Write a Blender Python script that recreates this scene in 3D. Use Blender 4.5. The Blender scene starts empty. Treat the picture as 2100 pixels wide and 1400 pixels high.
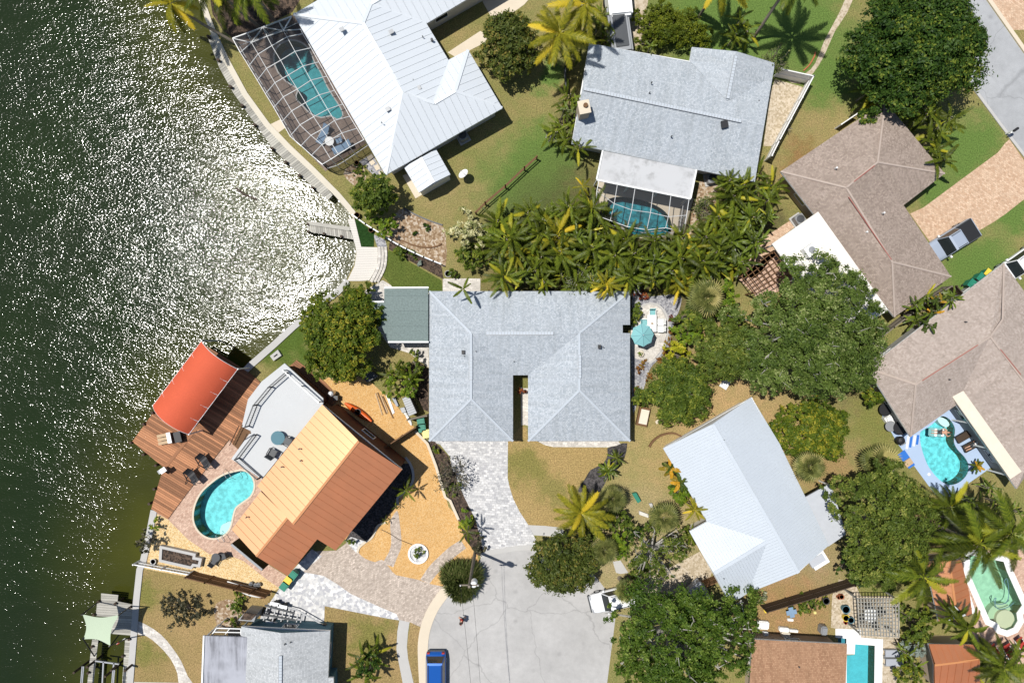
import bpy, bmesh, math, random
import numpy as np
from mathutils import Vector, Matrix, Euler
from mathutils.geometry import tessellate_polygon

sc = bpy.context.scene
COL = sc.collection
R = math.radians
rng = random.Random(7)
nrg = np.random.default_rng(11)

# ------------------------------------------------------------------ camera, sky, sun, exposure
H, S = 64.0, 22.0                    # drone height (m) and photo pixels per metre on the ground
cam_d = bpy.data.cameras.new('camera')
cam = bpy.data.objects.new('camera', cam_d)
COL.objects.link(cam)
cam.location = (0, 0, H)
cam.rotation_euler = (0, 0, 0)
cam_d.sensor_width = 36.0
cam_d.lens = 36.0 * H * S / 2100.0
cam_d.clip_end = 2000.0
sc.camera = cam
SUN = Vector((-0.337, 0.15, 1.0)).normalized()      # towards the sun, read off the eave shadows
world = bpy.data.worlds.new('World'); sc.world = world; world.use_nodes = True
wn = world.node_tree
sky = wn.nodes.new('ShaderNodeTexSky'); sky.sky_type = 'NISHITA'; sky.sun_disc = False
sky.sun_elevation = math.asin(SUN.z); sky.sun_rotation = math.atan2(SUN.x, SUN.y)
sky.air_density = 1.0; sky.dust_density = 0.6; sky.ozone_density = 1.2
wn.nodes['Background'].inputs['Strength'].default_value = 0.075
wn.links.new(sky.outputs[0], wn.nodes['Background'].inputs['Color'])
sun_d = bpy.data.lights.new('sun', 'SUN'); sun = bpy.data.objects.new('sun', sun_d); COL.objects.link(sun)
sun_d.energy = 4.6; sun_d.angle = R(0.53); sun_d.color = (1.0, 0.965, 0.91)
sun.rotation_euler = (-SUN).to_track_quat('-Z', 'Y').to_euler()
sun.location = SUN * 90
sc.view_settings.view_transform = 'Standard'; sc.view_settings.look = 'None'
sc.view_settings.gamma = 1.0; sc.view_settings.use_curve_mapping = False
sc.view_settings.exposure = 0.12
sc.cycles.max_bounces = 6; sc.cycles.diffuse_bounces = 2; sc.cycles.glossy_bounces = 3
sc.cycles.transparent_max_bounces = 12; sc.cycles.caustics_reflective = False; sc.cycles.caustics_refractive = False
sc.cycles.use_denoising = True
sc.cycles.sample_clamp_indirect = 4.0

# ------------------------------------------------------------------ pixels to metres
def W(p, z=0.0):
    k = (H - z) / H / S
    return Vector(((p[0] - 1050.0) * k, (700.0 - p[1]) * k, z))
ZO = {1: (400, 0), 2: (750, 0), 3: (1100, 0), 4: (1450, 0), 5: (1750, 0), 6: (400, 250), 7: (700, 270), 8: (1080, 270), 9: (1400, 270),
      10: (1740, 270), 11: (560, 540), 12: (1200, 540), 13: (260, 690), 14: (560, 720), 15: (260, 950), 16: (600, 950), 17: (150, 1150, 5.25),
      18: (400, 1180, 6.363), 19: (650, 1180, 6.0), 20: (860, 860), 21: (1200, 800), 22: (1060, 1080, 4.375), 23: (1400, 1080, 4.375),
      24: (1740, 1080, 4.375), 25: (1740, 740, 4.375), 26: (1500, 500), 27: (1780, 500, 5.384)}
def q(n, *f):                         # points noted on an enlarged crop of the photo -> photo pixels
    o = ZO[n]; s = o[2] if len(o) > 2 else 4.667
    r = [(o[0] + f[i] / s, o[1] + f[i + 1] / s) for i in range(0, len(f), 2)]
    return r
def P(*f): return [(f[i], f[i + 1]) for i in range(0, len(f), 2)]
def smooth(pts, n=4, closed=True):    # Catmull-Rom
    out = []; N = len(pts)
    rngi = range(N) if closed else range(N - 1)
    for i in rngi:
        g = lambda k: pts[k % N] if closed else pts[max(0, min(N - 1, k))]
        p0, p1, p2, p3 = g(i - 1), g(i), g(i + 1), g(i + 2)
        for j in range(n):
            t = j / n
            out.append(tuple(0.5 * ((2 * p1[a]) + (-p0[a] + p2[a]) * t + (2 * p0[a] - 5 * p1[a] + 4 * p2[a] - p3[a]) * t * t
                       + (-p0[a] + 3 * p1[a] - 3 * p2[a] + p3[a]) * t ** 3) for a in range(2)))
    if not closed: out.append(tuple(pts[-1][:2]))
    return out
def inside(p, poly):
    c = False; n = len(poly); j = n - 1
    for i in range(n):
        a, b = poly[i], poly[j]
        if (a[1] > p[1]) != (b[1] > p[1]) and p[0] < (b[0] - a[0]) * (p[1] - a[1]) / (b[1] - a[1]) + a[0]: c = not c
        j = i
    return c
def area(p): return 0.5 * sum(p[i][0] * p[(i + 1) % len(p)][1] - p[(i + 1) % len(p)][0] * p[i][1] for i in range(len(p)))
def ccw(p): p = [tuple(a[:2]) for a in p]; return p if area(p) > 0 else p[::-1]
def inset(poly, d):                   # shrink a world polygon by d metres (negative grows it)
    p = ccw(poly); n = len(p); out = []
    for i in range(n):
        a, b, c = Vector(p[i - 1]), Vector(p[i]), Vector(p[(i + 1) % n])
        e1 = (b - a).normalized(); e2 = (c - b).normalized()
        n1 = Vector((-e1.y, e1.x)); n2 = Vector((-e2.y, e2.x))
        m = n1 + n2
        if m.length < 1e-4: m = n1
        m = m.normalized(); k = max(0.4, m.dot(n1))
        out.append(tuple(b + m * (d / k)))
    return out
def clip(poly, nx, ny, c):            # keep nx*x+ny*y >= c
    out = []; n = len(poly)
    for i in range(n):
        a, b = poly[i], poly[(i + 1) % n]
        da, db = nx * a[0] + ny * a[1] - c, nx * b[0] + ny * b[1] - c
        if da >= 0: out.append(tuple(a[:2]))
        if (da >= 0) != (db >= 0):
            t = da / (da - db); out.append((a[0] + (b[0] - a[0]) * t, a[1] + (b[1] - a[1]) * t))
    return out

# ------------------------------------------------------------------ objects
ORG = {}
def link(o): COL.objects.link(o); return o
def tag(o, label=None, cat=None, group=None, kind=None):
    if label: o['label'] = label
    if cat: o['category'] = cat
    if group: o['group'] = group
    if kind: o['kind'] = kind
    return o
def thing(name, label, cat, loc, group=None, rz=0.0):
    o = link(bpy.data.objects.new(name, None)); o.location = loc; o.rotation_euler = (0, 0, rz); o.empty_display_size = 0.2
    ORG[o] = Vector(loc)
    return tag(o, label, cat, group)
class MB:
    def __init__(self): self.v = []; self.f = []; self.uv = None
    def add(self, vs, fs):
        b = len(self.v); self.v += [tuple(x) for x in vs]; self.f += [tuple(i + b for i in f) for f in fs]; return self
    def box(self, c, s, rz=0.0, rot=None):
        m = rot if rot is not None else Matrix.Rotation(rz, 3, 'Z'); c = Vector(c)
        vs = [c + m @ Vector((x * s[0] / 2, y * s[1] / 2, z * s[2] / 2)) for z in (-1, 1) for y in (-1, 1) for x in (-1, 1)]
        return self.add(vs, [(0, 2, 3, 1), (4, 5, 7, 6), (0, 1, 5, 4), (2, 6, 7, 3), (0, 4, 6, 2), (1, 3, 7, 5)])
    def bar(self, a, b, w, h, up=(0, 0, 1)):            # rectangular bar between two points
        a, b = Vector(a), Vector(b); d = b - a; L = d.length
        if L < 1e-6: return self
        d.normalize(); up = Vector(up)
        if abs(d.dot(up)) > 0.98: up = Vector((1, 0, 0))
        s = d.cross(up).normalized(); u = s.cross(d).normalized()
        return self.box((a + b) / 2, (L, w, h), rot=Matrix((d, s * -1, u)).transposed())
    def tube(self, pts, rad, n=7, cap=True):
        pts = [Vector(p) for p in pts]; m = len(pts); vs = []; fs = []
        if not hasattr(rad, '__len__'): rad = [rad] * m
        for i, p in enumerate(pts):
            d = (pts[min(i + 1, m - 1)] - pts[max(i - 1, 0)]).normalized()
            a = Vector((0, 0, 1)) if abs(d.z) < 0.9 else Vector((1, 0, 0))
            s = d.cross(a).normalized(); u = s.cross(d)
            vs += [p + (s * math.cos(2 * math.pi * k / n) + u * math.sin(2 * math.pi * k / n)) * rad[i] for k in range(n)]
        for i in range(m - 1):
            for k in range(n):
                fs.append((i * n + k, i * n + (k + 1) % n, (i + 1) * n + (k + 1) % n, (i + 1) * n + k))
        if cap: fs += [tuple(range(n))[::-1], tuple(range((m - 1) * n, m * n))]
        return self.add(vs, fs)
    def lathe(self, c, prof, n=20, sx=1.0, sy=1.0):      # (radius, z) profile about a vertical axis
        c = Vector(c); vs = []; fs = []; m = len(prof)
        for r, z in prof: vs += [c + Vector((r * sx * math.cos(2 * math.pi * k / n), r * sy * math.sin(2 * math.pi * k / n), z)) for k in range(n)]
        for i in range(m - 1):
            for k in range(n): fs.append((i * n + k, i * n + (k + 1) % n, (i + 1) * n + (k + 1) % n, (i + 1) * n + k))
        fs.append(tuple(range((m - 1) * n, m * n))); fs.append(tuple(range(n))[::-1])
        return self.add(vs, fs)
    def prism(self, poly, z0, z1, holes=(), bottom=False):   # poly in world metres
        outer = ccw(poly); hs = [ccw(h)[::-1] for h in holes]
        loops = [outer] + hs; flat = [p for l in loops for p in l]
        tris = tessellate_polygon([[Vector((p[0], p[1], 0)) for p in l] for l in loops])
        n = len(flat); vs = [(p[0], p[1], z1) for p in flat]; fs = []
        for t in tris:
            a, b, c = (flat[i] for i in t)
            ar = (b[0] - a[0]) * (c[1] - a[1]) - (c[0] - a[0]) * (b[1] - a[1])
            if abs(ar) < 1e-9: continue
            fs.append(tuple(t) if ar > 0 else tuple(t)[::-1])
        if z0 is not None and z0 < z1:
            vs += [(p[0], p[1], z0) for p in flat]; k = 0
            if bottom: fs += [tuple(i + n for i in f[::-1]) for f in list(fs)]
            for l in loops:
                m = len(l)
                for i in range(m):
                    a, b = k + i, k + (i + 1) % m; fs.append((a, a + n, b + n, b))
                k += m
        return self.add(vs, fs)
    def build(self, name, mat, parent=None, local=False, smooth_=False, org=None):
        if local: o0 = Vector((0, 0, 0))
        elif parent is not None: o0 = ORG[parent]
        elif org is not None: o0 = Vector(org)
        else:
            a = np.array(self.v); o0 = Vector(((a[:, 0].min() + a[:, 0].max()) / 2, (a[:, 1].min() + a[:, 1].max()) / 2, a[:, 2].min()))
        me = bpy.data.meshes.new(name)
        me.from_pydata([(x - o0.x, y - o0.y, z - o0.z) for x, y, z in self.v], [], self.f)
        if smooth_: me.polygons.foreach_set('use_smooth', [True] * len(me.polygons))
        me.materials.append(mat)
        if self.uv:
            ul = me.uv_layers.new(name='UVMap'); k = 0
            for p in me.polygons:
                for li, vi in zip(p.loop_indices, p.vertices): ul.data[li].uv = self.uv[vi]
        o = link(bpy.data.objects.new(name, me))
        if parent is not None: o.parent = parent; ORG[o] = ORG[parent] if not local else Vector((0, 0, 0))
        else: o.location = o0; ORG[o] = o0
        return o
def fast(name, V, F, mat, parent=None, attr=None, org=None):   # numpy quads -> object
    me = fastmesh(name, V, F, mat, attr, ORG[parent] if parent is not None else (org or Vector((0, 0, 0))))
    o = link(bpy.data.objects.new(name, me))
    if parent is not None: o.parent = parent; ORG[o] = ORG[parent]
    return o
def fastmesh(name, V, F, mat, attr=None, org=(0, 0, 0)):
    V = np.asarray(V, np.float32) - np.array(tuple(org), np.float32); F = np.asarray(F, np.int32); k = F.shape[1]
    me = bpy.data.meshes.new(name)
    me.vertices.add(len(V)); me.vertices.foreach_set('co', V.ravel())
    me.loops.add(F.size); me.loops.foreach_set('vertex_index', F.ravel())
    me.polygons.add(len(F)); me.polygons.foreach_set('loop_start', np.arange(0, F.size, k, dtype=np.int32))
    if attr is not None:
        a = me.attributes.new('v', 'FLOAT', 'POINT'); a.data.foreach_set('value', np.asarray(attr, np.float32))
    me.update(calc_edges=True); me.materials.append(mat)
    return me
def copy_tree(o, parent=None):
    c = link(o.copy()); ORG[c] = ORG.get(o, Vector((0, 0, 0)))
    if parent is not None: c.parent = parent
    for ch in list(o.children): copy_tree(ch, c)
    return c

# ------------------------------------------------------------------ materials
def newmat(name):
    m = bpy.data.materials.new(name); m.use_nodes = True; nt = m.node_tree
    return m, nt, nt.nodes['Principled BSDF']
def N(nt, t, **kw):
    n = nt.nodes.new(t)
    for k, v in kw.items(): setattr(n, k, v)
    return n
def setin(n, **kw):
    for k, v in kw.items(): n.inputs[k.replace('_', ' ')].default_value = v
def c4(c): return (c[0], c[1], c[2], 1.0)
def srgb(r, g, b, k=1.0):             # photo colour -> linear, times k
    f = lambda x: ((x / 255.0 + 0.055) / 1.055) ** 2.4 if x > 10 else x / 255.0 / 12.92
    return (f(r) * k, f(g) * k, f(b) * k)
def mixn(nt, a, b, f, mode='MIX'):
    m = N(nt, 'ShaderNodeMix', data_type='RGBA', blend_type=mode)
    for sock, v in ((m.inputs[6], a), (m.inputs[7], b), (m.inputs[0], f)):
        if isinstance(v, bpy.types.NodeSocket): nt.links.new(v, sock)
        elif isinstance(v, (tuple, list)): sock.default_value = c4(v)
        else: sock.default_value = v
    return m.outputs[2]
def pos(nt, scale=None, rot=0.0):
    g = N(nt, 'ShaderNodeNewGeometry')
    if scale is None and rot == 0.0: return g.outputs['Position']
    mp = N(nt, 'ShaderNodeMapping', vector_type='TEXTURE' if False else 'POINT')
    mp.inputs['Rotation'].default_value = (0, 0, rot); mp.inputs['Scale'].default_value = scale or (1, 1, 1)
    nt.links.new(g.outputs['Position'], mp.inputs['Vector']); return mp.outputs['Vector']
def noise(nt, vec, scale, detail=3.0, rough=0.6, lo=0.3, hi=0.7):
    n = N(nt, 'ShaderNodeTexNoise'); setin(n, Scale=scale, Detail=detail, Roughness=rough); nt.links.new(vec, n.inputs['Vector'])
    if lo is None: return n.outputs[0]
    r = N(nt, 'ShaderNodeMapRange'); r.inputs[1].default_value = lo; r.inputs[2].default_value = hi
    nt.links.new(n.outputs[0], r.inputs[0]); return r.outputs[0]
def bumpn(nt, b, h, strength=0.4, dist=0.02):
    n = N(nt, 'ShaderNodeBump'); setin(n, Strength=strength, Distance=dist); nt.links.new(h, n.inputs['Height'])
    nt.links.new(n.outputs[0], b.inputs['Normal']); return n
def plain(name, c, rough=0.6, metal=0.0, var=0.18, scale=3.0, fine=25.0, spec=0.4, bump=0.0):
    m, nt, b = newmat(name); p = pos(nt)
    a = noise(nt, p, scale); f = noise(nt, p, fine, 2.0)
    lo = tuple(x * (1 - var) for x in c); hi = tuple(min(1, x * (1 + var)) for x in c)
    col = mixn(nt, lo, hi, a); col = mixn(nt, col, tuple(x * (1 - var) for x in c), f)
    nt.links.new(mixn(nt, col, c, 0.5), b.inputs['Base Color'])
    setin(b, Roughness=rough, Metallic=metal); b.inputs['Specular IOR Level'].default_value = spec
    if bump: bumpn(nt, b, f, bump, 0.01)
    return m
def speckle(name, cols, scale, rough=0.95, big=0.25, bump=0.5):   # gravel, mulch, soil, pebbles
    m, nt, b = newmat(name); p = pos(nt)
    v = N(nt, 'ShaderNodeTexVoronoi'); setin(v, Scale=scale); nt.links.new(p, v.inputs['Vector'])
    r = N(nt, 'ShaderNodeValToRGB'); r.color_ramp.interpolation = 'CONSTANT'
    sp = N(nt, 'ShaderNodeSeparateColor'); nt.links.new(v.outputs['Color'], sp.inputs[0]); nt.links.new(sp.outputs[0], r.inputs[0])
    el = r.color_ramp.elements
    while len(el) < len(cols): el.new(0.5)
    for i, c in enumerate(cols): el[i].position = i / len(cols); el[i].color = c4(c)
    n = noise(nt, p, big, 4.0); col = mixn(nt, r.outputs[0], tuple(x * 0.72 for x in cols[0]), n)
    col = mixn(nt, r.outputs[0], col, 0.45)
    nt.links.new(col, b.inputs['Base Color']); setin(b, Roughness=rough); b.inputs['Specular IOR Level'].default_value = 0.15
    if bump: bumpn(nt, b, v.outputs['Distance'], bump, 0.04)
    return m
def lawn(name, dry, mid, green, blobs=(), amount=0.5):
    m, nt, b = newmat(name); p = pos(nt)
    big = noise(nt, p, 0.16, 5.0, 0.6, 0.36, 0.64); med = noise(nt, p, 1.1, 4.0, 0.65); fine = noise(nt, p, 9.0, 4.0, 0.75, 0.32, 0.68)
    col = mixn(nt, dry, mid, big)
    g = None
    w = N(nt, 'ShaderNodeTexNoise'); setin(w, Scale=0.5, Detail=6.0, Roughness=0.65); nt.links.new(p, w.inputs['Vector'])
    off = N(nt, 'ShaderNodeVectorMath', operation='MULTIPLY_ADD'); off.inputs[1].default_value = (6, 6, 0); off.inputs[2].default_value = (-3, -3, 0)
    nt.links.new(w.outputs[1], off.inputs[0])
    pp = N(nt, 'ShaderNodeVectorMath', operation='ADD'); nt.links.new(p, pp.inputs[0]); nt.links.new(off.outputs[0], pp.inputs[1])
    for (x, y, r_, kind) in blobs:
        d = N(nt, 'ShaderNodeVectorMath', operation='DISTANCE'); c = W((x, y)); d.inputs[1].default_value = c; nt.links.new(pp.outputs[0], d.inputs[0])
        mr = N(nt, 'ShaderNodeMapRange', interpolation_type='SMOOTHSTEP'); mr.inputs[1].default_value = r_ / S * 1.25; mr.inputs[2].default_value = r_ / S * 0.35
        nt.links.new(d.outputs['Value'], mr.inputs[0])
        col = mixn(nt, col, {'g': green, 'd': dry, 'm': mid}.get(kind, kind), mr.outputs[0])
    col = mixn(nt, col, mixn(nt, col, green, 0.55), mixn(nt, (0, 0, 0), (amount, amount, amount), med))
    dark = mixn(nt, col, (0.45, 0.45, 0.42), 1.0, 'MULTIPLY'); lite = mixn(nt, col, (1.45, 1.42, 1.35), 1.0, 'MULTIPLY')
    nt.links.new(mixn(nt, dark, lite, fine), b.inputs['Base Color'])
    setin(b, Roughness=0.95); b.inputs['Specular IOR Level'].default_value = 0.1
    bumpn(nt, b, fine, 0.5, 0.05)
    return m
def paver(name, c1, c2, mortar, bw, bh, rot=0.0, mort=0.012, stain=0.25, uv=False, rough=0.85, off=0.5, bump=0.3, spec=0.2):
    m, nt, b = newmat(name)
    if uv:
        u = N(nt, 'ShaderNodeUVMap'); vec = u.outputs[0]
    else: vec = pos(nt, None, rot) if rot == 0 else pos(nt, (1, 1, 1), rot)
    br = N(nt, 'ShaderNodeTexBrick', offset=off); setin(br, Scale=1.0, Mortar_Size=mort, Bias=0.0)
    br.inputs['Brick Width'].default_value = bw; br.inputs['Row Height'].default_value = bh
    br.inputs['Color1'].default_value = c4(c1); br.inputs['Color2'].default_value = c4(c2); br.inputs['Mortar'].default_value = c4(mortar)
    nt.links.new(vec, br.inputs['Vector'])
    p = pos(nt); n1 = noise(nt, p, 0.5, 5.0); n2 = noise(nt, p, 6.0, 4.0, 0.7)
    avg = tuple((a + d) / 2 for a, d in zip(c1, c2))
    col = mixn(nt, br.outputs['Color'], tuple(x * (1 - stain) for x in avg), mixn(nt, (0, 0, 0), (0.6, 0.6, 0.6), n1))
    lo_ = 0.9 if uv else 0.78; sp = mixn(nt, (lo_,) * 3, (2 - lo_,) * 3, n2); col = mixn(nt, col, sp, 1.0, 'MULTIPLY')
    if uv:                             # weathering streaks that run down the slope
        mp = N(nt, 'ShaderNodeMapping'); mp.inputs['Scale'].default_value = (2.2, 0.22, 1); nt.links.new(vec, mp.inputs['Vector'])
        col = mixn(nt, col, mixn(nt, col, (0.84, 0.84, 0.83), 1.0, 'MULTIPLY'), noise(nt, mp.outputs[0], 1.0, 5.0, 0.65, 0.42, 0.7))
    nt.links.new(col, b.inputs['Base Color']); setin(b, Roughness=rough); b.inputs['Specular IOR Level'].default_value = spec
    if bump: bumpn(nt, b, br.outputs['Fac'], -bump, 0.01)
    return m
def leafmat(name, a, b_, c=None, frac=0.15, trans=0.28, rough=0.5, objvar=0.0, spec=0.16):
    m, nt, b = newmat(name)
    at = N(nt, 'ShaderNodeAttribute', attribute_name='v')
    col = mixn(nt, a, b_, at.outputs['Fac'])
    oi = N(nt, 'ShaderNodeObjectInfo')
    if c is not None:
        r = N(nt, 'ShaderNodeMapRange', interpolation_type='SMOOTHSTEP'); r.inputs[1].default_value = 1 - frac * 1.6; r.inputs[2].default_value = 1.0 - frac * 0.2
        if objvar: nt.links.new(oi.outputs['Random'], r.inputs[0])
        else: nt.links.new(at.outputs['Fac'], r.inputs[0])
        col = mixn(nt, col, c, r.outputs[0])
    if objvar:
        s = mixn(nt, (1 - objvar,) * 3, (1 + objvar,) * 3, oi.outputs['Random']); col = mixn(nt, col, s, 1.0, 'MULTIPLY')
    nt.links.new(col, b.inputs['Base Color']); setin(b, Roughness=rough); b.inputs['Specular IOR Level'].default_value = spec
    t = N(nt, 'ShaderNodeBsdfTranslucent'); nt.links.new(mixn(nt, col, (1.25, 1.3, 0.55), 1.0, 'MULTIPLY'), t.inputs[0])
    mx = N(nt, 'ShaderNodeMixShader'); mx.inputs[0].default_value = trans
    nt.links.new(b.outputs[0], mx.inputs[1]); nt.links.new(t.outputs[0], mx.inputs[2])
    nt.links.new(mx.outputs[0], nt.nodes['Material Output'].inputs[0])
    return m
def watersheet(name, tint, bscale, bdist, rough=0.04):     # clear pool water: tinted, lets the sun through, glossy by Fresnel
    m, nt, b = newmat(name); nt.nodes.remove(b)
    p = pos(nt); n = N(nt, 'ShaderNodeTexNoise'); setin(n, Scale=bscale, Detail=2.0); nt.links.new(p, n.inputs['Vector'])
    bp = N(nt, 'ShaderNodeBump'); setin(bp, Strength=1.0, Distance=bdist); nt.links.new(n.outputs[0], bp.inputs['Height'])
    tr = N(nt, 'ShaderNodeBsdfTransparent'); tr.inputs[0].default_value = c4(tint)
    gl = N(nt, 'ShaderNodeBsdfGlossy'); gl.inputs['Roughness'].default_value = rough; nt.links.new(bp.outputs[0], gl.inputs['Normal'])
    fr = N(nt, 'ShaderNodeFresnel'); fr.inputs[0].default_value = 1.33; nt.links.new(bp.outputs[0], fr.inputs['Normal'])
    mx = N(nt, 'ShaderNodeMixShader'); nt.links.new(fr.outputs[0], mx.inputs[0]); nt.links.new(tr.outputs[0], mx.inputs[1]); nt.links.new(gl.outputs[0], mx.inputs[2])
    nt.links.new(mx.outputs[0], nt.nodes['Material Output'].inputs[0]); return m
def screenmat(name, c, alpha):        # insect screen: partly see-through weave
    m, nt, b = newmat(name); setin(b, Roughness=0.9); b.inputs['Base Color'].default_value = c4(c); b.inputs['Alpha'].default_value = alpha; return m

def roadmat(name, c):                 # concrete or asphalt with slab cracks, patches, oil spots and tyre polish
    m, nt, b = newmat(name); p = pos(nt); f = noise(nt, p, 22.0, 3.0, 0.7); big = noise(nt, p, 0.22, 5.0, 0.6); med = noise(nt, p, 1.3, 5.0, 0.7, 0.4, 0.75)
    col = mixn(nt, tuple(x * 0.88 for x in c), tuple(x * 1.08 for x in c), big); col = mixn(nt, col, mixn(nt, col, (0.86, 0.86, 0.86), 1.0, 'MULTIPLY'), med); col = mixn(nt, col, mixn(nt, col, (0.84, 0.84, 0.84), 1.0, 'MULTIPLY'), f)
    w = N(nt, 'ShaderNodeTexNoise'); setin(w, Scale=0.6, Detail=5.0); nt.links.new(p, w.inputs['Vector'])
    ad = N(nt, 'ShaderNodeVectorMath', operation='MULTIPLY_ADD'); ad.inputs[1].default_value = (1.6, 1.6, 0); nt.links.new(w.outputs[1], ad.inputs[0]); nt.links.new(p, ad.inputs[2])
    v = N(nt, 'ShaderNodeTexVoronoi', feature='DISTANCE_TO_EDGE'); setin(v, Scale=0.16); nt.links.new(ad.outputs[0], v.inputs['Vector'])
    r = N(nt, 'ShaderNodeMapRange'); r.inputs[1].default_value = 0.0; r.inputs[2].default_value = 0.010; r.inputs[3].default_value = 0.5; r.inputs[4].default_value = 0.0; nt.links.new(v.outputs[0], r.inputs[0])
    col = mixn(nt, col, tuple(x * 0.45 for x in c), r.outputs[0])
    v2 = N(nt, 'ShaderNodeTexVoronoi'); setin(v2, Scale=0.55); nt.links.new(p, v2.inputs['Vector']); r2 = N(nt, 'ShaderNodeMapRange'); r2.inputs[1].default_value = 0.03; r2.inputs[2].default_value = 0.16; r2.inputs[3].default_value = 0.45; r2.inputs[4].default_value = 0.0; nt.links.new(v2.outputs[0], r2.inputs[0])
    col = mixn(nt, col, tuple(x * 0.5 for x in c), r2.outputs[0])
    nt.links.new(col, b.inputs['Base Color']); setin(b, Roughness=0.9); b.inputs['Specular IOR Level'].default_value = 0.15; bumpn(nt, b, f, 0.2, 0.01); return m
M = {}
M['white_metal'] = plain('white_metal', (0.585, 0.62, 0.65), 0.40, 0.0, 0.05, 0.6, 12, 0.6)
M['white_metal2'] = plain('white_metal_weathered', (0.50, 0.545, 0.59), 0.45, 0.0, 0.10, 0.35, 5, 0.5)
def sheen(name, c, gc, fac, rough):     # baked metallic paint: coloured base under a broad pale metallic sheen
    m, nt, b = newmat(name); p = pos(nt); a = noise(nt, p, 0.5); col = mixn(nt, tuple(x * 0.9 for x in c), tuple(x * 1.1 for x in c), a)
    nt.links.new(col, b.inputs['Base Color']); setin(b, Roughness=0.6); b.inputs['Specular IOR Level'].default_value = 0.2
    g = N(nt, 'ShaderNodeBsdfGlossy'); g.inputs['Roughness'].default_value = rough; g.inputs[0].default_value = c4(gc)
    mx = N(nt, 'ShaderNodeMixShader'); mx.inputs[0].default_value = fac; nt.links.new(b.outputs[0], mx.inputs[1]); nt.links.new(g.outputs[0], mx.inputs[2])
    nt.links.new(mx.outputs[0], nt.nodes['Material Output'].inputs[0]); return m
M['roof_orange'] = sheen('copper_orange_metal', (0.47, 0.135, 0.05), (0.95, 0.76, 0.44), 0.33, 0.42)
M['cap_grey'] = plain('grey_hip_caps', (0.46, 0.50, 0.54), 0.9, 0, 0.12, 2, 9, 0.15)
M['cap_taupe'] = plain('taupe_hip_caps', (0.42, 0.345, 0.295), 0.9, 0, 0.15, 2, 9, 0.15)
M['cap_orange'] = plain('orange_ridge_cap', (0.50, 0.22, 0.09), 0.6, 0, 0.08, 2, 9, 0.3)
M['ridge_red'] = plain('dull_red_ridge_line', (0.33, 0.11, 0.085), 0.8)
M['underlay'] = plain('roof_underlay', (0.18, 0.18, 0.19), 0.8)
M['underlay_brown'] = plain('roof_underlay_brown', (0.12, 0.05, 0.025), 0.8)
M['white'] = plain('white_paint', (0.78, 0.78, 0.76), 0.5, 0, 0.06)
M['offwhite'] = plain('offwhite_stucco', (0.62, 0.60, 0.55), 0.9, 0, 0.1)
M['stucco_blue'] = plain('teal_stucco', (0.10, 0.20, 0.24), 0.9, 0, 0.1)
M['stucco_brown'] = plain('rust_brown_siding', (0.10, 0.035, 0.018), 0.85, 0, 0.15)
M['stucco_tan'] = plain('tan_stucco', (0.45, 0.36, 0.27), 0.9, 0, 0.1)
M['stucco_grey'] = plain('grey_stucco', (0.33, 0.33, 0.32), 0.9, 0, 0.1)
M['glass'] = plain('dark_glass', (0.015, 0.02, 0.022), 0.06, 0, 0.05, spec=0.8)
M['alu'] = plain('white_aluminium', (0.80, 0.81, 0.80), 0.4, 0, 0.04)
M['alu_bronze'] = plain('bronze_aluminium', (0.05, 0.04, 0.035), 0.45, 0, 0.1)
M['black'] = plain('black_plastic', (0.018, 0.018, 0.02), 0.5, 0, 0.1)
M['dark'] = plain('dark_grey_metal', (0.06, 0.065, 0.07), 0.5, 0, 0.15)
M['grey'] = plain('grey_metal', (0.28, 0.29, 0.30), 0.45, 0.2, 0.12)
M['steel'] = plain('galvanised_steel', (0.55, 0.56, 0.57), 0.35, 0.7, 0.08)
M['rubber'] = plain('tyre_rubber', (0.02, 0.02, 0.02), 0.8)
M['screen'] = screenmat('insect_screen', (0.07, 0.07, 0.075), 0.24)
M['screen_dark'] = screenmat('insect_screen_wall', (0.03, 0.03, 0.035), 0.5)
M['wood_deck'] = plain('stained_deck_boards', (0.34, 0.15, 0.07), 0.6, 0, 0.28, 0.8, 7, 0.3)
M['wood_dock'] = plain('weathered_dock_boards', (0.36, 0.35, 0.31), 0.85, 0, 0.22, 0.9, 8, 0.2)
M['wood'] = plain('brown_timber', (0.16, 0.085, 0.04), 0.75, 0, 0.25, 2, 14, 0.25)
M['wood_light'] = plain('light_timber', (0.50, 0.36, 0.22), 0.7, 0, 0.2, 2, 14, 0.25)
M['wood_dark'] = plain('dark_timber', (0.055, 0.035, 0.022), 0.75, 0, 0.25, 2, 14)
M['concrete'] = plain('pale_concrete', (0.62, 0.54, 0.42), 0.9, 0, 0.12, 0.8, 14, 0.2)
M['concrete_grey'] = plain('grey_concrete', (0.46, 0.45, 0.43), 0.9, 0, 0.14, 0.7, 14, 0.2)
M['cap'] = plain('seawall_cap', (0.60, 0.55, 0.45), 0.9, 0, 0.14, 0.9, 10, 0.2)
M['bark'] = plain('grey_bark', (0.22, 0.19, 0.15), 0.9, 0, 0.3, 2, 12, 0.2)
M['bark_pale'] = plain('pale_bark', (0.42, 0.40, 0.36), 0.9, 0, 0.2, 2, 12, 0.2)
M['palm_bark'] = plain('palm_trunk_bark', (0.27, 0.23, 0.18), 0.9, 0, 0.3, 2, 14, 0.2)
M['terracotta'] = plain('terracotta', (0.42, 0.13, 0.06), 0.8)
M['red'] = plain('red_fabric', (0.38, 0.035, 0.025), 0.8)
M['canvas_orange'] = plain('coral_canvas', (0.56, 0.105, 0.05), 0.8, 0, 0.14, 0.5, 8, 0.2)
M['sail'] = plain('sage_sail_cloth', (0.44, 0.52, 0.38), 0.85, 0, 0.05)
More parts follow.
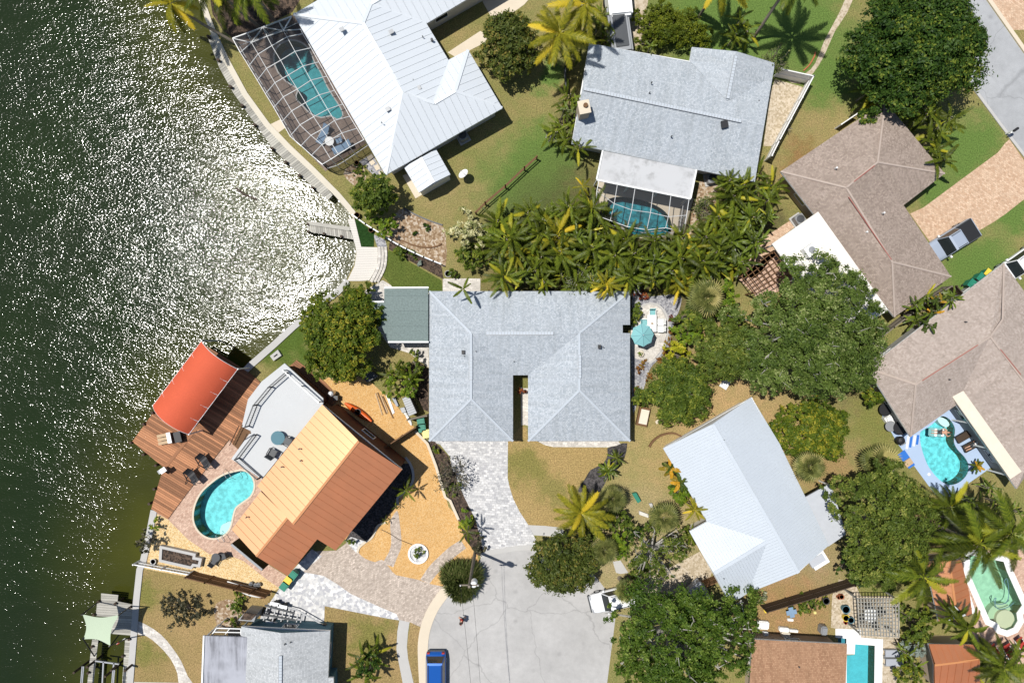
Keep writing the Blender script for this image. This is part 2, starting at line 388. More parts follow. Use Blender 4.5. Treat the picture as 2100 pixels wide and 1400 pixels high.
M['teal_cloth'] = plain('teal_canvas', (0.20, 0.44, 0.45), 0.85, 0, 0.05)
M['blue_tarp'] = plain('blue_tarp', (0.03, 0.16, 0.55), 0.5, 0, 0.2)
M['grey_tarp'] = plain('grey_boat_cover', (0.36, 0.38, 0.42), 0.75, 0, 0.15)
M['green_bin'] = plain('green_cart_plastic', (0.02, 0.20, 0.13), 0.5)
M['yellow_bin'] = plain('yellow_lid_plastic', (0.75, 0.55, 0.06), 0.5)
M['cream_bin'] = plain('cream_lid_plastic', (0.75, 0.66, 0.25), 0.5)
M['cushion_blue'] = plain('blue_grey_cushion', (0.20, 0.30, 0.42), 0.85)
M['skin'] = plain('skin', (0.52, 0.30, 0.20), 0.6, 0, 0.05)
M['hair'] = plain('dark_hair', (0.03, 0.02, 0.015), 0.7)
M['flat_green'] = paver('sage_patio_roof', (0.155, 0.20, 0.19), (0.17, 0.215, 0.205), (0.115, 0.15, 0.145), 30.0, 1.35, 0.0, 0.025, 0.08, rough=0.7, bump=0.0)
M['flat_white'] = plain('white_flat_roof', (0.72, 0.69, 0.63), 0.8, 0, 0.12, 0.5, 4, 0.25)
M['flat_cream'] = plain('cream_flat_roof', (0.70, 0.63, 0.51), 0.8, 0, 0.12, 0.6, 4, 0.25)
M['flat_grey'] = plain('grey_weathered_flat_roof', (0.46, 0.48, 0.51), 0.7, 0, 0.16, 0.3, 3, 0.3)
M['terrace'] = plain('grey_roof_terrace', (0.52, 0.53, 0.53), 0.8, 0, 0.07, 0.6, 10, 0.2)
M['shingle_grey'] = paver('silver_grey_shingles', (0.315, 0.35, 0.385), (0.53, 0.56, 0.59), (0.295, 0.33, 0.36), 0.15, 0.135, 0, 0.012, 0.10, True, 0.9, 0.37, 0.4, 0.15)
M['shingle_grey2'] = paver('pale_grey_shingles', (0.36, 0.375, 0.385), (0.56, 0.575, 0.58), (0.34, 0.35, 0.36), 0.15, 0.135, 0, 0.012, 0.12, True, 0.9, 0.37, 0.4, 0.15)
M['shingle_brown'] = paver('taupe_shingles', (0.25, 0.195, 0.16), (0.445, 0.365, 0.31), (0.225, 0.178, 0.148), 0.15, 0.14, 0, 0.012, 0.12, True, 0.9, 0.37, 0.4, 0.15)
M['shingle_pink'] = paver('pinkish_taupe_shingles', (0.32, 0.262, 0.225), (0.505, 0.43, 0.38), (0.29, 0.238, 0.205), 0.15, 0.14, 0, 0.012, 0.12, True, 0.9, 0.37, 0.4, 0.15)
M['shingle_tan'] = paver('orange_tan_shingles', (0.30, 0.165, 0.095), (0.46, 0.28, 0.17), (0.24, 0.13, 0.08), 0.15, 0.14, 0, 0.012, 0.1, True, 0.9, 0.37, 0.4, 0.15)
def stained(name, base, stain, rot, sx, sy, lo=0.45, hi=0.7):
    m, nt, b = newmat(name); v = pos(nt, (sx, sy, 1), rot); p = pos(nt)
    n1 = noise(nt, v, 1.0, 5.0, 0.7, lo, hi); n2 = noise(nt, p, 0.5, 3.0, 0.5, 0.4, 0.65)
    f = N(nt, 'ShaderNodeMath', operation='MULTIPLY'); nt.links.new(n1, f.inputs[0]); nt.links.new(n2, f.inputs[1]); f.use_clamp = True
    nt.links.new(mixn(nt, base, stain, f.outputs[0]), b.inputs['Base Color']); setin(b, Roughness=0.75); return m
M['flat_stained'] = stained('stained_white_roof', (0.47, 0.475, 0.48), (0.22, 0.22, 0.215), R(11), 0.9, 0.9)
M['flat_dark'] = stained('streaky_grey_roof', (0.36, 0.37, 0.41), (0.09, 0.09, 0.10), 0, 2.6, 0.25, 0.35, 0.65)
# ------------------------------------------------------------------ setting: land, water, pools, paving
def Wp(px, z=0.0): return [tuple(W(p, z)[:2]) for p in px]
SHORE = P(398, -60, 410, 0, 424, 40, 438, 76, 464, 130, 500, 196, 545, 258, 590, 305, 640, 352, 690, 402, 714, 430, 727, 447, 713, 450, 721, 475,
          729, 506, 730, 520, 726, 542, 711, 573, 690, 595, 650, 625, 600, 666, 560, 703, 512, 745, 430, 830, 352, 940, 330, 990, 312, 1045, 303, 1092,
          290, 1150, 283, 1166, 276, 1230, 271, 1300, 263, 1400, 258, 1480)
LAND = SHORE + P(258, 2600, 4200, 2600, 4200, -1200, 398, -1200)
POOLS = {
 'A': smooth(q(1, 870, 400, 960, 395, 1040, 430, 1100, 500, 1140, 600, 1200, 700, 1260, 830, 1320, 930, 1390, 1040, 1410, 1110, 1360, 1140, 1300, 1105, 1210, 1122,
               1110, 1085, 1045, 1020, 985, 960, 975, 915, 990, 870, 960, 830, 880, 780, 800, 690, 760, 570, 785, 465), 2),
 'B': smooth(q(8, 770, 660, 860, 625, 960, 630, 1080, 650, 1200, 690, 1300, 745, 1360, 810, 1385, 880, 1380, 950, 1330, 990, 1200, 1000, 1050, 990, 930, 920, 850, 850, 780, 770), 3),
 'E': smooth(q(25, 830, 495, 890, 510, 935, 560, 955, 620, 945, 720, 975, 790, 1040, 860, 1075, 930, 1065, 1010, 1010, 1075, 930, 1110, 860, 1095, 790, 1040, 720, 950, 680, 860,
               650, 760, 640, 680, 650, 630, 720, 590, 780, 540), 3),
 'G': smooth(q(15, 1040, 80, 1100, 70, 1160, 90, 1205, 150, 1215, 230, 1180, 310, 1100, 370, 1040, 420, 1015, 490, 1000, 560, 975, 630, 920, 685, 840, 712, 760, 695, 690, 640,
               650, 560, 645, 470, 670, 370, 720, 280, 790, 210, 880, 140, 960, 100), 3),
 'J': P(1753, 1320, 1795.5, 1322, 1793, 1480, 1734, 1480, 1737, 1343, 1752, 1342),
 'K': P(1718, 1304, 1748, 1305, 1747, 1333, 1720, 1333),
 'L': q(24, 1085, 250, 1390, 310, 1420, 400, 1555, 700, 1505, 770, 1515, 840, 1480, 900, 1420, 925, 1360, 905, 1335, 862, 1265, 830, 1180, 640, 1085, 420),
}
PW = {k: Wp(v) for k, v in POOLS.items()}
def holes_in(poly):
    out = []
    for k, h in PW.items():
        c = (sum(p[0] for p in h) / len(h), sum(p[1] for p in h) / len(h))
        if inside(c, poly): out.append(h)
    return out
def sheet(name, px, level, mat, thick=None, label=None, kind='structure', sm=0, parent=None):
    if sm: px = smooth(px, sm)
    w = Wp(px); z = 0.004 * level if thick is None else thick
    o = MB().prism(w, None if thick is None else -0.05, z, holes_in(w)).build(name, mat, parent)
    if parent is None: o['kind'] = kind
    return o

DRY, MID, GRN = (0.31, 0.24, 0.112), (0.21, 0.198, 0.070), (0.115, 0.185, 0.045)
M['lawn'] = lawn('lawn', DRY, MID, GRN, [
    (1500, 30, 210, 'g'), (1650, 60, 120, 'g'), (1700, 170, 75, 'g'), (1085, 380, 120, 'g'), (1125, 320, 75, 'g'), (1130, 160, 40, 'g'),
    (1985, 300, 90, 'g'), (2010, 560, 110, 'g'), (1920, 400, 60, 'g'), (2080, 440, 50, 'g'), (1690, 280, 85, DRY), (1640, 330, 50, (0.27, 0.16, 0.075)), (900, 400, 60, DRY),
    (480, 1260, 130, (0.30, 0.20, 0.085)), (330, 1200, 40, (0.17, 0.16, 0.045)), (590, 700, 75, (0.075, 0.115, 0.02)), (1330, 950, 110, (0.35, 0.275, 0.125)), (1320, 1130, 150, (0.38, 0.30, 0.175)),
    (1500, 900, 190, (0.42, 0.285, 0.145)), (1500, 740, 120, (0.43, 0.29, 0.15)), (1640, 1150, 110, (0.34, 0.25, 0.145)), (1790, 860, 60, (0.2, 0.19, 0.06)), (1610, 1260, 110, (0.36, 0.215, 0.11)),
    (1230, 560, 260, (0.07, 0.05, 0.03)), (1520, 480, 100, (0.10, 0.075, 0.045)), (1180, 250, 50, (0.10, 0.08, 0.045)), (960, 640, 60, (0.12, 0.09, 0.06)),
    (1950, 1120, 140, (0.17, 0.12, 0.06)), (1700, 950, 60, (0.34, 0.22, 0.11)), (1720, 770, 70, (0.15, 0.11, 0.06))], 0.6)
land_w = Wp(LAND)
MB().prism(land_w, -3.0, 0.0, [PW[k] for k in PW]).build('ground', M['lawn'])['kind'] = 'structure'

# open water: grid with a depth attribute, so the shallows along the wall are olive and calm
g0x, g1x, g0y, g1y, st = -120.0, 0.0, -110.0, 110.0, 1.0
xs = np.arange(g0x, g1x + st, st); ys = np.arange(g0y, g1y + st, st)
XX, YY = np.meshgrid(xs, ys); GV = np.stack([XX.ravel(), YY.ravel(), np.full(XX.size, -1.1)], 1)
sh = np.array(Wp(SHORE + P(258, 2600))); dmin = np.full(len(GV), 1e9)
for a, b in zip(sh[:-1], sh[1:]):
    ab = b - a; t = np.clip(((GV[:, :2] - a) @ ab) / (ab @ ab), 0, 1); dmin = np.minimum(dmin, np.linalg.norm(GV[:, :2] - (a + t[:, None] * ab), axis=1))
nx_, ny_ = len(xs), len(ys); ii = np.arange(nx_ * ny_).reshape(ny_, nx_)
GF = np.stack([ii[:-1, :-1].ravel(), ii[:-1, 1:].ravel(), ii[1:, 1:].ravel(), ii[1:, :-1].ravel()], 1)
land_in = np.array([inside(p, Wp(LAND)) and d > 2.5 for p, d in zip(GV[:, :2], dmin)])
GF = GF[~land_in[GF].any(1)]
def watermat():
    m, nt, b = newmat('lagoon_water'); at = N(nt, 'ShaderNodeAttribute', attribute_name='v')
    mr = N(nt, 'ShaderNodeMapRange', interpolation_type='SMOOTHSTEP'); mr.inputs[1].default_value = 0.0; mr.inputs[2].default_value = 12.0; nt.links.new(at.outputs['Fac'], mr.inputs[0])
    p = pos(nt); big = noise(nt, p, 0.09, 3.0, 0.5, 0.35, 0.65)
    col = mixn(nt, (0.060, 0.062, 0.007), (0.012, 0.023, 0.005), mr.outputs[0]); col = mixn(nt, col, mixn(nt, col, (0.012, 0.018, 0.008), 0.5), big)
    nt.links.new(col, b.inputs['Base Color']); setin(b, Roughness=0.115); b.inputs['IOR'].default_value = 1.33
    v = pos(nt, (4.1, 7.2, 1), R(30)); n1 = N(nt, 'ShaderNodeTexNoise'); setin(n1, Scale=1.0, Detail=1.0, Roughness=0.5, Distortion=0.2); nt.links.new(v, n1.inputs['Vector'])
    v2 = pos(nt, (0.35, 0.9, 1), R(33)); n2 = N(nt, 'ShaderNodeTexNoise'); setin(n2, Scale=1.0, Detail=1.0); nt.links.new(v2, n2.inputs['Vector'])
    calm = noise(nt, p, 0.22, 3.0, 0.6, 0.30, 0.62)
    sh_ = N(nt, 'ShaderNodeMapRange', interpolation_type='SMOOTHSTEP'); sh_.inputs[1].default_value = 0.0; sh_.inputs[2].default_value = 6.0; sh_.inputs[3].default_value = 0.22; nt.links.new(at.outputs['Fac'], sh_.inputs[0])
    cm = N(nt, 'ShaderNodeMapRange'); cm.inputs[3].default_value = 0.62; cm.inputs[4].default_value = 1.0; nt.links.new(calm, cm.inputs[0])
    k = N(nt, 'ShaderNodeMath', operation='MULTIPLY'); nt.links.new(sh_.outputs[0], k.inputs[0]); nt.links.new(cm.outputs[0], k.inputs[1])
    h1 = N(nt, 'ShaderNodeMath', operation='MULTIPLY'); nt.links.new(n1.outputs[0], h1.inputs[0]); h1.inputs[1].default_value = WAVE1
    h2 = N(nt, 'ShaderNodeMath', operation='MULTIPLY_ADD'); nt.links.new(n2.outputs[0], h2.inputs[0]); h2.inputs[1].default_value = WAVE2; nt.links.new(h1.outputs[0], h2.inputs[2])
    h3 = N(nt, 'ShaderNodeMath', operation='MULTIPLY'); nt.links.new(h2.outputs[0], h3.inputs[0]); nt.links.new(k.outputs[0], h3.inputs[1])
    bp = N(nt, 'ShaderNodeBump'); setin(bp, Strength=1.0, Distance=1.0); nt.links.new(h3.outputs[0], bp.inputs['Height']); nt.links.new(bp.outputs[0], b.inputs['Normal'])
    return m
WAVE1, WAVE2 = 0.049, 0.10
M['water'] = watermat()
fast('water', GV, GF, M['water'], None, dmin)['kind'] = 'structure'

# seawall cap
def strip(px, w0, w1):                # ribbon polygon on one side / both sides of a pixel line (metres)
    L = [Vector(p) for p in Wp(px)]; a = []; b = []
    for i, p in enumerate(L):
        d = (L[min(i + 1, len(L) - 1)] - L[max(i - 1, 0)]).normalized(); n = Vector((-d.y, d.x))
        a.append(tuple(p + n * w0)); b.append(tuple(p + n * w1))
    return a + b[::-1]
def band(name, px, w0, w1, z0, z1, mat, label=None, cat=None, group=None, kind=None, parent=None):
    o = MB().prism(strip(px, w0, w1), z0, z1).build(name, mat, parent); return tag(o, label, cat, group, kind)
band('seawall', SHORE[:12], -0.1, 0.42, -2.5, 0.10, M['cap'], 'pale concrete seawall cap along the dry lawn behind the screened pool', 'seawall')
band('seawall', P(711, 573, 690, 595, 650, 625, 600, 666, 560, 703, 512, 745, 500, 757), -0.1, 0.5, -2.5, 0.12, M['concrete_grey'], 'grey concrete seawall beside the big round yellow-green tree', 'seawall')
band('seawall', P(312, 1045, 303, 1092, 290, 1150, 283, 1166, 276, 1230, 271, 1300, 263, 1400, 258, 1480), -0.1, 0.5, -2.5, 0.10, M['concrete_grey'], 'grey concrete seawall from the kidney pool garden to the boat lift', 'seawall')

# pools ------------------------------------------------------------
def poolfloor(name, c, mott):
    m, nt, b = newmat(name); p = pos(nt)
    n1 = noise(nt, p, 2.6, 3.0, 0.5, 0.35, 0.65); n2 = noise(nt, p, 14.0, 3.0, 0.7)
    col = mixn(nt, tuple(x * (1 - mott) for x in c), tuple(min(0.95, x * (1 + mott)) for x in c), n1); col = mixn(nt, col, mixn(nt, col, (0.8, 0.8, 0.8), 1.0, 'MULTIPLY'), n2)
    nt.links.new(col, b.inputs['Base Color']); setin(b, Roughness=0.8); return m
def pool(name, key, floorc, tint, depth, label, wl=-0.12, coping=None, cw=0.3, mott=0.12, bsc=2.2, bd=0.03):
    w = PW[key]; c = (sum(p[0] for p in w) / len(w), sum(p[1] for p in w) / len(w), 0)
    t = thing(name, label, 'swimming pool', c)
    fm = poolfloor(name + '_finish', floorc, mott)
    MB().prism(w, None, -depth).build('basin_floor', fm, t)
    n = len(w); ww = ccw(w)
    mb = MB(); mb.add([(p[0], p[1], 0.0) for p in ww] + [(p[0], p[1], -depth) for p in ww], [(i, (i + 1) % n, n + (i + 1) % n, n + i) for i in range(n)])
    mb.build('basin_wall', fm, t)
    MB().prism(w, None, wl).build('water_surface', watersheet(name + '_water', tint, bsc, bd), t)
    if coping: MB().prism(inset(w, -cw), -0.05, 0.06, [w]).build('coping', coping, t)
    return t
pA = pool('swimming_pool', 'A', (0.12, 0.42, 0.46), (0.70, 0.92, 0.93), 1.3, 'long teal free-form pool under the white screen enclosure', coping=M['concrete_grey'], cw=0.12)
pB = pool('swimming_pool', 'B', (0.07, 0.30, 0.34), (0.60, 0.88, 0.92), 1.4, 'mottled teal pool half hidden by palms below the grey patio roof', mott=0.45, bsc=5.0)
pE = pool('swimming_pool', 'E', (0.20, 0.66, 0.70), (0.80, 0.97, 0.98), 1.2, 'bright aqua kidney pool with a person floating, set in a pale blue deck', mott=0.26, bsc=4.0)
pG = pool('swimming_pool', 'G', (0.30, 0.66, 0.68), (0.72, 0.96, 0.97), 1.3, 'turquoise kidney pool on the pink paver terrace', coping=M['concrete'], cw=0.16, mott=0.2, bsc=5.0)
pJ = pool('swimming_pool', 'J', (0.13, 0.52, 0.58), (0.75, 0.95, 0.97), 1.3, 'straight-sided teal pool with a wide white deck beside the tan roof', mott=0.06)
pK = pool('spa_pool', 'K', (0.07, 0.26, 0.33), (0.75, 0.95, 0.97), 0.8, 'small square spa at the end of the straight-sided pool', mott=0.06)
pL = pool('swimming_pool', 'L', (0.40, 0.62, 0.48), (0.85, 0.97, 0.90), 1.2, 'milky green pool with broad white coping and a round shelf', coping=M['white'], cw=0.55, mott=0.1)
# steps and shelves under water
def poolstep(t, px, z, mat): MB().prism(Wp(px), -1.4, z).build('step', mat, t)
poolstep(pE, smooth(q(25, 845, 505, 905, 530, 935, 575, 900, 600, 850, 570, 825, 530), 2), -0.45, M['white'])
poolstep(pG, smooth(q(15, 985, 565, 975, 640, 925, 682, 870, 690, 880, 610, 930, 580), 2), -0.5, M['white'])
circ = [(q(24, 1428, 838)[0][0] + 19 * math.cos(a), q(24, 1428, 838)[0][1] + 19 * math.sin(a)) for a in np.linspace(0, 2 * math.pi, 24, endpoint=False)]
poolstep(pL, circ, -0.3, M['concrete'])
circ2 = [(q(24, 1415, 830)[0][0] + 29 * math.cos(a), q(24, 1415, 830)[0][1] + 29 * math.sin(a)) for a in np.linspace(R(170), R(300), 12)]
poolstep(pL, circ2 + q(24, 1500, 760, 1415, 830), -0.6, M['sail'])
mbh = MB()
hp = smooth(q(24, 1420, 530, 1405, 490, 1430, 470, 1445, 600, 1420, 680, 1340, 695, 1310, 660, 1330, 640, 1320, 700, 1360, 740, 1440, 720, 1490, 680), 4, False)
mbh.tube([W(p, 0) + Vector((0, 0, -0.09)) for p in hp], 0.035, 5)
tag(mbh.build('pool_hose', M['stucco_blue']), 'dark cleaner hose looping on the milky green pool', 'hose')

# paving and beds ---------------------------------------------------
M['cul'] = roadmat('cul_de_sac_concrete', (0.46, 0.45, 0.435))
M['asphalt_pale'] = roadmat('pale_street_asphalt', (0.40, 0.41, 0.42))
M['paver_grey'] = paver('silver_pavers', (0.36, 0.36, 0.37), (0.70, 0.69, 0.67), (0.36, 0.35, 0.34), 0.32, 0.22, R(4), 0.012, 0.2)
M['paver_grey2'] = paver('pale_grey_pavers', (0.44, 0.41, 0.37), (0.70, 0.66, 0.60), (0.38, 0.36, 0.33), 0.40, 0.28, R(12), 0.012, 0.15)
M['paver_tan'] = paver('greige_pavers', (0.34, 0.28, 0.23), (0.60, 0.51, 0.43), (0.33, 0.28, 0.24), 0.24, 0.16, R(-35), 0.012, 0.2)
M['paver_white'] = speckle('white_stone_drive', [(0.50, 0.50, 0.50), (0.62, 0.61, 0.59), (0.72, 0.71, 0.69), (0.42, 0.42, 0.44)], 4.0)
M['paver_orange'] = paver('peach_pavers', (0.45, 0.29, 0.185), (0.65, 0.485, 0.345), (0.42, 0.28, 0.19), 0.26, 0.17, R(36), 0.012, 0.2)
M['paver_pink'] = paver('pink_buff_pavers', (0.40, 0.25, 0.18), (0.63, 0.45, 0.34), (0.38, 0.26, 0.2), 0.26, 0.17, R(-40), 0.012, 0.15)
M['deck_blue'] = plain('pale_blue_deck_paint', (0.36, 0.46, 0.62), 0.7, 0, 0.06, 0.6, 12, 0.3)
M['deck_brown'] = paver('brown_pool_pavers', (0.18, 0.135, 0.11), (0.25, 0.195, 0.16), (0.15, 0.115, 0.095), 0.3, 0.3, R(-30), 0.01, 0.1)
M['gravel_gold'] = speckle('golden_gravel', [(0.60, 0.36, 0.14), (0.66, 0.41, 0.17), (0.56, 0.33, 0.125), (0.64, 0.44, 0.22), (0.49, 0.28, 0.10)], 14.0)
M['gravel_pale'] = speckle('pale_gold_gravel', [(0.62, 0.43, 0.20), (0.74, 0.56, 0.30), (0.52, 0.34, 0.15), (0.72, 0.60, 0.38)], 14.0)
M['gravel_grey'] = speckle('blue_grey_gravel', [(0.25, 0.25, 0.27), (0.36, 0.36, 0.38), (0.18, 0.18, 0.20), (0.46, 0.45, 0.45)], 8.0)
M['gravel_black'] = speckle('black_gravel', [(0.04, 0.038, 0.038), (0.065, 0.06, 0.06), (0.11, 0.10, 0.10)], 8.0)
M['mulch'] = speckle('dark_mulch', [(0.055, 0.04, 0.03), (0.09, 0.065, 0.05), (0.035, 0.027, 0.022), (0.13, 0.09, 0.065)], 7.0)
M['mulch_tan'] = speckle('tan_wood_chips', [(0.44, 0.27, 0.12), (0.52, 0.34, 0.16), (0.34, 0.19, 0.08), (0.56, 0.40, 0.22)], 7.0)
M['bed_tan'] = speckle('tan_garden_bed', [(0.30, 0.21, 0.13), (0.40, 0.30, 0.2), (0.22, 0.14, 0.08), (0.5, 0.42, 0.33)], 6.0)
M['sand'] = speckle('pale_sand', [(0.48, 0.40, 0.29), (0.56, 0.48, 0.37), (0.38, 0.31, 0.21)], 6.0)
M['turf'] = lawn('green_turf', (0.022, 0.055, 0.012), (0.018, 0.05, 0.012), (0.02, 0.06, 0.012), [], 0.2)
M['lawn_green'] = lawn('watered_lawn', (0.12, 0.14, 0.035), (0.085, 0.12, 0.025), (0.06, 0.11, 0.02), [], 0.4)
M['lawn_gold'] = lawn('dormant_golden_lawn', (0.375, 0.265, 0.118), (0.345, 0.25, 0.108), (0.25, 0.23, 0.085), [(1075, 960, 50, (0.21, 0.19, 0.06)), (1130, 1000, 40, (0.23, 0.2, 0.07))], 0.3)
M['lawn_dry'] = lawn('dry_straw_lawn', (0.36, 0.25, 0.125), (0.27, 0.205, 0.088), (0.19, 0.18, 0.055), [(300, 1210, 35, 'g'), (300, 1340, 40, 'g'), (760, 1300, 45, 'g')], 0.4)
M['white_deck'] = paver('white_composite_deck', (0.60, 0.57, 0.52), (0.66, 0.63, 0.58), (0.50, 0.48, 0.44), 4.0, 0.15, R(0), 0.01, 0.08)
sheet('street', P(1860, -40, 2022, -40, 2022, 0, 2100, 111, 2200, 250, 2200, 450, 2100, 313, 2054, 253, 2003, 184, 1867, 0), 2, M['asphalt_pale'])
band('kerb', P(1840, -36, 1867, 0, 2003, 184, 2054, 253, 2100, 313, 2140, 366), -0.05, -0.30, -0.1, 0.09, M['concrete_grey'], kind='structure')
band('kerb', P(1995, -40, 2022, 0, 2100, 111, 2150, 180), 0.05, 0.40, -0.1, 0.09, M['concrete'], kind='structure')
sheet('driveway', P(2030, 0, 2100, 0, 2160, 60, 2078, 62), 2, M['paver_orange'])
sheet('driveway', q(10, 590, 785, 720, 725, 1050, 480, 1430, 200, 1500, 110, 1540, 75, 1640, 220, 1690, 290, 1690, 640, 1500, 790, 1380, 870, 1200, 975, 890, 1215), 3, M['paver_orange'])
CUL = P(975, 1165, 988, 1140, 1023, 1131, 1061, 1126, 1098, 1124, 1150, 1135, 1205, 1165, 1240, 1205, 1262, 1238, 1258, 1300, 1245, 1400, 1240, 1500, 872, 1500, 873, 1400, 870, 1345, 872, 1310, 878, 1280, 888, 1255, 903, 1228, 925, 1203)
sheet('cul_de_sac', smooth(CUL, 2), 2, M['cul'])
band('kerb', smooth(P(872, 1420, 868, 1345, 869, 1310, 876, 1278, 890, 1246, 908, 1220, 922, 1203), 4, False), -0.45, 0.5, -0.1, 0.06, M['concrete'], kind='structure')
band('kerb', smooth(P(985, 1140, 1004, 1133, 1023, 1130, 1061, 1124, 1098, 1122), 4, False), -0.2, 0.25, -0.1, 0.05, M['concrete_grey'], kind='structure')
# central house
sheet('driveway', q(20, 90, 200, 848, 200, 845, 560, 865, 650, 900, 760, 960, 880, 1045, 1010, 1130, 1180, 1105, 1222, 940, 1236, 760, 1262, 640, 1290, 590, 1200, 540, 960, 430, 740, 320, 520, 290, 350, 200, 240), 4, M['paver_grey'])
sheet('front_lawn', q(20, 848, 205, 975, 60, 1030, 80, 1040, 205, 1130, 205, 1200, 245, 1280, 262, 1795, 270, 1803, 330, 1760, 420, 1640, 480, 1590, 560, 1480, 690, 1560, 800, 1600, 1020, 1380, 1030, 1045, 1008, 960, 880, 900, 760, 865, 650, 846, 560), 3, M['lawn_gold'])
sheet('front_walk', q(20, 970, -300, 1045, -300, 1040, 60, 1010, 50, 975, 55), 4, M['paver_grey2'])
sheet('front_walk', q(20, 1115, 200, 1900, 200, 1930, 240, 1800, 265, 1280, 262, 1200, 243), 5, M['paver_grey2'])
sheet('sidewalk', q(20, 1045, 1008, 1200, 1015, 1380, 1035, 1380, 1120, 1250, 1115, 1090, 1105), 4, M['concrete_grey'])
sheet('planting_bed', q(20, 80, 198, 150, 212, 270, 340, 320, 480, 430, 740, 520, 930, 590, 1130, 610, 1290, 560, 1300, 440, 1150, 360, 930, 240, 640, 150, 370), 5, M['mulch'])
sheet('planting_bed', smooth(q(20, 1800, 272, 1880, 250, 1990, 225, 1950, 400, 1870, 500, 1800, 560, 1720, 700, 1600, 690, 1510, 690, 1590, 560, 1640, 480, 1760, 420, 1803, 330), 2), 6, M['gravel_black'])
sheet('patio', smooth(q(12, 490, 520, 540, 420, 610, 395, 690, 410, 750, 470, 780, 560, 775, 680, 740, 800, 680, 890, 610, 945, 540, 925, 470, 900, 440, 800, 440, 620), 3), 6, M['paver_grey2'])
sheet('gravel_bed', smooth(q(12, 450, 300, 600, 320, 900, 300, 900, 450, 850, 560, 800, 800, 720, 900, 620, 1010, 560, 1200, 500, 1330, 450, 1380), 3), 4, M['gravel_grey'])
band('patio_edging', smooth(q(12, 500, 470, 545, 412, 610, 388, 695, 402, 757, 465, 790, 560, 785, 685, 748, 805, 688, 898, 610, 955), 4, False), -0.06, 0.12, 0, 0.06, M['concrete_grey'], kind='structure')
sheet('patio', q(11, 1050, 160, 1150, 222, 1490, 230, 1490, 1000, 1400, 935, 1310, 860, 1120, 800, 1050, 700, 940, 480, 880, 400, 880, 260), 4, M['paver_grey2'])
sheet('patio', P(908, 571, 985, 571, 985, 600, 908, 600), 4, M['paver_grey2'])
sheet('planting_bed', q(11, 1395, 940, 1490, 1010, 1490, 1420, 1440, 1400, 1300, 1150, 1260, 1000), 5, M['mulch'])
sheet('side_lawn', P(797, 512, 905, 575, 908, 596, 880, 600, 806, 590, 786, 566), 5, M['lawn_green'])
sheet('planting_bed', P(797, 511, 800, 490, 905, 545, 910, 573), 5, M['mulch'])
sheet('artificial_turf', q(6, 1530, 920, 1690, 1040, 1715, 1060, 1710, 1196, 1590, 1196), 12, M['turf'])
sheet('planting_bed', P(765, 480, 790, 492, 795, 510, 774, 506), 6, M['gravel_grey'])
# garden of the white metal house
sheet('garden_bed', smooth(q(7, 560, 740, 640, 760, 760, 830, 960, 900, 1000, 1000, 1000, 1290, 900, 1250, 720, 1150, 520, 1060, 440, 1000, 470, 860), 2), 3, M['bed_tan'])
sheet('garden_bed', smooth(q(6, 1420, 500, 1480, 420, 1570, 400, 1640, 500, 1600, 620, 1510, 600), 2), 3, M['bed_tan'])
sheet('path', q(6, 1570, 380, 1690, 305, 1830, 520, 1760, 560), 4, M['gravel_grey'])
for k, f in enumerate([(1640, 345, 1690, 312, 1712, 345, 1660, 378), (1665, 385, 1705, 362, 1725, 395, 1690, 420), (1710, 425, 1750, 405, 1775, 450, 1735, 470), (1755, 480, 1790, 462, 1815, 510, 1780, 530)]):
    tag(MB().prism(Wp(q(6, *f)), 0, 0.05).build('stepping_slab', M['concrete']), 'buff stepping slab in the gravel path beside the screened pool', 'slab', 'buff stepping slabs along the white roof')
sheet('path', P(553, 256, 575, 245, 586, 262, 563, 278), 4, M['concrete'])
sheet('pool_deck', q(1, 360, 372, 945, 140, 1200, 560, 1640, 1370, 1250, 1640, 1000, 1380, 910, 1305, 435, 505), 3, M['deck_brown'])
sheet('driveway', P(985, -30, 1110, -30, 1075, 10, 1040, 35, 1010, 40, 990, 5), 4, M['concrete'])
sheet('path', P(985, 64, 1010, 80, 935, 118, 918, 108), 4, M['concrete'])
sheet('slab', q(7, 585, 420, 640, 400, 780, 600, 710, 640), 5, M['concrete'])
# screened pool of the grey shingle house
sheet('pool_deck', q(8, 680, 470, 1600, 640, 1500, 980, 1400, 1010, 1000, 1020, 700, 700), 3, M['concrete'])
sheet('side_yard', q(4, 650, 760, 900, 830, 940, 850, 620, 1400, 540, 1400, 600, 900), 3, M['sand'])
sheet('path', smooth(P(1742, -20, 1722, 25, 1690, 85, 1672, 130, 1650, 152, 1615, 165, 1640, 172, 1668, 150, 1690, 115, 1712, 65, 1738, 25, 1755, -20), 2), 3, M['sand'])
sheet('path', P(1290, -20, 1332, -20, 1325, 30, 1318, 90, 1288, 100, 1293, 40), 3, M['sand'])
sheet('side_yard', q(9, 160, 470, 350, 480, 330, 600, 300, 800, 60, 990, 90, 700, 130, 640), 3, M['bed_tan'])
# brown-roofed house
sheet('path', q(9, 1030, 850, 1090, 900, 850, 1080, 900, 1160, 700, 1400, 560, 1390, 690, 1080, 860, 960), 4, M['paver_orange'])
sheet('patio', q(26, 60, 330, 400, 60, 620, 260, 560, 420, 250, 520), 4, M['paver_pink'])
# pinkish-roofed house
sheet('pool_deck', q(25, 300, 490, 370, 380, 560, 640, 960, 380, 1180, 700, 1330, 920, 1290, 945, 830, 1270, 440, 740), 6, M['deck_blue'])
